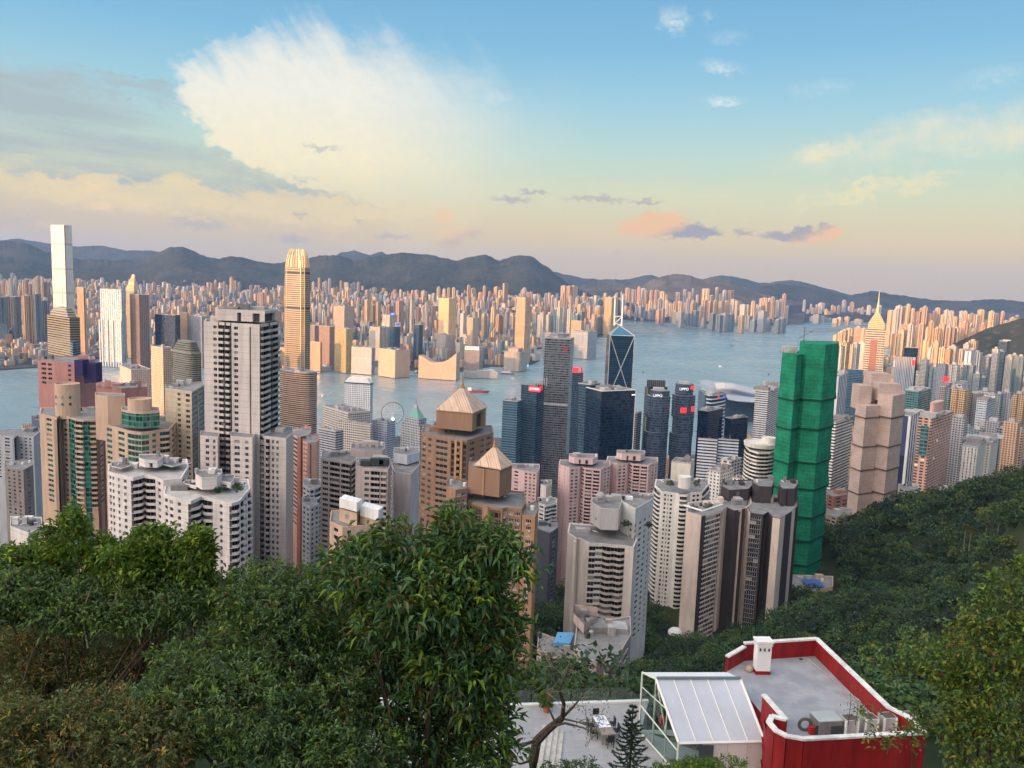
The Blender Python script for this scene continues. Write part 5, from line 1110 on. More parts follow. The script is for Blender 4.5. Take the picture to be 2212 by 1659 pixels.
M_recess_shade = paint('recess_shade', (.06, .06, .062, 1), .8); M_roofw = paint('pale_roof_tiles', (.46, .45, .43, 1), .85, .35, .5, False)  # dark colour puts shade into slots and balcony reveals
S_DARK = facade('dark_glass_strip', (.05, .055, .06, 1), (.02, .024, .03, 1), 1.5, 3.05, .9, .82, vary=.6, objcol=False, grough=.12)
S_GREEN = facade('green_glass_strip', (.10, .22, .18, 1), (.015, .10, .085, 1), 2., 3.05, .92, .74, vary=.7, objcol=False, grough=.1)
WALL = lambda n, c, ln=0.: paint(n, c, .75, .22, .35, lines=ln)
def NEAR(name, label, pts, yref, edges, wall, o=None, **kw):
    p = P(*((pts[len(pts)//2][0], yref, pts[len(pts)//2][1])))
    b = kw.pop('base', None); gb = gz(p.x, p.y)-8 if b is None else b
    t = Tower(name, label, (p.x, p.y, gb), wall, opts=o); t.poly(pts, yref, edges=edges, base=gb, **kw); return t

# grey concrete tower, tallest of the near ones
w = WALL('grey_concrete', (.57, .52, .485, 1), 3.05); BD = WALL('dark_balcony_side', (.16, .155, .15, 1))
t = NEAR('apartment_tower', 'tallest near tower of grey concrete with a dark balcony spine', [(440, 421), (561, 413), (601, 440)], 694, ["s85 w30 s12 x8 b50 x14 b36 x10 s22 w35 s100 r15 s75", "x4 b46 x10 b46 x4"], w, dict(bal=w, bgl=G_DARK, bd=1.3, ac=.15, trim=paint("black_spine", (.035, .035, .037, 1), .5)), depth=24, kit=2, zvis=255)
zt = P(561, 694, 413).z
t.poly([(468, 424), (572, 420), (601, 442)], 672, z=P(561, 672, 416).z, edges=["s40 r8 s22 r14 s10", "r60 s20"], base=zt-1, part='crown', depth=18, kit=4)
t.poly([(498, 404), (545, 402), (552, 412)], 942, edges=["s10 w14 s14 w9 s10", "s"], part='wing', depth=12, zvis=250, kit=1)
t.poly([(432, 409), (470, 407), (474, 414)], 940, edges=["s14 w9 s10 w6 s6", "s"], part='wing', depth=12, zvis=250, kit=0)
t.poly([(556, 424), (570, 412), (618, 408), (634, 424)], 931, edges=["b", "s6 b12 s6 w7 s6 w7 s22", "s"], part='wing', depth=18, zvis=235, kit=1, o=dict(mull=2))
t.done()
# beige and black slab behind it
t = NEAR('apartment_tower', 'beige slab with a black glass side left of the tallest near tower', [(356, 480), (414, 470), (441, 500)], 838, ["s50 w12 s20 w16 s8", "g20 s2 g20"], WALL('beige_render', (.50, .43, .32, 1), 3.05), dict(ac=.05), depth=16, zvis=255); t.done()
# pink tower with purple netting, and its low neighbours
pk = WALL('mauve_plaster', (.44, .22, .20, 1))
t = NEAR('apartment_tower', 'mauve pink tower partly wrapped in purple netting on the left', [(81, 545), (118, 540), (160, 538), (178, 548), (206, 560)], 777, ["s6 w7 s3 w6 s5", "s30 w6 s8", "s2 w4 s2", "s3 w6 s4 w6 s3"], pk, dict(ac=0), depth=22, zvis=300)
pn = paint('purple_net', (.042, .036, .12, 1), .9, .35, 1.)
for x0, x1, y0, y1, F in ((160, 178, 778, 812, 534), (180, 207, 784, 826, 538)):
    a, b_ = P(x0, y0, F), P(x1, y0, F); B = MB(); B.prism([(a.x, a.y), (b_.x, b_.y), (b_.x, b_.y+8), (a.x, a.y+8)], P(x0, y1, F).z, a.z, 0, 0, True); B.build('scaffold_net', pn, t.T)
t.done()
t = NEAR('apartment_tower', 'low mauve pink block behind the round topped peach tower', [(198, 610), (240, 604), (262, 600), (318, 612)], 832, ["s8 w5 s4 w8", "s", "s22 w5 s8"], pk, dict(ac=0), depth=20, zvis=300); t.done()
# peach tower
pc_ = WALL('peach_plaster', (.53, .385, .285, 1)); br_ = WALL('brown_brick_wall', (.27, .14, .10, 1))
o = dict(strip=S_GREEN, gl=G_GREEN, bgl=G_GREEN, ac=.05, bd=.9)
t = NEAR('apartment_tower', 'tall peach tower with green glass bays and a round roof drum', [(85, 490), (122, 480), (132, 490), (147, 484), (162, 478), (180, 476), (207, 478), (230, 500)], 893, ["s8 w6 s6", "r8", "s3 w4 s2", "g", "b", "g6 b6", "x3 w3 x4"], pc_, {**o, 'trim': br_}, depth=22, zvis=240, kit=2)
c0 = P(147, 880, 492); B = MB(); B.lathe((c0.x, c0.y, c0.z), [(6.8, -6), (6.8, 14.5), (6.2, 14.5), (6.2, 13.6), (0, 13.6)], 20); B.build('roof_drum', pc_, t.T)
for a_ in (-2.2, -1.5, -.9):
    for zz in (2., 6.): s_ = winmesh(1.4, 1.8, 0, M_frame, G_GREEN)[0]; ow = Vector(t.T['_w']); link('window', s_, t.T, (c0.x+6.9*math.cos(a_)-ow.x, c0.y+6.9*math.sin(a_)-ow.y, c0.z+zz-ow.z), a_+math.pi/2)
t.done()
t = NEAR('apartment_tower', 'round fronted peach block with curved green glass storeys', [(227, 462), (248, 455), (275, 447), (290, 444), (305, 443), (322, 446), (345, 452), (366, 456), (382, 478)], 916, ["s3 w10 s6", "s4 w8 s4", "t", "t", "t", "s3 w4 s4", "b", "s4 w5 s4", "s"], pc_, {**o, 'style': 'round', 'fh': 3.2, 'ac': 0}, depth=16, zvis=250, kit=1)
t.poly([(262, 452), (276, 448), (292, 446), (308, 446), (324, 448), (345, 452)], 884, edges=["g", "g", "g", "g", "g"], base=P(262, 916, 452).z-1, part='upper_storey', depth=12, kit=0)
t.poly([(205, 466), (232, 462), (270, 466)], 852, edges=["s", "s"], base=P(262, 916, 452).z-12, part='back_wall', depth=10, kit=0)
c0 = P(302, 874, 455); B = MB(); B.lathe((c0.x, c0.y, c0.z-6), [(6.2, 0), (6.2, 9.5), (5.6, 9.5), (5.6, 8.6), (0, 8.6)], 20); B.build('roof_drum', pc_, t.T)
t.done()
# blue-grey towers and white roofs at the left edge
for lab, pts, yr, colr, ed in (('blue grey paired tower at the left edge', [(-20, 760), (30, 752), (38, 760), (72, 756), (86, 780)], 938, (.40, .42, .46, 1), ["s3 w3 s3 w3 s3", "r", "s3 w3 s3 w3 s3 w3 s3", "s"]), ('dark blue tower behind the blue grey pair', [(68, 900), (100, 890), (124, 910)], 905, (.10, .13, .19, 1), ["s", "s"]),
        ('taupe tower in front of the blue grey pair', [(10, 640), (50, 632), (72, 650)], 1008, (.26, .23, .22, 1), ["s4 w3 s4 w3 s4 w3 s4", "s4 w3 s4"])):
    t = NEAR('apartment_tower', lab, pts, yr, ed, WALL(lab.replace(' ', '_'), colr), dict(ac=0), depth=22, zvis=180); t.done()
wp = WALL('white_render', (.70, .66, .635, 1), 3.05)
t = NEAR('apartment_tower', 'small white stepped roof low on the left above the shrubs', [(22, 340), (60, 332), (92, 340)], 1136, ["s", "s4 w3 s4"], wp, dict(ac=0), depth=16, kit=5); t.done()
# white stepped pair
o = dict(style='zig', bd=1.3, bal=WALL('white_balcony', (.66, .62, .59, 1)), ac=.2, sill=1.)
t = NEAR('apartment_tower', 'left one of two white stepped blocks, behind the other', [(232, 376), (250, 372), (262, 370), (287, 366), (311, 372), (335, 370), (352, 364), (392, 368), (408, 392)], 1018, ["s3 w3 s2 w3 s3", "s4 w4 s4", "s4 w5 s12", "b", "b", "s4 w4 s4", "s", "w3 s3 w3"], wp, o, depth=16, zvis=225, kit=11, mats=[wp, wp, M_recess_shade, M_roofw])
zt = P(287, 1018, 366).z
t.poly([(300, 382), (312, 378), (340, 378), (352, 384)], 988, edges=["s", "s6 r4 s6", "s"], base=zt-1, part='roof_block', depth=8, kit=1, o=dict(par=1))
t.poly([(350, 384), (372, 380), (395, 386)], 1002, edges=["s", "s"], base=zt-1, part='roof_block', depth=8, kit=2)
t.poly([(240, 378), (262, 374), (282, 380)], 1006, edges=["s", "s"], base=zt-1, part='roof_block', depth=8, kit=1); t.done()
t = NEAR('apartment_tower', 'right one of two white stepped blocks, with roof garden', [(352, 352), (378, 346), (412, 342), (436, 350), (459, 347), (500, 341), (517, 345), (541, 366)], 1066, ["s3 w4 s3 w5 s3", "s4 w5 s16", "b", "b", "s8 w3 s10", "b", "s2 b5 s2 w4 s2 b5"], wp, o, depth=18, zvis=215, kit=12, mats=[wp, wp, M_recess_shade, M_roofw])
zt = P(412, 1066, 342).z
t.poly([(422, 358), (436, 352), (468, 354), (480, 362)], 1024, edges=["s", "s", "s"], base=zt-1, part='roof_block', depth=8, kit=2)
t.poly([(466, 360), (499, 356), (506, 364)], 1036, edges=["s4 r6 s4", "s"], base=zt-1, part='roof_block', depth=8, kit=1)
t.poly([(400, 362), (424, 358), (440, 362)], 1048, edges=["s", "s"], base=zt-1, part='roof_block', depth=7, kit=1); t.done()
ROOFGARDENS = [(P(515, 1052, 352), 3.0, 'roof shrubs on the right white stepped block'), (P(470, 1058, 350), 1.6, '')]
# salmon slab, and blue white flats below it
sa = WALL('salmon_plaster', (.62, .36, .29, 1)); sr = WALL('maroon_recess', (.20, .07, .06, 1))
t = NEAR('apartment_tower', 'salmon pink slab with a maroon vertical slot', [(630, 590), (642, 578), (650, 580), (664, 584), (672, 600)], 936, ["w", "s", "x", "s", "s"], sa, dict(trim=sr, ac=0), depth=20, zvis=200, kit=2)
t.poly([(654, 572), (664, 566), (684, 570), (690, 584)], 952, edges=["s2 w3 s2 w3 s2", "s5 r2 s9", "s"], part='wing', depth=16, zvis=200, kit=1); t.done()
bw = WALL('blue_white_render', (.54, .57, .60, 1))
t = NEAR('apartment_tower', 'narrow blue white flats below the salmon slab', [(655, 530), (668, 520), (680, 522), (693, 530)], 1046, ["w3 s2 w3", "s2 b5 s2", "b"], bw, dict(ac=0), depth=16, zvis=190, kit=3)
t.poly([(652, 500), (670, 492), (690, 500)], 1086, edges=["s2 w3 s3 w3 s2", "s2 w3 s3 w3 s2"], part='wing', depth=14, zvis=190, kit=2); t.done()
# brownish slabs with dark balcony grids
tp = WALL('taupe_render', (.50, .43, .40, 1))
t = NEAR('apartment_tower', 'wide taupe slab with a dark balcony grid and flat pink penthouse', [(693, 462), (760, 452), (770, 462)], 988, ["s4 w14 s4 b24 s3 b22 s3", "b"], tp, dict(bd=.5, mull=2, ac=.1), depth=20, zvis=225, kit=4)
t.poly([(757, 470), (790, 464), (826, 466), (832, 476)], 968, edges=["s", "s", "s"], base=P(760, 988, 452).z-25, part='penthouse', depth=14, kit=5); t.done()
t = NEAR('apartment_tower', 'narrow taupe slab with black rooftop huts and dark balconies', [(768, 432), (784, 426), (838, 424), (844, 436)], 1004, ["s", "s4 w12 s4 b24 s2 b16 s2", "s"], tp, dict(bd=.5, mull=2, ac=.1), depth=18, zvis=215, kit=2)
for x, y, sx in ((790, 1002, 5), (815, 998, 7), (830, 999, 5)): p = P(x, y, 434); B = MB(); B.box((p.x, p.y, p.z-1), (sx, 4, 3)); B.build('roof_hut', M_dark, t.T)
t.done()
t = NEAR('apartment_tower', 'blank pinkish grey tower with a pale blue end wall', [(846, 500), (853, 482), (888, 478), (907, 506)], 1004, ["w", "s", "s"], WALL('pink_grey_blank', (.58, .53, .53, 1)), dict(ac=0), depth=18, zvis=210, kit=3)
t.poly([(850, 506), (880, 500), (906, 512)], 978, edges=["s", "s"], base=P(853, 1004, 482).z-4, part='upper_block', depth=16, kit=2, wall=WALL('pale_blue_render', (.55, .60, .66, 1))); t.done()
# peach house with two white tank rooms
t = NEAR('apartment_house', 'peach apartment house with two white ribbed tank rooms', [(712, 335), (740, 328), (800, 332), (824, 342)], 1126, ["s4 w4 s4", "s6 w5 s12 w4 s8", "s"], pc_, dict(ac=0, mull=0), depth=16, kit=1)
for pts, yr in (([(733, 338), (771, 332), (778, 342)], 1076), ([(778, 336), (818, 330), (822, 342)], 1092)):
    zz = P(pts[0][0], yr, 335).z; t.poly(pts, yr+22, edges=["s5 t3 s6", "s"], base=P(pts[0][0], 1126, 335).z-1, part='roof_block', depth=8, kit=0)
    a, b_ = P(pts[0][0], yr, pts[0][1]-1), P(pts[1][0], yr, pts[1][1]-1); z1 = P(pts[0][0], yr+24, 334).z; B = MB(); B.prism([(a.x, a.y), (b_.x, b_.y), (b_.x+1, b_.y+6), (a.x+1, a.y+6)], z1, a.z, 0, 0, True, )
    B.build('tank_room', facade('white_ribbed_tank', (.74, .75, .74, 1), (.5, .5, .5, 1), 1.6, 30, .06, 1, objcol=False), t.T)
t.done()
# brown towers with pyramid hats
bn = WALL('brown_stone', (.30, .185, .12, 1)); og = WALL('orange_stone', (.42, .25, .135, 1)); rf = facade('ribbed_tan_roof', (.55, .40, .30, 1), (.42, .30, .22, 1), 1.4, 60, .25, 1, objcol=False)
def hat(t, pts, F, ap, spire, eave=1.05):
    p = [P(x, y, f) for (x, y), f in zip(pts, F)]; z = p[0].z; xy = [(q.x, q.y) for q in p]; v = (xy[2][0]-xy[1][0], xy[2][1]-xy[1][1]); xy = xy+[(xy[0][0]+v[0], xy[0][1]+v[1])]
    c = ctr(xy); pl = inset(xy, eave); A = P(*ap, (p[1].y+8)); zt = z+(A.z-z)
    B = MB(); B.prism(pl, z-.5, z, 0, 0, True); B.prism(inset(pl, .98), z, zt, 0, 0, False, inset(pl, .10)); B.build('pyramid_roof', rf, t.T)
    B = MB(); zs = P(*spire, p[1].y+8).z; r = math.hypot(pl[0][0]-c[0], pl[0][1]-c[1])*.1
    B.lathe((c[0], c[1], zt-.5), [(r*.9, 0), (r*.9, 1.2), (r*.6, 1.4), (r*.5, 3), (r*.3, 3.2), (.12, zs-zt+.5)], 8); B.build('finial', og, t.T); return z
ob = dict(mull=2, trim=og, ac=.1, fr=M_frame, bd=.7, strip=facade('brown_bay_glass', (.16, .10, .07, 1), (.03, .028, .03, 1), 2., 3.05, .8, .7, objcol=False))
t = NEAR('apartment_tower', 'rear brown stone tower with the larger pyramid roof', [(910, 420), (935, 413), (975, 407), (1009, 404), (1066, 428)], 934, ["s2 w6 s4 w5 s2", "s3 w10 s3", "g9 p5 b8 p5 g9", "s6 w8 s10 w6 s4 w8 s4"], bn, ob, depth=20, zvis=245, kit=6)
zt = P(1009, 934, 404).z
t.poly([(943, 418), (1021, 412), (1050, 432)], 886, edges=["s30 w1 s30", "s6 r10 s4"], base=zt-1, part='upper_block', depth=14, kit=0, o=dict(par=30))
hat(t, [(943, 884), (1021, 889), (1050, 880)], (418, 412, 432), (998, 841), (999, 809))
t.done()
for x, yv in ((965, 928), (980, 926)):
    pass
t = NEAR('apartment_tower', 'front brown stone tower with the smaller pyramid roof', [(1008, 366), (1014, 360), (1048, 352), (1086, 350), (1096, 352), (1128, 350), (1136, 362)], 1074, ["s", "g10 s2", "p4 s2 g14 s2", "s2 t5", "s2 w6 s2 w6 s2", "s"], bn, {**ob, 'fr': M_framew, 'gl': G_WIN, 'ac': .35}, depth=18, zvis=215, kit=3)
zt = P(1048, 1074, 352).z
t.poly([(1012, 362), (1080, 356), (1106, 366)], 1008, edges=["s20 p2 s20", "s"], base=zt-1, part='upper_block', depth=12, kit=0, o=dict(par=30))
hat(t, [(1026, 1003), (1082, 1008), (1108, 1000)], (363, 356, 366), (1066, 966), (1067, 944))
t.poly([(1128, 350), (1156, 348), (1163, 362)], 1112, edges=["s5 w7 s5", "s"], part='wing', wall=og, depth=14, zvis=205, kit=2, o=dict(trim=og))
t.poly([(965, 362), (984, 356), (1010, 360)], 1050, edges=["s", "s2 w6 s2 w6 s2"], part='wing', depth=14, zvis=240, kit=2, o=dict(fr=M_framew)); t.done()
# pink towers
pp = WALL('pale_pink_tile', (.60, .43, .42, 1)); o = dict(bd=.9, ac=.1, style='round', bal=pp, mull=1)
def pinktower(label, x0, yt, F, k=1., left=True):
    X = lambda u: x0+u*k
    t = NEAR('apartment_tower', label, [(X(0), F+12), (X(24), F), (X(46), F+5), (X(50), F+9), (X(56), F+3), (X(92), F-2), (X(98), F+8), (X(112), F+16)], yt+18, ["s2 w1 s8 w1 s8", "s2 w3 s2 w3 s2", "s", "w", "s2 b9 s2 b9 s2", "s", "s2 w3 s3 w3 s2"], pp, o, depth=20, zvis=120, kit=2)
    t.poly([(X(22), F+14), (X(34), F+8), (X(74), F+6), (X(84), F+16)], yt, edges=["s", "s5 r2 s5 r3 s5", "s"], base=P(X(24), yt+18, F).z-1, part='roof_block', depth=12, kit=2); t.done(); return t
pinktower('left one of two large pale pink towers', 1207, 985, 700)
pinktower('right one of two large pale pink towers', 1310, 977, 725)
t = NEAR('apartment_tower', 'pale pink tower partly hidden by the front brown tower', [(1100, 715), (1132, 705), (1160, 700), (1166, 716)], 1010, ["s4 w3 s4", "s2 w3 s3 w3 s3 w3 s2", "s"], pp, o, depth=18, zvis=120, kit=3); t.done()
# cream tower of chevron balconies
cw = WALL('cream_concrete', (.66, .61, .565, 1)); wt = WALL('stained_white_wall', (.66, .67, .65, 1))
t = NEAR('apartment_tower', 'cream tower of wavy chevron balconies with a grey blank roof block', [(1226, 420), (1246, 410), (1250, 412), (1274, 404), (1302, 404), (1329, 402), (1352, 402), (1371, 400), (1377, 412)], 1150, ["s", "r", "s", "t6 w6", "b", "b", "s", "s"], cw, dict(style='zig', bd=1.6, bal=WALL('cream_balcony', (.55, .48, .42, 1)), ac=0, mull=1, bgl=G_DARK), depth=18, zvis=195, kit=2)
zt = P(1329, 1150, 402).z
t.poly([(1278, 424), (1300, 412), (1338, 412), (1344, 428)], 1084, edges=["s5 w3 s5", "s", "s"], base=zt-2, part='roof_block', depth=10, kit=3, o=dict(par=6), wall=WALL('grey_roof_block', (.50, .49, .48, 1)))
t.poly([(1342, 428), (1374, 414), (1411, 436)], 1082, edges=["s14 w3 s4", "w3 s3 w4 s3 w3 s4 w2 s3"], part='wing', depth=12, kit=3, wall=wt, zvis=195, o=dict(par=8))
c0 = P(1297, 1074, 424); B = MB(); B.lathe((c0.x, c0.y, c0.z), [(2.4, 0), (2.4, 1.2), (1.6, 2.4), (.1, 2.9)], 14); B.build('roof_dome', M_ROOFL, t.T); t.done()
ROOFGARDENS += [(P(1352, 1130, 412), 2.5, ''), (P(1402, 1133, 416), 1.8, '')]
# white tower with rounded black and white balconies
t = NEAR('apartment_tower', 'white tower ringed by rounded black and white balconies', [(1414, 580), (1428, 564), (1462, 560), (1470, 556), (1486, 556), (1492, 562), (1518, 566), (1532, 590)], 1048, ["b", "s7 w4 s3 w2 s3 w4 s7", "s", "b", "s", "s4 w4 s2 w4 s4", "b"], WALL('bright_white_paint', (.70, .69, .64, 1)), dict(style='round', bd=1.8, bal=WALL('bright_white_paint', (.70, .69, .64, 1)), mull=0, ac=0), depth=18, zvis=150, kit=4)
c0 = P(1478, 1050, 562); B = MB(); B.lathe((c0.x, c0.y, c0.z-1), [(4.4, 0), (4.4, 8), (3.8, 8), (0, 7.6)], 16); B.build('stair_drum', WALL('bright_white_paint', (.7, .69, .64, 1)), t.T); t.done()
ROOFGARDENS += [(P(1448, 1044, 572), 3., ''), (P(1505, 1044, 574), 3., '')]
t = NEAR('apartment_tower', 'rounded white tower with stacked curved balconies left of the green nets', [(1610, 690), (1620, 672), (1640, 662), (1664, 664), (1682, 680)], 962, ["b", "b", "b", "b"], WALL('ivory_paint', (.68, .65, .58, 1)), dict(style='round', bd=1.6, bal=WALL('ivory_paint', (.68, .65, .58, 1)), ac=0, mull=1), depth=20, zvis=160, kit=2)
c0 = P(1645, 962, 684); B = MB(); B.lathe((c0.x, c0.y, c0.z-.5), [(14, 0), (14.5, 3.4), (13.4, 3.4), (13.4, 2.4), (0, 2.4)], 28); B.build('roof_ring', WALL('ivory_paint', (.68, .65, .58, 1)), t.T)
B = MB(); B.lathe((c0.x+6, c0.y, c0.z+2), [(6, 0), (6, 5), (5.4, 5), (0, 4.5)], 20); B.build('stair_drum', WALL('ivory_paint', (.68, .65, .58, 1)), t.T); t.done()
# dark ribbed complex
dk = WALL('dark_grey_tile', (.055, .046, .046, 1)); be = WALL('pinkish_beige_pier', (.62, .53, .46, 1)); o = dict(fr=M_framew, mull=2, sill=.5, head=.35, trim=be, ac=.1, bgl=G_WIN, gl=G_WIN)
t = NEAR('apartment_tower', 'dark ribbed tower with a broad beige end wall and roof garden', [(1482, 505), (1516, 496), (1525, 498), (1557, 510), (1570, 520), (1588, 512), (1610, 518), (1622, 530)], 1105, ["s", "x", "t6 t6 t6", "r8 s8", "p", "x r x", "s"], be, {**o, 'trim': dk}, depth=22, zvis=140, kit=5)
t.poly([(1558, 545), (1576, 535), (1618, 540), (1626, 552)], 1050, edges=["s", "s6 w3 s8", "s"], base=P(1516, 1105, 496).z-20, part='rear_block', wall=dk, depth=16, kit=3)
a, b_, c_ = P(1478, 1100, 506), P(1517, 1105, 495), P(1560, 1096, 512)
for p, q in ((a, b_), (b_, c_)): B = MB(); B.tube([(p.x, p.y, b_.z+.3), (q.x, q.y, b_.z+.3)], .7, 4); B.build('white_eave', M_white, t.T)
t.done()
ROOFGARDENS += [(P(1500, 1096, 510), 3., ''), (P(1530, 1092, 514), 3.5, ''), (P(1556, 1075, 540), 3., '')]
t = NEAR('apartment_tower', 'dark ribbed tower with pale fins in front of the green nets', [(1612, 525), (1622, 508), (1650, 505), (1660, 512), (1672, 500), (1688, 497), (1698, 505), (1712, 515), (1725, 530)], 1092, ["x", "t6 t6", "r8", "s", "p", "x", "s", "x r"], dk, {**o}, depth=22, zvis=140, kit=4)
t.poly([(1626, 545), (1640, 535), (1668, 535), (1672, 548)], 1042, edges=["s", "s", "s"], base=P(1622, 1092, 508).z-20, part='rear_block', depth=14, kit=2)
t.poly([(1682, 540), (1690, 528), (1718, 530), (1724, 545)], 1046, edges=["s", "s3 r2 s5", "s"], base=P(1622, 1092, 508).z-20, part='rear_block', depth=14, kit=2); t.done()
# netted towers under scaffolding
def net(name, c1, c2, rib):
    m, t, b = newmat(name); u, v, _ = t.sep(t.new('ShaderNodeUVMap').outputs[0]); co = t.new('ShaderNodeTexCoord').outputs['Object']
    n = t.noise(co, .12, 5, .65); n2 = t.noise(co, 1.2, 3, .6)
    c = t.mix(t.step(n, .35, .65), c1, c2); c = t.mix(t.step(n2, .55, .75, 0., .35), c, tuple(x*.4 for x in c1[:3])+(1,))
    wob = t.m('ADD', v, t.m('MULTIPLY', n2, .7)); ln = t.m('LESS_THAN', t.m('FRACT', t.m('DIVIDE', wob, 2.9)), .08); ln = t.m('MULTIPLY', ln, t.step(n2, .42, .62))
    c = t.mix(ln, c, rib); vl = t.m('LESS_THAN', t.m('FRACT', t.m('DIVIDE', u, 2.4)), .06); c = t.mix(t.m('MULTIPLY', vl, .35), c, rib)
    t.l.new(c, b.inputs['Base Color']); b.inputs['Roughness'].default_value = .85; b.inputs['Specular IOR Level'].default_value = .15
    bp = t.new('ShaderNodeBump'); bp.inputs['Strength'].default_value = .6; bp.inputs['Distance'].default_value = .5; t.l.new(t.m('ADD', n2, t.m('FRACT', t.m('DIVIDE', v, 2.9))), bp.inputs['Height']); t.l.new(bp.outputs[0], b.inputs['Normal']); return m
NG = net('green_scaffold_net', (.008, .145, .075, 1), (.014, .23, .13, 1), (.06, .32, .19, 1)); NT_ = net('tan_scaffold_net', (.42, .33, .29, 1), (.49, .39, .345, 1), (.27, .20, .16, 1))
M_bamboo = paint('bamboo_pole', (.22, .17, .09, 1), .8)
def netted(label, parts, nm, bands, ledge, polecols):
    T = None
    for i, (pts, yt, depth) in enumerate(parts):
        P3 = [P(x, yt, f) for x, f in pts]; xy = [(p.x, p.y) for p in P3]; v = Vector(((xy[0][0]+xy[-1][0])/2, (xy[0][1]+xy[-1][1])/2)).normalized()
        full = xy+[(xy[-1][0]+v.x*depth, xy[-1][1]+v.y*depth), (xy[0][0]+v.x*depth, xy[0][1]+v.y*depth)]; zt = P3[0].z; base = gz(*ctr(full))-4
        if T is None: T = thing('netted_tower', label, 'tower', (*ctr(full), base))
        zs = [zt]+[P(pts[0][0], y, pts[0][1]).z for y in bands if P(pts[0][0], y, pts[0][1]).z < zt-8]+[base]; rg = random.Random(i)
        for z1, z0 in zip(zs, zs[1:]):
            B = MB(); k0, k1 = 1.0+.012*rg.random(), 1.035+.02*rg.random(); B.prism(inset(full, k1), z0, z1, 0, None, False, inset(full, k0)); B.poly([(*p, z1-.2) for p in inset(full, k0)], 0); B.build('scaffold_net', nm, T)
            B = MB(); B.prism(inset(full, k1+.035), z0-.3, z0+1.0, 0, 0, True, inset(full, k1+.05)); B.build('catch_fan', ledge, T)
        B = MB()
        for j in range(14): f = rg.random(); a, b_ = full[0], full[len(pts)-1]; x, y = a[0]+(b_[0]-a[0])*f+v.x*rg.random()*depth*.6, a[1]+(b_[1]-a[1])*f+v.y*rg.random()*depth*.6; B.tube([(x, y, zt-3), (x+.3, y, zt+1+2.5*rg.random())], .12, 4)
        o_ = B.build('pole_ends', M_bamboo, T); o_['kind'] = 'stuff'
    return T
lg = paint('dark_green_ledge', (.004, .06, .035, 1), .8); lt = paint('brown_ledge', (.13, .09, .07, 1), .8)
T = netted('tall tower wrapped in bright green scaffold netting', [([(1690, 612), (1722, 598), (1734, 606)], 762, 26), ([(1728, 612), (1746, 604), (1784, 600), (1813, 618)], 740, 26)], NG, (860, 922, 994, 1050, 1110, 1160, 1212), lg, ())
p = P(1715, 756, 612); B = MB(); B.box((p.x, p.y+10, p.z-3), (9, 8, 5)); B.build('plant_room', M_ROOFL, T)
p = P(1742, 742, 612); B = MB(); B.tube([(p.x, p.y+6, p.z-2), (p.x, p.y+6, p.z+12)], .25, 5); B.tube([(p.x-4, p.y+6, p.z+3), (p.x+6, p.y+6, p.z+9)], .2, 5); B.build('derrick', M_dark, T)
T = netted('tower under tan netting in two ribbed shafts', [([(1850, 775), (1872, 760), (1890, 766), (1906, 770)], 872, 26), ([(1898, 772), (1930, 758), (1956, 776)], 850, 26)], NT_, (898, 960, 1010, 1060, 1108), lt, ())
for x0, x1, yt, yb, F in ((1858, 1884, 833, 876, 775), (1884, 1926, 806, 860, 785), (1900, 1948, 828, 856, 772)):
    a, b_ = P(x0, yt, F), P(x1, yt, F); B = MB(); B.prism([(a.x, a.y), (b_.x, b_.y), (b_.x, b_.y+18), (a.x, a.y+18)], P(x0, yb, F).z-4, a.z, 0, 0, True); B.build('upper_net', NT_, T)
# lower buildings by the slope
for lab, pts, yr, ed, colr in (('small white and blue flats behind the chevron balcony tower', [(1160, 640), (1180, 632), (1202, 640)], 1085, ["s2 w3 s2", "b w b"], (.60, .61, .62, 1)), ('dark slate block between brown and pink towers', [(1160, 575), (1188, 566), (1206, 580)], 1142, ["s", "s3 w3 s3"], (.09, .10, .12, 1)),
        ('thin cream tower squeezed between pink towers', [(1168, 690), (1180, 684), (1192, 692)], 1046, ["s", "s"], (.60, .56, .50, 1)), ('brick red flats at the foot of the ladder balcony tower', [(1786, 700), (1802, 690), (1830, 700)], 1066, ["s3 w4 s3", "s3 w4 s3 w4"], (.34, .17, .12, 1)),
        ('beige mid rise block right of the green netted tower', [(1784, 680), (1808, 670), (1842, 682)], 1108, ["s2 w6 s2 w6 s2", "s3 w4 s3 w4 s3"], (.42, .36, .31, 1)), ('white low block among trees below the pink ribbed tower', [(1940, 800), (1962, 792), (1984, 800)], 1052, ["s2 w3 s2 w3", "w3 s2 w3"], (.66, .66, .62, 1)),
        ('white stepped villa in the woods under the ribbed flats', [(2030, 800), (2046, 790), (2072, 800)], 1058, ["s3 w4 s3", "s3 w4 s3"], (.68, .68, .66, 1))):
    t = NEAR('apartment_house', lab, pts, yr, ed, WALL(lab[:24].replace(' ', '_'), colr), dict(ac=0), depth=16, kit=3); t.done()
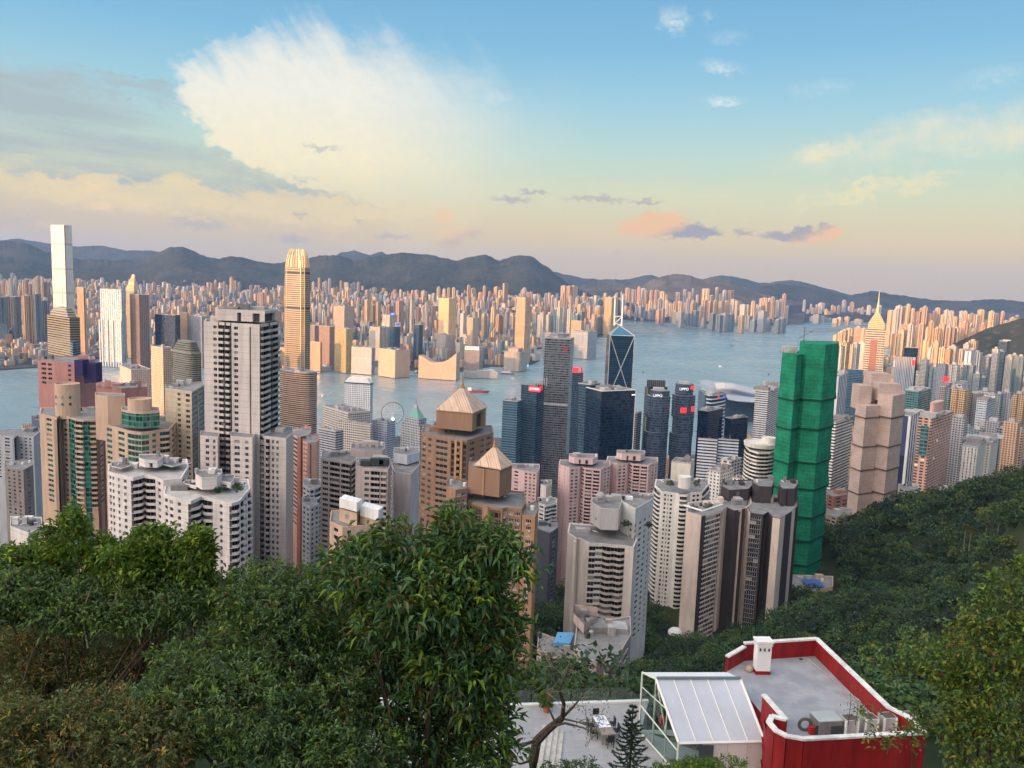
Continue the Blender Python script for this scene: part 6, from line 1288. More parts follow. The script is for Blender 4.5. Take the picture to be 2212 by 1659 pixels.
# podium of the green netted tower and of the tan one
for lab, pts, yr, z0, colr in (('beige podium with a blue tarpaulin below the green netted tower', [(1706, 575), (1745, 560), (1800, 575)], 1262, 1310, (.50, .38, .28, 1)), ('white podium with a blue deck below the tan netted tower', [(1826, 760), (1850, 745), (1888, 755)], 1138, 1170, (.62, .60, .56, 1))):
    t = NEAR('podium_block', lab, pts, yr, ["s", "s"], WALL(lab[:20].replace(' ', '_'), colr), depth=22, kit=3)
    x, y = ctr([(P(a, yr, f).x, P(a, yr, f).y) for a, f in pts]); z = P(pts[0][0], yr, pts[0][1]).z
    B = MB(); n = 8
    for i in range(n):
        for j in range(n):
            q = lambda i_, j_: (x-2+i_*1.6, y+j_*1.8, z+.1+1.2*vnoise(np.array([i_*.6]), np.array([j_*.6+x]), 4)[0])
            B.quad(q(i, j), q(i+1, j), q(i+1, j+1), q(i, j+1))
    B.build('tarpaulin', flat('blue_tarpaulin', (.05, .12, .36, 1), .5), t.T, True); t.done()
# low house with a blue roof pool
t = NEAR('apartment_house', 'brown low rise house with blue flat roofs behind the bare tree', [(1240, 268), (1262, 258), (1318, 254), (1330, 256), (1362, 278)], 1392, ["s3 w4 s3", "x6 w3 s5 x8 w3 s2", "r", "s2 t5 s2 t5 s2"], WALL('mushroom_render', (.40, .33, .30, 1)), dict(fr=M_framew, trim=WALL('plum_panel', (.12, .09, .11, 1)), ac=.3), depth=16, kit=4)
t.poly([(1160, 282), (1205, 276), (1245, 272)], 1400, edges=["s2 w3 s3", "s3 w3 s3 w3"], part='wing', depth=14, kit=2, o=dict(fr=M_framew))
t.poly([(1238, 286), (1262, 276), (1290, 284)], 1340, edges=["s", "s"], base=P(1262, 1392, 258).z-1, part='stair_tower', depth=8, kit=1)
for x0, x1, yt, F in ((1195, 1232, 1388, 284), (1296, 1345, 1376, 276)):
    a, b_ = P(x0, yt, F), P(x1, yt, F); B = MB(); B.prism([(a.x, a.y), (b_.x, b_.y), (b_.x+2, b_.y+9), (a.x+2, a.y+9)], a.z-1.2, a.z, 0, 0, True); B.build('blue_roof', flat('blue_roof_paint', (.10, .30, .52, 1), .5), t.T)
t.done()
T = thing('turning_ramp', 'curved concrete car ramp at the foot of the beige end wall', 'ramp', P(1455, 1390, 500)); c0 = P(1478, 1398, 492); B = MB(); n = 20
for i in range(n):
    a0, a1 = math.pi*.55+i*.11, math.pi*.55+(i+1)*.11; r0, r1 = 9.5, 13.
    q = lambda r, a, z: (c0.x+r*math.cos(a), c0.y+r*math.sin(a), c0.z+z)
    B.quad(q(r0, a0, 0), q(r1, a0, 0), q(r1, a1, 0), q(r0, a1, 0)); B.quad(q(r1, a0, -1), q(r1, a1, -1), q(r1, a1, 1.1), q(r1, a0, 1.1)); B.quad(q(r1-.3, a1, 0), q(r1-.3, a0, 0), q(r1-.3, a0, 1.1), q(r1-.3, a1, 1.1)); B.quad(q(r1, a0, 1.1), q(r1, a1, 1.1), q(r1-.3, a1, 1.1), q(r1-.3, a0, 1.1))
    B.quad(q(r0, a1, -1), q(r0, a0, -1), q(r0, a0, 0), q(r0, a1, 0))
B.build('ramp_deck', WALL('ramp_concrete', (.5, .44, .38, 1)), T)
B = MB(); p = P(1458, 1368, 500); B.lathe((p.x, p.y, p.z), [(4.5, 0), (4.2, 1.6), (2.8, 3.), (.1, 3.6)], 14); B.build('canopy', M_white, T, True)
# ------------------------------------------------------------------ the red walled house and its terrace
ZT, ZR, ZP = 354.4, 357.7, 358.95
rd = paint('dark_red_paint', (.25, .012, .014, 1), .6, .5, 1.4); wtrim = paint('white_coping', (.68, .68, .66, 1), .7, .35, 2.2)
deck, t, b = newmat('grey_roof_membrane'); co = t.new('ShaderNodeTexCoord').outputs['Object']; x, y, z = t.sep(co)
n1 = t.noise(co, .55, 6, .65); n2 = t.noise(t.xyz(t.m('MULTIPLY', x, 3.), t.m('MULTIPLY', y, .6), 0.), 1., 5, .6); n3 = t.noise(co, 9., 3, .6)
c = t.mix(t.step(n1, .38, .62), (.235, .25, .275, 1), (.31, .325, .345, 1)); c = t.mix(t.step(n2, .58, .72, 0., .55), c, (.22, .22, .22, 1)); c = t.mix(t.step(n3, .55, .75, 0., .3), c, (.25, .25, .25, 1))
sm = t.m('LESS_THAN', t.m('FRACT', t.m('DIVIDE', t.m('ADD', y, t.m('MULTIPLY', n3, .03)), 1.05)), .03); c = t.mix(t.m('MULTIPLY', sm, .6), c, (.2, .2, .21, 1)); t.l.new(c, b.inputs['Base Color']); t.l.new(t.step(n1, .4, .6, .55, .9), b.inputs['Roughness'])
def g2(px, py, z): p = G(px, py, z); return (p.x, p.y)
H0 = g2(1740, 1480, ZR); T = thing('red_house', 'red walled house with a flat grey roof deck and white copings', 'house', (H0[0], H0[1], ZT-6))
bl, br_c = g2(1609, 1391, ZP), g2(1764, 1381, ZP); fr = g2(1996, 1584, ZP); fl = g2(1735, 1598, ZP); rt = g2(1920, 1530, ZP); cl = [g2(x, y, ZP) for x, y in ((1700, 1592), (1676, 1580), (1661, 1562), (1668, 1549), (1697, 1556))]
lw = g2(1650, 1503, ZP); lb = g2(1572, 1412, ZP)
line = [lb, bl, br_c, rt, (rt[0]+(fr[0]-rt[0])*.5+.25, rt[1]+(fr[1]-rt[1])*.35), fr, fl]+cl
def wallrun(pts, z0, z1, th, nm, m, par, closed=False, coping=None):
    B = MB(); Cp = MB(); n = len(pts)
    for i in range(n-1 if not closed else n):
        a, b = pts[i], pts[(i+1) % n]; L = math.hypot(b[0]-a[0], b[1]-a[1])
        if L < .01: continue
        nx, ny = (b[1]-a[1])/L, -(b[0]-a[0])/L
        for BB, t, za, zb in ((B, th, z0, z1),)+(((Cp, th+.10, z1, z1+.12),) if coping else ()):
            e = .04 if BB is Cp else 0; dx, dy = (b[0]-a[0])/L*e, (b[1]-a[1])/L*e
            q = [(a[0]+nx*t/2-dx, a[1]+ny*t/2-dy), (b[0]+nx*t/2+dx, b[1]+ny*t/2+dy), (b[0]-nx*t/2+dx, b[1]-ny*t/2+dy), (a[0]-nx*t/2-dx, a[1]-ny*t/2-dy)]
            BB.prism(list(reversed(q)), za, zb+(.001*i if BB is Cp else 0), 0, 0, True)
    o = B.build(nm, m, par)
    if coping: Cp.build('coping', coping, o)
B = MB(); fl_pts = [lb, bl, br_c, rt, fr, fl, cl[0], cl[1], cl[2], cl[4], lw]; B.poly([(*p, ZR) for p in reversed(fl_pts)]); B.build('roof_deck', deck, T)
wallrun([lb, (lb[0]+(bl[0]-lb[0])*.98, lb[1]+(bl[1]-lb[1])*.98)], ZR-2, ZP-.25, .22, 'parapet', rd, T, coping=wtrim)
wallrun([bl, br_c, rt], ZR-2, ZP, .24, 'parapet', rd, T, coping=wtrim)
wallrun(line[3:], ZR-2, ZP, .24, 'parapet', rd, T, coping=wtrim)
wallrun([cl[4], lw], ZR-2, ZP, .22, 'parapet', rd, T, coping=wtrim)
body = list(reversed([lb, bl, br_c, rt, line[4], fr, fl]+cl[:3]+[lw])); B = MB(); B.prism(inset(body, .985), ZT-6, ZR-.05, 0, None); B.build('wall', rd, T)
cx_, cy_ = ctr(body)
for dz, k, h_ in ((-1.55, 1.012, .16), (-1.15, 1.02, .12), (-2.6, 1.01, .14)):
    B = MB(); q = inset(body, k); B.prism(q, ZR+dz, ZR+dz+h_, 0, 0, True); B.build('moulding', rd, T)
d = ((fr[0]-fl[0]), (fr[1]-fl[1])); L = math.hypot(*d); d = (d[0]/L, d[1]/L); ang = math.atan2(d[1], d[0])
for f in (.2, .5, .78):
    B = MB(); x, y = fl[0]+d[0]*L*f+d[1]*.02, fl[1]+d[1]*L*f-d[0]*.02; B.box((x, y, ZR-2.45), (1.3, .12, .8), 0, ang); B.build('window', flat('dark_red_shutter', (.10, .008, .012, 1), .4), T)
# chimney
c = G(1644, 1452, ZR); B = MB(); B.box((c.x, c.y, ZR+.25), (1.0, .75, 2.0), 0, .05); B.box((c.x, c.y, ZR+2.12), (1.12, .86, .08), 0, .05); B.box((c.x, c.y, ZR+2.32), (1.2, .95, .14), 0, .05); CH = B.build('chimney', M_white, T)
B = MB(); B.box((c.x, c.y, ZR+.003), (1.06, .8, .25), 0, .05); B.build('chimney_base', rd, CH)
for dx in (-.3, 0, .3): B = MB(); B.box((c.x+dx, c.y-.44, ZR+1.75), (.12, .02, .22), 0, .05); B.build('vent_slot', M_dark, CH)
c = G(1618, 1450, ZR); T2 = thing('garden_stone', 'rounded beige stone beside the white chimney', 'stone', (c.x, c.y, ZR)); B = MB(); B.lathe((c.x, c.y, ZR), [(.22, 0), (.3, .12), (.26, .3), (.1, .42), (0, .44)], 9); B.build('boulder', paint('sandstone', (.34, .27, .2, 1), .9), T2, True)
for x, y in ((1730, 1424), (1868, 1508)): c = G(x, y, ZR); B = MB(); B.lathe((c.x, c.y, ZR), [(.16, .004), (.15, .03), (.0, .05)], 10); B.build('roof_drain', M_dark, T)
B = MB(); B.tube([G(1745, 1425, ZR)+Vector((0, 0, .05)), G(1800, 1470, ZR)+Vector((0, 0, .05)), G(1868, 1524, ZR)+Vector((0, 0, .05)), G(1840, 1572, ZR)+Vector((0, 0, .05))], .03, 5); B.build('roof_pipe', M_ROOFL, T)
# planters and cabinet along the front parapet
def roofbox(name, lab, cat, x0, x1, y0, w, dep, h, mt, parts):
    p = G((x0+x1)/2, y0, ZR); t = thing(name, lab, cat, (p.x, p.y, ZR)); B = MB(); B.box((p.x, p.y, ZR+.01), (w, dep, h), 0, ang); B.build('casing' if name != 'planter_box' else 'box', mt, t); parts(t, p, w, dep, h); return t
zinc = paint('zinc_cabinet', (.20, .19, .185, 1), .5, .3, 2.); cem = paint('cement_planter', (.42, .41, .39, 1), .8, .3, 2.); sl = paint('planter_soil', (.10, .08, .065, 1), 1.)
def cab(t, p, w, dep, h):
    B = MB(); B.box((p.x, p.y, ZR+h+.02), (w*1.02, dep*1.04, .05), 0, ang); B.build('lid', paint('grey_lid', (.36, .4, .4, 1), .6), t)
    for k in (-.32, .32): B = MB(); B.box((p.x+k*w, p.y-dep/2-.03, ZR+.15), (w*.5, .03, h*.6), 0, ang); B.build('louvre', M_dark, t)
roofbox('cabinet', 'grey metal cabinet with a glass green lid behind the front parapet', 'cabinet', 1752, 1812, 1580, 1.55, 1.15, .95, zinc, cab)
def pl_(t, p, w, dep, h):
    B = MB(); B.box((p.x, p.y, ZR+h-.06), (w*.86, dep*.82, .08), 0, ang); B.build('soil', sl, t)
    for k in (-.46, .46): B = MB(); B.box((p.x+k*w*math.cos(ang), p.y+k*w*math.sin(ang)-dep*.5, ZR), (.1, .1, h*.98), 0, ang); B.build('stand', M_steel, t)
for i, (x0, x1, lab) in enumerate(((1815, 1856, 'cement planter box with two bare saplings next to the cabinet'), (1860, 1896, 'second cement planter box from the cabinet'), (1900, 1935, 'third cement planter box from the cabinet'), (1938, 1976, 'cement planter box in the far right corner of the roof'))):
    roofbox('planter_box', lab, 'planter', x0, x1-6, 1586-i*2.5, .86, .8, 1.1, cem, pl_)['group'] = 'planter boxes on the red house roof'
t = thing('hose_coil', 'coil of grey hose inside the curved red parapet', 'hose', G(1748-10, 1583, ZR)); p = G(1742-4, 1580, ZR); B = MB()
for r_ in (.42, .36, .3): B.tube([(p.x+r_*math.cos(a), p.y+.08*r_, p.z+.45+r_*math.sin(a)) for a in np.linspace(0, 2*math.pi, 17)], .045, 5)
B.build('hose', paint('grey_hose', (.12, .12, .12, 1), .6), t)
t = thing('red_crate', 'small red container standing beside the hose coil', 'container', G(1738, 1590, ZR)); p = G(1762-24, 1590, ZR); B = MB(); B.box((p.x+.55, p.y+.3, ZR), (.4, .3, .42), 0, ang); B.build('crate_body', flat('red_plastic', (.4, .02, .02, 1), .5), t); B = MB(); B.box((p.x+.55, p.y+.3, ZR+.42), (.44, .34, .05), 0, ang); B.build('lid', flat('red_lid', (.3, .02, .02, 1), .5), t)
# conservatory with a sloping translucent roof
alu = flat('pale_green_frame', (.50, .55, .48, 1), .45); fros = paint('frosted_roof_panel', (.46, .50, .56, 1), .35, .12, .6, False)
def clear(name, c, tr):
    m = bpy.data.materials.new(name); m.use_nodes = True; t = NT(m.node_tree); t.n.clear(); out = t.new('ShaderNodeOutputMaterial'); gl = t.new('ShaderNodeBsdfGlossy'); gl.inputs[0].default_value = (.8, .85, .85, 1); gl.inputs[1].default_value = .05
    tp_ = t.new('ShaderNodeBsdfTransparent'); tp_.inputs[0].default_value = c; mx = t.new('ShaderNodeMixShader'); mx.inputs[0].default_value = tr; t.l.new(tp_.outputs[0], mx.inputs[1]); t.l.new(gl.outputs[0], mx.inputs[2]); t.l.new(mx.outputs[0], out.inputs[0]); return m
GLS = clear('clear_green_glass', (.70, .82, .78, 1), .14)
zr, ze = 358.9, 356.5; R0, R1 = G(1418, 1467, zr), G(1600, 1467, zr); E0, E1 = G(1466, 1604, ze), G(1652, 1600, ze)
K0, K1 = G(1388, 1453, zr-.25), G(1571, 1453, zr-.25)
T = thing('conservatory', 'glass walled conservatory with a white sloping roof beside the red house', 'conservatory', ((E0.x+R1.x)/2, R0.y, ZT))
B = MB(); n = 5
for i in range(n):
    a, b = i/n+.004, (i+1)/n-.004; q = [E0.lerp(E1, a), E0.lerp(E1, b), R0.lerp(R1, b), R0.lerp(R1, a)]; B.quad(*q); B.quad(*[p-Vector((0, 0, .06)) for p in reversed(q)])
B.build('roof_panels', fros, T)
q = [R0, R1, K1, K0]; B = MB(); B.quad(*[p+Vector((0, 0, .03)) for p in q]); B.build('back_roof', paint('white_back_roof', (.7, .72, .72, 1), .5), T)
def bar(nm, p, q, r=.06, m=alu): B = MB(); B.tube([p, q], r, 4); B.build(nm, m, T)
for i in range(n+1): bar('roof_rib', E0.lerp(E1, i/n)+Vector((0, 0, .03)), R0.lerp(R1, i/n)+Vector((0, 0, .03)), .035, M_steel)
bar('ridge_beam', R0+Vector((0, 0, .08)), R1+Vector((0, 0, .08)), .11, paint('dark_ridge', (.12, .16, .2, 1), .4)); bar('gutter', E0-Vector((0, 0, .05)), E1-Vector((0, 0, .05)), .1, M_white)
bar('verge_beam', E0, R0, .1, M_white); bar('verge_beam', E1, R1, .1, M_white); bar('verge_beam', R0, K0, .09)
g0 = lambda p: Vector((p.x, p.y, ZT))
for p in (E0, R0, K0): bar('post', g0(p), p, .08)
m1 = R0.lerp(E0, .5); bar('post', g0(m1), m1, .05); bar('rail', g0(K0)+Vector((0, 0, 1.9)), g0(E0)+Vector((0, 0, 1.5)), .06); bar('rail', g0(K0)+Vector((0, 0, .06)), g0(E0)+Vector((0, 0, .06)), .07)
bar('brace', R0, g0(m1)+Vector((0, 0, 1.7)), .045); bar('brace', K0-Vector((0, 0, 1.)), m1, .045)
B = MB(); B.poly([g0(K0), g0(E0), E0, R0, K0]); B.build('gable_glass', GLS, T)
gw = E0.lerp(E1, .28); B = MB(); B.quad(g0(E0), g0(gw), gw, E0); B.build('front_glass', GLS, T)
B = MB(); w0, w1 = gw, E1+Vector((.1, 0, 0)); B.prism([(w0.x, w0.y), (w1.x, w1.y), (w1.x, w1.y+.2), (w0.x, w0.y+.2)], ZT-1, ze-.1, 0, 0); B.build('wall', paint('pale_pink_render', (.60, .55, .54, 1), .8), T)
for f in (.4, .72): p = gw.lerp(E1, f); B = MB(); B.box((p.x, p.y-.02, ZT-1), (.03, .04, ze-ZT+.8)); B.build('panel_joint', M_ROOFL, T)
B = MB(); p = gw.lerp(E1, .06); B.box((p.x, p.y-.03, ZT), (.9, .06, 1.9)); B.build('door', paint('dark_door', (.05, .07, .08, 1), .3), T)
B = MB(); p = K1; B.prism([(K0.x, K0.y), (R1.x+.6, R1.y-.4), (K1.x+.6, K1.y+.2), (K0.x, K0.y+.2)], ZT, ZT+.01, 0, 0); B.build('inner_floor', paint('inner_floor_tile', (.4, .4, .38, 1), .6), T)
p = g0(K0).lerp(g0(E0), .42)
t = thing('red_lantern', 'red round lantern hanging inside the conservatory gable', 'lantern', (p.x+.5, p.y, ZT+1.6)); B = MB(); B.lathe((p.x+.5, p.y+.1, ZT+1.6), [(.08, 0), (.2, .1), (.24, .35), (.2, .6), (.08, .7)], 12); B.build('shade', flat('red_paper', (.55, .02, .03, 1), .6), t); B = MB(); B.tube([(p.x+.5, p.y+.1, ZT+2.3), (p.x+.5, p.y+.1, ZT+3.4)], .012, 4); B.build('cord', M_dark, t)
# terrace
m_, t, b = newmat('terrace_tiles'); co = t.new('ShaderNodeTexCoord').outputs['Object']; x, y, z = t.sep(co)
br = t.new('ShaderNodeTexBrick'); br.offset = 0; br.inputs['Scale'].default_value = 1.; br.inputs['Brick Width'].default_value = .9; br.inputs['Row Height'].default_value = .9; br.inputs['Mortar Size'].default_value = .012
br.inputs['Color1'].default_value = (.36, .36, .365, 1); br.inputs['Color2'].default_value = (.30, .305, .315, 1); br.inputs['Mortar'].default_value = (.25, .25, .25, 1); t.l.new(co, br.inputs['Vector'])
n1 = t.noise(co, 1.3, 6, .65); t.l.new(t.mix(t.step(n1, .35, .65, 0., .5), br.outputs[0], (.27, .26, .25, 1)), b.inputs['Base Color']); b.inputs['Roughness'].default_value = .5
tl, tr = G(1060, 1527, ZT), G(1400, 1516, ZT); T = thing('terrace', 'pale tiled terrace with a white kerb below the bare tree', 'terrace', (tl.x+3, 56, ZT-3))
pg = [(tl.x-8, 46.), (E1.x, 46.), (E1.x, E0.y+.1), (K0.x+.2, K0.y+.2), (tr.x, tr.y), (tl.x, tl.y), (tl.x-8, tl.y+.3)]
B = MB(); B.prism(pg, ZT-4, ZT-.004, 0, 0); B.build('paving', m_, T)
wallrun([(tl.x-8, tl.y+.3), (tl.x, tl.y), (tr.x, tr.y)], ZT, ZT+.16, .3, 'kerb', M_white, T)
st0 = G(1205, 1570, ZT)
for i in range(4):
    a, b_ = G(1172+i*14, 1600, ZT), G(1240-26+i*11, 1659, ZT); B = MB(); B.box((st0.x-1.2+i*.36, st0.y-3.2, ZT+.45-.12*i-.3), (.38, 5.2, .30+.002*i), 0, -.12); B.build('step', paint('stained_step', (.50, .47, .42, 1), .8, .35, 2.), T)
T = thing('glass_balustrade', 'frameless glass balustrade along the far terrace edge', 'balustrade', (tl.x, tl.y, ZT+.16)); nb = 8
for i in range(nb):
    a, b_ = tl.lerp(tr, i/nb+.004), tl.lerp(tr, (i+1)/nb-.004); B = MB(); up = Vector((0, 0, 1)); B.quad(a+up*.18, b_+up*.18, b_+up*1.2, a+up*1.2); B.build('glass_panel', GLS, T)
# table, cloth, chairs, pot
wood = paint('weathered_wood', (.26, .21, .18, 1), .7, .3, 3.); blk = flat('black_rattan', (.02, .02, .022, 1), .6)
c0, c1 = G(1290, 1540, ZT+.74), G(1318, 1590, ZT+.74); d = (c1-c0); L = 2.6; d.normalize(); s_ = Vector((d.y, -d.x, 0)); mid_ = (c0+c1)/2; th = math.atan2(d.y, d.x)
T = thing('terrace_table', 'long wooden table on the terrace', 'table', (mid_.x, mid_.y, ZT)); B = MB(); B.box((mid_.x, mid_.y, ZT+.69), (L, .95, .05), 0, th); B.build('tabletop', wood, T)
for sx in (-1, 1):
    for sy_ in (-1, 1): p = mid_+d*sx*(L/2-.12)+s_*sy_*.4; B = MB(); B.box((p.x, p.y, ZT), (.08, .08, .69), 0, th); B.build('leg', wood, T)
m_, t, b = newmat('patterned_cloth'); n1 = t.noise(t.new('ShaderNodeTexCoord').outputs['Object'], 1.6, 2, .5); w_ = t.m('LESS_THAN', t.m('ABSOLUTE', t.m('SUBTRACT', n1, .5)), .018); t.l.new(t.mix(w_, (.72, .74, .8, 1), (.12, .16, .3, 1)), b.inputs['Base Color'])
p = mid_-d*.35; B = MB(); B.box((p.x, p.y, ZT+.744), (1.5, .85, .006), 0, th); B.box((p.x+s_.x*.43, p.y+s_.y*.43, ZT+.6), (1.5, .01, .145), 0, th); o = B.build('table_cloth', m_); tag(o, 'white cloth with blue sprays spread over the terrace table', 'tablecloth')
def chair(x, y, rz, lab):
    t = thing('terrace_chair', lab, 'chair', (x, y, ZT), 'black chairs around the terrace table'); R = lambda a, b_: (x+a*math.cos(rz)-b_*math.sin(rz), y+a*math.sin(rz)+b_*math.cos(rz))
    B = MB(); B.box((x, y, ZT+.42), (.46, .46, .06), 0, rz); B.build('seat', blk, t); q = R(0, -.22); B = MB(); B.box((*q, ZT+.5), (.44, .05, .42), 0, rz); B.build('backrest', blk, t)
    for a in (-.19, .19):
        for b_ in (-.19, .19): B = MB(); B.box((*R(a, b_), ZT), (.04, .04, .42), 0, rz); B.build('leg', blk, t)
e = mid_-d*(L/2+.25); chair(e.x, e.y, th-math.pi/2, 'black chair at the far end of the terrace table')
e = mid_+d*(L/2+.2); chair(e.x, e.y, th+math.pi/2, 'black chair at the near end of the terrace table')
for f, nm in ((-.5, 'far'), (.35, 'near')):
    e = mid_+d*f+s_*.75; chair(e.x, e.y, th, f'{nm} black chair on the conservatory side of the table') if (s_.x > 0) else chair(e.x, e.y, th, f'{nm} black chair on the step side of the table')
    e = mid_+d*f-s_*.75; chair(e.x, e.y, th+math.pi, f'{nm} black chair on the step side of the table' if s_.x > 0 else f'{nm} black chair on the conservatory side of the table')
pot = G(1180, 1537, ZT+.02); POT = pot
T = thing('flower_pot', 'terracotta pot by the glass balustrade', 'pot', tuple(pot)); B = MB(); B.lathe(tuple(pot), [(.2, 0), (.27, .42), (.3, .42), (.3, .52), (.26, .52), (.25, .44), (0, .44)], 14); B.build('pot', paint('terracotta', (.42, .13, .06, 1), .8), T)
# ------------------------------------------------------------------ foliage
def leafmat(name, rough=.45, trans=.36):
    m = bpy.data.materials.new(name); m.use_nodes = True; t = NT(m.node_tree); t.n.clear(); out = t.new('ShaderNodeOutputMaterial'); b = t.new('ShaderNodeBsdfPrincipled')
    at = t.new('ShaderNodeAttribute', attribute_name='tint').outputs['Color']; t.l.new(at, b.inputs['Base Color']); b.inputs['Roughness'].default_value = rough; b.inputs['Specular IOR Level'].default_value = .35
    tr = t.new('ShaderNodeBsdfTranslucent'); t.l.new(t.mix(.5, at, (.09, .13, .01, 1)), tr.inputs[0]); mx = t.new('ShaderNodeMixShader'); mx.inputs[0].default_value = trans
    t.l.new(b.outputs[0], mx.inputs[1]); t.l.new(tr.outputs[0], mx.inputs[2]); t.l.new(mx.outputs[0], out.inputs[0]); return m
M_leaf = leafmat('leaf_green'); M_clump = leafmat('leaf_clump', .8, .12); M_bark = paint('bark_brown', (.055, .042, .03, 1), .9, .4, 3., False); M_barkp = paint('bark_pale', (.17, .145, .115, 1), .9, .35, 3., False)
def unit(v): return v/np.maximum(np.linalg.norm(v, axis=-1, keepdims=True), 1e-9)
def leaves_mesh(name, base, dirn, L, Wd, col, mat, fold=.25, droop=0.):
    n = len(base); up = np.tile(np.array([0, 0, 1.]), (n, 1)); side = unit(np.cross(dirn, up+NR.normal(0, .35, (n, 3)))); nrm = unit(np.cross(side, dirn))
    L = np.broadcast_to(L, n)[:, None]; Wd = np.broadcast_to(Wd, n)[:, None]; mid_ = base+dirn*L*.5+nrm*L*.05; tip = base+dirn*L-np.array([0, 0, 1.])*L*droop
    v = np.stack([base, mid_+side*Wd*.5+nrm*Wd*fold, tip, mid_-side*Wd*.5+nrm*Wd*fold], 1).reshape(-1, 3)
    i = np.arange(n)[:, None]*4; f = np.concatenate([i+[0, 1, 2], i+[0, 2, 3]], 1).reshape(-1, 3)
    me = bpy.data.meshes.new(name); me.vertices.add(len(v)); me.vertices.foreach_set('co', v.astype(np.float32).ravel()); me.loops.add(f.size); me.loops.foreach_set('vertex_index', f.astype(np.int32).ravel())
    me.polygons.add(len(f)); me.polygons.foreach_set('loop_start', np.arange(0, f.size, 3, dtype=np.int32)); me.polygons.foreach_set('loop_total', np.full(len(f), 3, dtype=np.int32))
    at = me.attributes.new('tint', 'FLOAT_COLOR', 'POINT'); c4 = np.repeat(np.concatenate([col, np.ones((n, 1))], 1), 4, 0); at.data.foreach_set('color', c4.astype(np.float32).ravel())
    me.materials.append(mat); me.update(calc_edges=True); return me
PAL = {'shrub': [(0.078, 0.156, 0.050), (0.102, 0.186, 0.050), (0.126, 0.198, 0.046), (0.066, 0.126, 0.060), (0.096, 0.156, 0.072)], 'olive': [(0.132, 0.156, 0.050), (0.108, 0.150, 0.054), (0.168, 0.162, 0.054), (0.090, 0.126, 0.048), (0.204, 0.132, 0.054)],
       'bright': [(.12, .21, .022), (.15, .24, .025), (.085, .17, .025), (.065, .13, .025)], 'big': [(0.066, 0.150, 0.054), (0.078, 0.174, 0.048), (0.054, 0.120, 0.050), (0.144, 0.240, 0.030), (0.102, 0.132, 0.042), (0.060, 0.144, 0.072)],
       'yellow': [(.105, .18, .03), (.085, .16, .035), (.135, .19, .03), (.17, .18, .028), (.08, .15, .06), (.07, .13, .04)], 'deep': [(.022, .052, .024), (.030, .068, .027), (.040, .083, .026), (.062, .10, .028), (.028, .055, .035)], 'pine': [(.022, .06, .032), (.03, .075, .036)]}
def crown_points(lobes, n, shell=.55, rg=NR):
    """lobes: (x, y, distance, half width, half height, half depth in metres), sizes in photograph units"""
    vol = np.array([l[3]*l[4] for l in lobes], float)*np.array([l[2]**2 for l in lobes]); pick = rg.choice(len(lobes), n, p=vol/vol.sum()); out = np.zeros((n, 3)); nor = np.zeros((n, 3))
    for k, l in enumerate(lobes):
        ix = np.where(pick == k)[0]
        if not len(ix): continue
        c = np.array(P(l[0], l[1], l[2])); d = unit(rg.normal(0, 1, (len(ix), 3))); r = shell+(1-shell)*rg.random((len(ix), 1))**.6
        bump = 1+.62*(fbm(d[:, 0]*2.6+k*7+20, d[:, 2]*2.6+d[:, 1]*2.2+20, 3, k+5)-.47)[:, None]*2
        q = d*r*bump*np.array([l[3]*l[2]/FPX, l[5], l[4]*l[2]/FPX*1.04]); out[ix] = c+q; nor[ix] = d
    return out, nor
def foliage_tree(name, label, cat, lobes, ncl, per, L, Wd, pal, base, bark=None, droop=.15, spread=.9, group=None, jit=.12, trunk_r=.16, limbs=9, aim=.4, sprout=None):
    limbs = min(limbs, 5) if name == 'young_tree' else limbs
    T = thing(name, label, cat, base, group); c, nor = crown_points(lobes, ncl); pc = np.array(PAL[pal]); k = NR.integers(0, len(pc), ncl)
    n = ncl*per; ci = np.repeat(np.arange(ncl), per); out = unit(nor*.6+np.array([0, 0, aim])+NR.normal(0, .25, nor.shape)); d = unit(out[ci]*(1-spread*.5)+NR.normal(0, 1, (n, 3))*spread*.62)
    b = c[ci]+NR.normal(0, jit*.25, (n, 3))*1.+out[ci]*(NR.random((n, 1))-.5)*jit
    col = pc[k[ci]]*(.75+.5*NR.random((n, 1))); young = NR.random(ncl) < .07; col = np.where(young[ci][:, None], col*np.array([1.7, 1.6, .8]), col); dry = NR.random(n) < .02; col = np.where(dry[:, None], np.array([.16, .075, .025]), col)
    me = leaves_mesh('crown', b-np.array(T['_w']), d, L*(.45+.95*NR.random(n)), Wd*(.5+.8*NR.random(n)), col, M_leaf, droop=droop); link('crown', me, T)
    B = MB(); bz = Vector(base); cen = Vector(np.mean(c, 0)); fk = bz.lerp(Vector((cen.x, cen.y, cen.z)), .45); fk.x = bz.x*.6+cen.x*.4
    B.tube([bz, bz.lerp(fk, .5)+Vector((.1, .05, 0)), fk], [trunk_r, trunk_r*.8, trunk_r*.65], 8); B.build('trunk', bark or M_bark, T)
    for i in range(limbs):
        e = Vector(c[int(NR.integers(0, ncl))]); m_ = fk.lerp(e, .5)+Vector(NR.normal(0, .25, 3)); B = MB(); B.tube([fk.lerp(bz, .1*NR.random()), fk.lerp(m_, .5)+Vector(NR.normal(0, .08, 3)), m_, m_.lerp(e, .6)+Vector(NR.normal(0, .08, 3)), e], [trunk_r*.5, trunk_r*.36, trunk_r*.26, trunk_r*.15, trunk_r*.06], 5)
        B.build('branch', bark or M_bark, T)
    return T
gb = lambda x, y, F: (lambda p: (p.x, p.y, gz(p.x, p.y)-.3))(P(x, y, F))
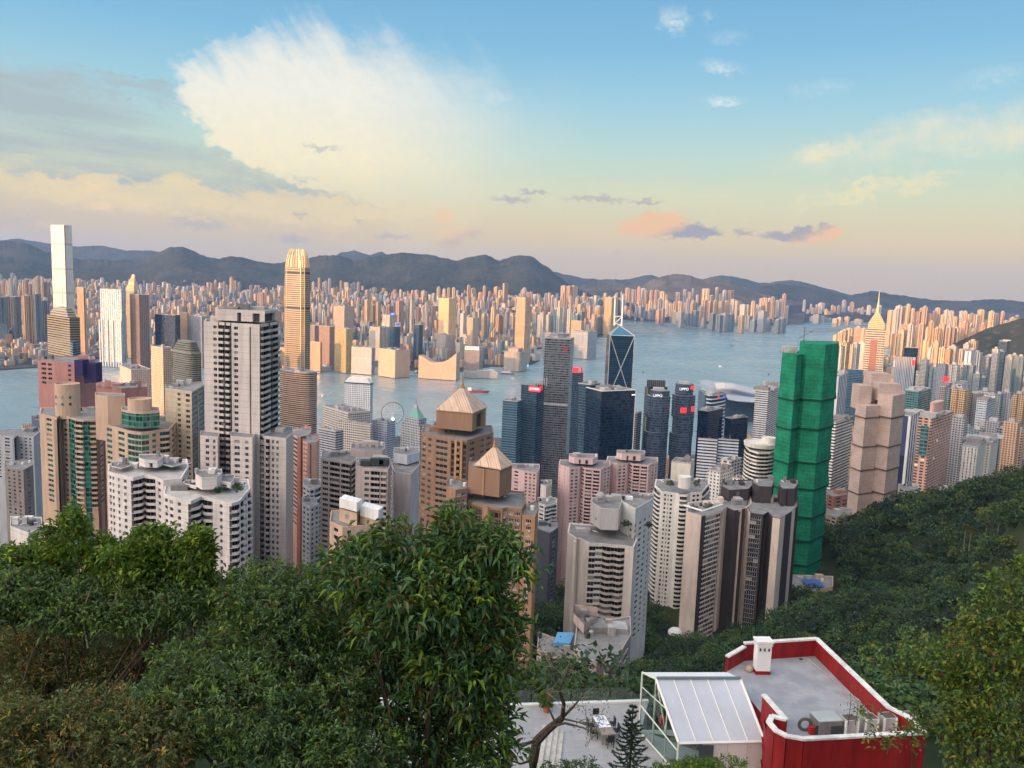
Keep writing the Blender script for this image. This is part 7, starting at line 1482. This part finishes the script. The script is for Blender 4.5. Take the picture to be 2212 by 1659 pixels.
foliage_tree('broadleaf_tree', 'big dark tree with long drooping leaves in the middle foreground', 'tree',
    [(900, 1270, 17, 190, 110, 1.5), (1010, 1225, 17, 115, 75, 1.2), (985, 1140, 16.6, 40, 40, .5), (965, 1105, 16.6, 16, 26, .25), (1050, 1175, 16.4, 60, 34, .5), (1120, 1200, 16.2, 46, 16, .4), (1135, 1240, 16.2, 30, 14, .3), (770, 1225, 17, 80, 56, 1.), (990, 1380, 17.5, 140, 110, 1.4), (850, 1430, 18, 150, 130, 1.4), (1020, 1500, 18, 90, 80, 1.), (930, 1600, 18, 130, 80, 1.), (1080, 1330, 17, 50, 60, .7), (1070, 1420, 17.3, 60, 50, .7), (840, 1165, 17, 55, 32, .6), (1060, 1590, 17.6, 60, 70, .7)],
    2500, 8, .25, .08, 'big', gb(905, 1640, 18), droop=.24, spread=1.1, jit=.3, trunk_r=.22, limbs=12, aim=.3)
foliage_tree('broadleaf_shrub', 'rounded blue green shrub between the left thicket and the drooping tree', 'shrub', [(620, 1310, 18, 140, 95, 1.3), (560, 1290, 18, 90, 70, 1.), (700, 1300, 18.5, 90, 75, 1.1), (690, 1400, 18, 110, 100, 1.), (560, 1400, 17.5, 130, 110, 1.2), (480, 1280, 18.5, 60, 50, .8)], 2300, 9, .135, .05, 'shrub', gb(620, 1640, 18.5), spread=1., jit=.14)
foliage_tree('broadleaf_shrub', 'dense green shrub along the bottom left of the drooping tree', 'shrub', [(520, 1530, 16, 200, 120, 1.2), (700, 1540, 16.5, 140, 120, 1.1), (620, 1620, 15.5, 200, 80, 1.), (400, 1480, 16.5, 120, 90, 1.), (780, 1630, 16, 120, 70, .9)], 2700, 9, .135, .052, 'shrub', gb(560, 1700, 16), spread=1., jit=.14)
foliage_tree('broadleaf_shrub', 'olive green thicket with pale twigs on the left', 'shrub', [(200, 1390, 20, 230, 80, 1.6), (60, 1420, 20, 160, 90, 1.5), (360, 1380, 20, 110, 60, 1.2), (200, 1480, 19, 260, 90, 1.4), (40, 1520, 19, 140, 90, 1.3), (330, 1330, 21, 90, 40, 1.)], 3200, 8, .13, .042, 'olive', gb(180, 1620, 20), bark=M_barkp, spread=1.1, jit=.16, limbs=26, trunk_r=.12)
foliage_tree('broadleaf_shrub', 'yellowish thicket in the bottom left corner', 'shrub', [(120, 1600, 15, 220, 90, 1.), (320, 1610, 15, 160, 80, .9), (0, 1590, 15, 120, 100, .9), (250, 1550, 16, 150, 60, .9)], 2200, 9, .12, .045, 'olive', gb(200, 1760, 15), spread=1., jit=.14, bark=M_barkp)
foliage_tree('young_tree', 'bright green tree top rising before the peach tower on the left', 'tree', [(150, 1160, 19, 55, 45, .7), (155, 1115, 18.8, 18, 24, .3), (85, 1205, 19.5, 70, 40, .8), (215, 1190, 19, 40, 35, .5), (110, 1240, 20, 110, 50, 1.), (20, 1215, 20, 60, 40, .7)], 950, 9, .16, .062, 'bright', gb(130, 1420, 19.5), spread=1., jit=.16, aim=.5)
foliage_tree('young_tree', 'bright green tree top before the left white stepped block', 'tree', [(330, 1175, 18.5, 55, 40, .6), (300, 1205, 18.5, 75, 40, .7), (360, 1215, 18.6, 60, 40, .7), (260, 1225, 19, 50, 40, .6), (315, 1260, 19, 85, 40, .8)], 900, 9, .16, .062, 'bright', gb(310, 1420, 19), spread=1., jit=.16, aim=.5)
foliage_tree('young_tree', 'leafy side branch before the right white stepped block', 'tree', [(425, 1165, 18.2, 38, 24, .4), (440, 1195, 18.2, 26, 26, .3), (415, 1225, 18.4, 40, 26, .4), (440, 1250, 18.4, 30, 22, .3)], 330, 9, .15, .06, 'bright', gb(400, 1420, 18.6), spread=1., jit=.16, trunk_r=.1)
foliage_tree('broadleaf_tree', 'leafy tree mass at the left edge under the bright tree tops', 'tree', [(40, 1290, 18.3, 110, 60, .8), (160, 1305, 18.2, 110, 52, .7), (-40, 1240, 19, 60, 50, .8), (280, 1318, 18., 110, 44, .7), (400, 1305, 18., 70, 44, .6)], 2200, 8, .14, .055, 'shrub', gb(80, 1440, 18.6), spread=1., jit=.2)
foliage_tree('climbing_bush', 'sprawling yellow green bush filling the lower right', 'bush', [(2130, 1400, 15, 80, 60, 1.1), (2170, 1300, 14.5, 34, 60, .6), (2205, 1250, 14.5, 24, 50, .4), (2110, 1330, 15, 40, 40, .5), (2030, 1420, 16, 80, 36, .9), (1940, 1425, 17, 80, 22, .8), (2140, 1500, 15, 110, 90, 1.1), (2090, 1500, 15.5, 56, 60, .9), (2130, 1610, 15, 110, 80, 1.), (2040, 1445, 16.5, 60, 30, .8), (2190, 1400, 14.5, 45, 80, .7)], 1900, 7, .10, .066, 'yellow', gb(2100, 1700, 15.5), spread=1.1, jit=.16, trunk_r=.1, limbs=14)
foliage_tree('climbing_bush', 'loose sprays of leaves hanging over the red front wall', 'bush', [(1900, 1600, 15.5, 30, 16, .3), (1960, 1590, 15.5, 26, 18, .3), (1880, 1555, 15.8, 26, 12, .3), (1870, 1540, 16, 16, 26, .3), (1990, 1560, 15.5, 30, 30, .3)], 60, 7, .11, .05, 'yellow', gb(2080, 1720, 15.6), spread=1.1, jit=.2, trunk_r=.06, limbs=4)
foliage_tree('hedge_bush', 'low clipped bush along the bottom edge before the conservatory', 'bush', [(1500, 1672, 20, 95, 26, .6), (1570, 1668, 20, 60, 26, .6), (1440, 1680, 20, 50, 22, .5)], 700, 8, .10, .035, 'bright', gb(1500, 1760, 20), spread=1.1, jit=.1)
foliage_tree('hedge_bush', 'low bush at the bottom edge beside the stair', 'bush', [(1250, 1668, 20, 60, 26, .5), (1200, 1680, 20, 50, 20, .5)], 300, 8, .09, .035, 'shrub', gb(1240, 1760, 20), spread=1.1, jit=.1)
foliage_tree('pot_plant', 'yellow green leafy plant growing in the terracotta pot', 'plant', [(1180, 1510, POT.y, 22, 20, .5)], 120, 7, .22, .09, 'yellow', (POT.x, POT.y, POT.z+.44), spread=1., jit=.2, trunk_r=.03, limbs=4)
foliage_tree('broadleaf_tree', 'dark leafy tree behind the glass balustrade', 'tree', [(1220, 1470, 85, 80, 36, 4.), (1170, 1480, 84, 60, 36, 3.), (1310, 1500, 80, 60, 22, 3.), (1210, 1505, 78, 80, 30, 3.)], 1700, 7, .42, .2, 'shrub', gb(1230, 1560, 84), spread=1.1, jit=.6, trunk_r=.25)
foliage_tree('broadleaf_tree', 'olive crowned tree in front of the brown low rise house', 'tree', [(1300, 1488, 110, 30, 20, 2.5), (1330, 1494, 112, 30, 18, 2.5)], 600, 7, .45, .2, 'olive', gb(1310, 1540, 110), spread=1.1, jit=.6, trunk_r=.25)
for g_, (p, r, lab) in enumerate(ROOFGARDENS):
    o = [(*proj(p), p.y, r*FPX/p.y, r*.6*FPX/p.y, r)]; nm = ['roof shrubs by the parapet of the right white stepped block', 'small roof shrubs among the huts of the right white stepped block', 'roof shrubs on the cream chevron balcony tower, left clump', 'roof shrubs on the cream chevron balcony tower, right clump', 'roof shrubs on the rounded balcony tower, left clump', 'roof shrubs on the rounded balcony tower, right clump', 'roof shrubs at the front corner of the beige end wall roof', 'roof shrubs in the middle of the beige end wall roof', 'roof shrubs at the back of the beige end wall roof'][g_]
    foliage_tree('roof_shrub', nm, 'shrub', o, 70, 6, .7, .4, 'deep', (p.x, p.y, p.z-.6), spread=1.1, jit=.6, trunk_r=.1, limbs=3)
TH = [o for o in bpy.data.objects if o.get('label', '').startswith('olive green thicket')][0]
for pts in ([(190, 1400), (186, 1376), (180, 1345), (170, 1318), (158, 1302), (138, 1292)], [(174, 1322), (186, 1300), (192, 1284), (197, 1266)], [(236, 1345), (241, 1318), (252, 1285), (257, 1273), (246, 1257)]):
    B = MB(); q = [P(x, y, 17.75) for x, y in pts]; B.tube(q, list(np.linspace(.022, .006, len(q))), 5); B.build('bare_branch', flat('pale_dead_wood', (.17, .145, .11, 1), .9), TH)
# bare limbed tree on the terrace
T = thing('bare_tree', 'nearly leafless tree with a forked leaning trunk on the terrace', 'tree', gb(1155, 1700, 32)); F = 32
def limb(nm, pts, r0, r1):
    B = MB(); q = [P(x, y, F+dz) for x, y, dz in pts]; B.tube(q, list(np.linspace(r0, r1, len(q))), 6); B.build(nm, M_bark if r0 > .05 else M_barkp, T); return q
limb('trunk', [(1150, 1720, 0), (1152, 1640, 0), (1160, 1600, 0), (1185, 1575, .1), (1215, 1550, .2)], .26, .13)
tips = []
for pts, r in (([(1215, 1550, .2), (1218, 1520, 0), (1208, 1490, -.2), (1196, 1450, -.3), (1190, 1420, -.4)], .10), ([(1208, 1490, -.2), (1222, 1462, 0), (1232, 1430, .2)], .06), ([(1215, 1550, .2), (1240, 1525, .5), (1262, 1498, .8)], .07), ([(1190, 1570, .1), (1220, 1562, -.3), (1260, 1572, -.6), (1290, 1585, -.8)], .06),
        ([(1200, 1562, .1), (1185, 1530, -.4), (1178, 1490, -.8)], .05), ([(1215, 1552, .2), (1250, 1560, .6), (1275, 1570, 1.)], .045), ([(1196, 1450, -.3), (1180, 1420, 0), (1165, 1395, .3)], .04), ([(1160, 1600, 0), (1120, 1610, -.5), (1085, 1605, -1.)], .07), ([(1155, 1640, 0), (1125, 1650, -.4), (1095, 1640, -.8)], .06)):
    q = limb('branch', pts, r, r*.35); tips.append(q[-1])
    for k in range(6):
        a = q[-1].lerp(q[-2], RNG.random()); e = a+Vector((RNG.gauss(0, .45), RNG.gauss(0, .4), RNG.gauss(.2, .4))); B = MB(); B.tube([a, a.lerp(e, .5)+Vector((RNG.gauss(0, .06), 0, .06)), e], [.022, .015, .006], 4); B.build('twig', M_barkp, T); tips.append(e)
tp_ = np.array([tuple(x) for x in tips]); n = 420; ix = NR.integers(0, len(tp_), n); b = tp_[ix]+NR.normal(0, .16, (n, 3)); link('crown', leaves_mesh('crown', b-np.array(T['_w']), unit(NR.normal(0, 1, (n, 3))), .13, .05, np.array(PAL['shrub'])[NR.integers(0, 4, n)]*.9, M_leaf, droop=.2), T)
# araucaria with tiers of upturned boughs
p0 = P(1368, 1524, 30); T = thing('conifer', 'small dark conifer with upturned tiers in front of the conservatory', 'conifer', gb(1368, 1720, 30)); bz = Vector(T['_w']); B = MB(); B.tube([(p0.x, p0.y, bz.z), p0], [.12, .02], 6); B.build('trunk', M_bark, T)
bb, dd = [], []
h_ = 3.6
for k in range(15):
    z = p0.z-.1-k*h_/15; rr = .10+.95*(k/15)**.85
    for j in range(7 if k > 2 else 4):
        a = j*2*math.pi/7+k*.5; m_ = 26
        for s in np.linspace(.1, 1, m_):
            q = np.array([p0.x+math.cos(a)*rr*s, p0.y+math.sin(a)*rr*s, z-.16*s*rr+.34*rr*s**2.5]); 
            for w in range(5): bb.append(q); dd.append(np.array([math.cos(a)*.8+NR.normal(0, .45), math.sin(a)*.8+NR.normal(0, .45), .55+NR.normal(0, .35)]))
bb, dd = np.array(bb), unit(np.array(dd)); link('crown', leaves_mesh('crown', bb-np.array(T['_w']), dd, .10, .022, np.array(PAL['pine'])[NR.integers(0, 2, len(bb))]*(.7+.7*NR.random((len(bb), 1))), M_leaf), T)
for k in range(2): # saplings in the roof planter
    x = 1832+k*16; q = G(x, 1566, ZR+1.1); t = thing('sapling', ('taller' if k == 0 else 'shorter')+' bare sapling in the planter beside the cabinet', 'sapling', (q.x, q.y, q.z)); B = MB(); B.tube([q, q+Vector((.05, 0, 1.3-.3*k)), q+Vector((.0, .1, 2.1-.6*k))], [.025, .018, .006], 5); B.build('stem', M_bark, t)
    n = 26; b = np.array(q)+np.array([0, 0, 1.2])+NR.normal(0, .22, (n, 3))*np.array([1, 1, 2.]); link('crown', leaves_mesh('crown', b-np.array(t['_w']), unit(NR.normal(0, 1, (n, 3))), .16, .06, np.array(PAL['shrub'])[NR.integers(0, 4, n)], M_leaf, droop=.3), t)

# ---- the wooded slopes
def clumps(cs, rs, per, size, pal, rg, mat=None):
    n = len(cs); ci = np.repeat(np.arange(n), per); d = unit(rg.normal(0, 1, (n*per, 3))); d[:, 2] = np.abs(d[:, 2])*1.0-.25; d = unit(d); r = rs[ci][:, None]*(.72+.34*rg.random((n*per, 1)))
    b = cs[ci]+d*r*np.array([1, 1, .85]); pc = np.array(PAL[pal]); hue = (.65+.7*rg.random((n, 1)))*pc[rg.integers(0, len(pc), n)]*np.where(rg.random((n, 1)) < .12, np.array([1.7, 1.45, 1.]), 1.)
    nd = unit(d*.35+rg.normal(0, .7, d.shape)); L = size[ci]*(.7+.6*rg.random(n*per)) if np.ndim(size) else size*(.7+.6*rg.random(n*per)); b = b-nd*L[:, None]*.5
    col = hue[ci]*(.7+.6*rg.random((n*per, 1))); return b, nd, L, col
rg = np.random.default_rng(21); cand = []
foot = []
for o in bpy.data.objects:
    if o.type == 'EMPTY' and o.get('category') in ('apartment tower', 'apartment house', 'tower', 'ramp', 'house', 'conservatory', 'terrace') and o.location.y < 1100:
        for c_ in o.children:
            if c_.name.split('.')[0] in ('wall', 'wing', 'scaffold_net', 'paving', 'ramp_deck') and c_.type == 'MESH':
                v = np.empty(len(c_.data.vertices)*3, np.float32); c_.data.vertices.foreach_get('co', v); v = v.reshape(-1, 3)+np.array(o.location); foot.append((v[:, 0].min()-2.5, v[:, 0].max()+2.5, v[:, 1].min()-3, v[:, 1].max()+2.5))
foot = np.array(foot)
def free(x, y):
    ok = np.ones(len(x), bool)
    for a in foot: ok &= ~((x > a[0]) & (x < a[1]) & (y > a[2]) & (y < a[3]))
    return ok
def wood(x0, x1, y0, y1, step, zmin):
    gx, gy = np.meshgrid(np.arange(x0, x1, step), np.arange(y0, y1, step)); x = gx.ravel()+rg.normal(0, step*.3, gx.size); y = gy.ravel()+rg.normal(0, step*.3, gx.size); z = ground(x, y)
    k = (z > zmin) & free(x, y) & (np.abs(x/y) < .68); x, y, z = x[k], y[k], z[k]
    v = np.stack([x, y, z-H], 1); w = v @ np.array(FW); py = 829.5-FPX*(v @ np.array(UP))/w; k = (py < 1760) & (py > 900); return np.stack([x, y, z], 1)[k]
A1 = wood(-260, 420, 75, 260, 6.5, 150); A2 = wood(-330, 520, 260, 560, 6.3, 95); A3 = wood(-300, 1000, 560, 1450, 8.6, 62)
bs, ds, Ls, cs_ = [], [], [], []
for A, r0, per, sz in ((A1, 3.4, 330, .72), (A2, 4.2, 240, 1.1), (A3, 5.4, 150, 1.7)):
    rr = r0*(.78+.9*rg.random(len(A))**2.5); c = A+np.array([0, 0, 1.])*(rr*.8+3.*rg.random(len(A))**2)[:, None]; b, nd, L, col = clumps(c, rr, per, sz, 'deep', rg); bs.append(b); ds.append(nd); Ls.append(L); cs_.append(col)
b = np.concatenate(bs); L = np.concatenate(Ls); print('wood', len(A1), len(A2), len(A3), len(b))
structure(link('hillside_wood', leaves_mesh('hillside_wood', b, np.concatenate(ds), L, L*.75, np.concatenate(cs_), M_clump)), 'stuff')
# single trees that stand out against the wood
_tm = []
for s in range(4):
    rr = np.array([1., .75, .7, .65]); c = np.array([[0, 0, 4.6], [2.2, .4, 3.8], [-2., .8, 3.9], [.3, -1.9, 3.6]])+rg.normal(0, .3, (4, 3)); b, nd, L, col = clumps(c, rr*3.1, 260, .75, ['shrub', 'deep', 'bright', 'olive'][s], rg)
    tm = leaves_mesh('crown', b, nd, L, L*.7, col, M_clump); B = MB(); B.tube([(0, 0, -1.5), (.15, 0, 2.), (.1, .1, 4.5)], [.38, .28, .12], 7); _tm.append((tm, B.mesh('trunk', [M_bark])))
_rows = [('just behind the red roof parapet', [(1690, 1372), (1730, 1366), (1775, 1372), (1812, 1388), (1850, 1405)], 118, (0, 1)), ('at the foot of the dark ribbed towers', [(1540, 1400), (1572, 1384), (1604, 1372), (1640, 1362), (1672, 1350)], 300, (1, 0)),
         ('between the chevron tower and the beige end wall', [(1420, 1330), (1440, 1362), (1412, 1388), (1438, 1420), (1410, 1440)], 330, (1, 1)), ('along the upper edge of the right hand wood', [(1905, 1100), (1950, 1078), (2000, 1066), (2075, 1058), (2130, 1045), (2185, 1030)], 640, (1, 0)),
         ('above the conservatory ridge', [(1410, 1447), (1460, 1440), (1510, 1436), (1556, 1428)], 150, (1, 3))]
NW = {4: 'four', 5: 'five', 6: 'six'}
for where, pts, F, kinds in _rows:
    for i, (x, y) in enumerate(pts):
        p = P(x, y, F); z = gz(p.x, p.y); s = max(.8, min(1.6, (p.z-z)/7+.8)); o_ = 'leftmost' if i == 0 else 'rightmost' if i == len(pts)-1 else ORD[i]+' from left'
        if 'between' in where: o_ = ['topmost', 'second from top', 'third from top', 'fourth from top', 'lowest'][i]
        t = thing('wood_tree', f'{o_} of {NW[len(pts)]} rounded trees {where}', 'tree', (p.x, p.y, z), f'rounded trees {where}'); a = rg.random()*6
        for nm, me in zip(('crown', 'trunk'), _tm[kinds[i % 2]]): c = link(nm, me, t, (0, 0, 0), a); c.scale = (s, s, s)
# pale headed palms on the slope
for i, (x, y) in enumerate(((2087, 1137), (2098, 1144), (2132, 1131), (2158, 1125), (2192, 1110), (2203, 1117))):
    F = 430+10*i; p = P(x, y, F); t = thing('palm_tree', f"{'leftmost' if i == 0 else 'rightmost' if i == 5 else ORD[i]+' from left'} of six pale stemmed palms rising from the wood", 'palm', (p.x, p.y, p.z-11), 'pale stemmed palms on the slope')
    B = MB(); B.tube([(p.x, p.y, p.z-12), p], [.3, .2], 6); B.build('trunk', M_barkp, t); n = 90; a = rg.random(n)*6.28; d = unit(np.stack([np.cos(a), np.sin(a), rg.normal(.3, .5, n)], 1)); link('crown', leaves_mesh('crown', np.tile(np.array(p), (n, 1))-np.array(t['_w']), d, 2.4, .5, np.array([.12, .13, .035])*(.6+.8*rg.random((n, 1))), M_leaf, droop=.35), t)

# ------------------------------------------------------------------ boats
hullw = flat('white_hull', (.7, .7, .7, 1), .4); hullg = flat('green_hull', (.03, .12, .07, 1), .5); hullr = flat('red_brown_hull', (.22, .05, .04, 1), .6); hulld = flat('dark_hull', (.05, .05, .06, 1), .6)
def boat(lab, px, py, L, hd, hull, cabin, kind='ferry'):
    p = G(px, py, 0); a = math.radians(hd); t = thing('boat', lab, kind, (p.x, p.y, 0)); W = L*.24; ca, sa = math.cos(a), math.sin(a); R = lambda x, y: (p.x+x*ca-y*sa, p.y+x*sa+y*ca)
    pl = [R(-L*.5, -W*.4), R(L*.25, -W*.5), R(L*.42, -W*.28), R(L*.52, 0), R(L*.42, W*.28), R(L*.25, W*.5), R(-L*.5, W*.4)]; B = MB(); B.prism(inset(pl, .88), -.5, L*.07+1, 0, 1, False, pl); B.build('hull', [hull, cabin], t)
    if kind != 'barge':
        B = MB(); z = L*.07+1
        for k, (x0, x1, h) in enumerate(((-.40, .26, L*.07), (-.32, .16, L*.055))): B.prism([R(L*x0, -W*.36), R(L*x1, -W*.36), R(L*x1, W*.36), R(L*x0, W*.36)], z, z+h, 0, 0); z += h
        B.build('cabin', cabin, t); B = MB(); q = R(-L*.05, 0); B.tube([(*q, z), (*q, z+L*.1)], [L*.02, L*.015], 6); B.build('funnel', hulld, t)
    else:
        B = MB(); q = R(-L*.3, 0); B.box((*q, L*.07+1), (L*.14, W*.6, L*.12), 0, a); B.build('wheelhouse', hullw, t)
        B = MB(); q = R(L*.05, 0); B.tube([(*q, L*.07), (q[0]+L*.25*ca, q[1]+L*.25*sa, L*.2)], L*.01, 5); B.build('derrick', hulld, t)
    return t
boat('small white ferry crossing mid harbour left of the brown spire', 952, 818, 44, 5, hullw, hullw)
boat('white motor launch in open water right of the bronze tower', 700, 856, 20, 60, hullw, hullw, 'boat')
boat('dark red barge moored beside the brown pyramid roof', 1030, 848, 80, 8, hullr, hullr, 'barge')
boat('white ferry with red hull band before the round hotel', 1096, 808, 55, 12, hullr, hullw)
boat('tiny launch below the red hulled ferry', 1108, 818, 14, 30, hullw, hullw, 'boat')
boat('green and white pier ferry, left of two by the curved hall', 853, 803, 42, 70, hullg, hullw)
boat('green and white pier ferry, right of two by the curved hall', 900, 805, 42, 80, hullg, hullw)
boat('white yacht moored before the museum hall', 1062, 801, 30, 5, hullw, hullw, 'boat')
boat('dark sailing lighter alone in the middle harbour', 1389, 805, 22, 80, hulld, hulld, 'boat')
boat('small speedboat with a wake near the old runway', 1581, 748, 20, 15, hulld, hulld, 'boat')
boat('second small speedboat, the one closer to the runway', 1585, 735, 16, 15, hulld, hulld, 'boat')
boat('small pale launch with a long wake at right', 1556, 792, 18, 10, hullw, hullw, 'boat')
boat('red tug near the point left of the green netted tower', 1706, 768, 40, 20, hullr, hullw)
boat('dark junk just left of the green netted tower', 1660, 810, 26, 80, hulld, hulld, 'boat')
boat('small launch off the far shore above the netted tower', 1740, 718, 24, 10, hulld, hullw, 'boat')
wk = flat('churned_water', (.24, .34, .36, 1), .4)
for lab, pts, w0, w1 in (('a', [(1564, 792), (1580, 791), (1604, 792)], 1.5, 5), ('b', [(1577, 749), (1540, 755), (1490, 764)], 2, 9), ('c', [(706, 853), (722, 844), (746, 838)], 2, 9), ('d', [(962, 817), (985, 815)], 3, 10), ('e', [(806, 884-26), (860, 853), (930, 850)], 1, 6), ('f', [(1113, 818), (1128, 813)], 2, 6), ('g', [(1372, 816), (1386, 806)], 2, 7)):
    q = [G(x, y, .02) for x, y in pts]; n = 12; B = MB(); prev = None
    for i in range(n+1):
        f = i/n*(len(q)-1); k = min(int(f), len(q)-2); p = q[k].lerp(q[k+1], f-k); d = (q[k+1]-q[k]).normalized(); h = (w0+(w1-w0)*i/n)*(.3 if i == n else 1)*(.7+.6*RNG.random())/2; s_ = Vector((-d.y, d.x, 0))*h; c = (p-s_, p+s_)
        if prev: B.quad(prev[0], prev[1], c[1], c[0])
        prev = c
    structure(B.build('boat_wake', wk), 'stuff')
# ------------------------------------------------------------------ air
hz = MB(); hz.prism([(-15000, -1300), (15000, -1300), (15000, 16000), (-15000, 16000)], -22., 790., 0, 0, True)
hm = bpy.data.materials.new('haze_air'); hm.use_nodes = True; t = NT(hm.node_tree); t.n.clear()
out = t.new('ShaderNodeOutputMaterial'); pv = t.new('ShaderNodeVolumePrincipled'); t.l.new(pv.outputs[0], out.inputs['Volume'])
pv.inputs['Density'].default_value = HAZE; pv.inputs['Color'].default_value = (.29, .51, .94, 1); pv.inputs['Anisotropy'].default_value = .1
structure(hz.build('haze', hm), 'stuff')
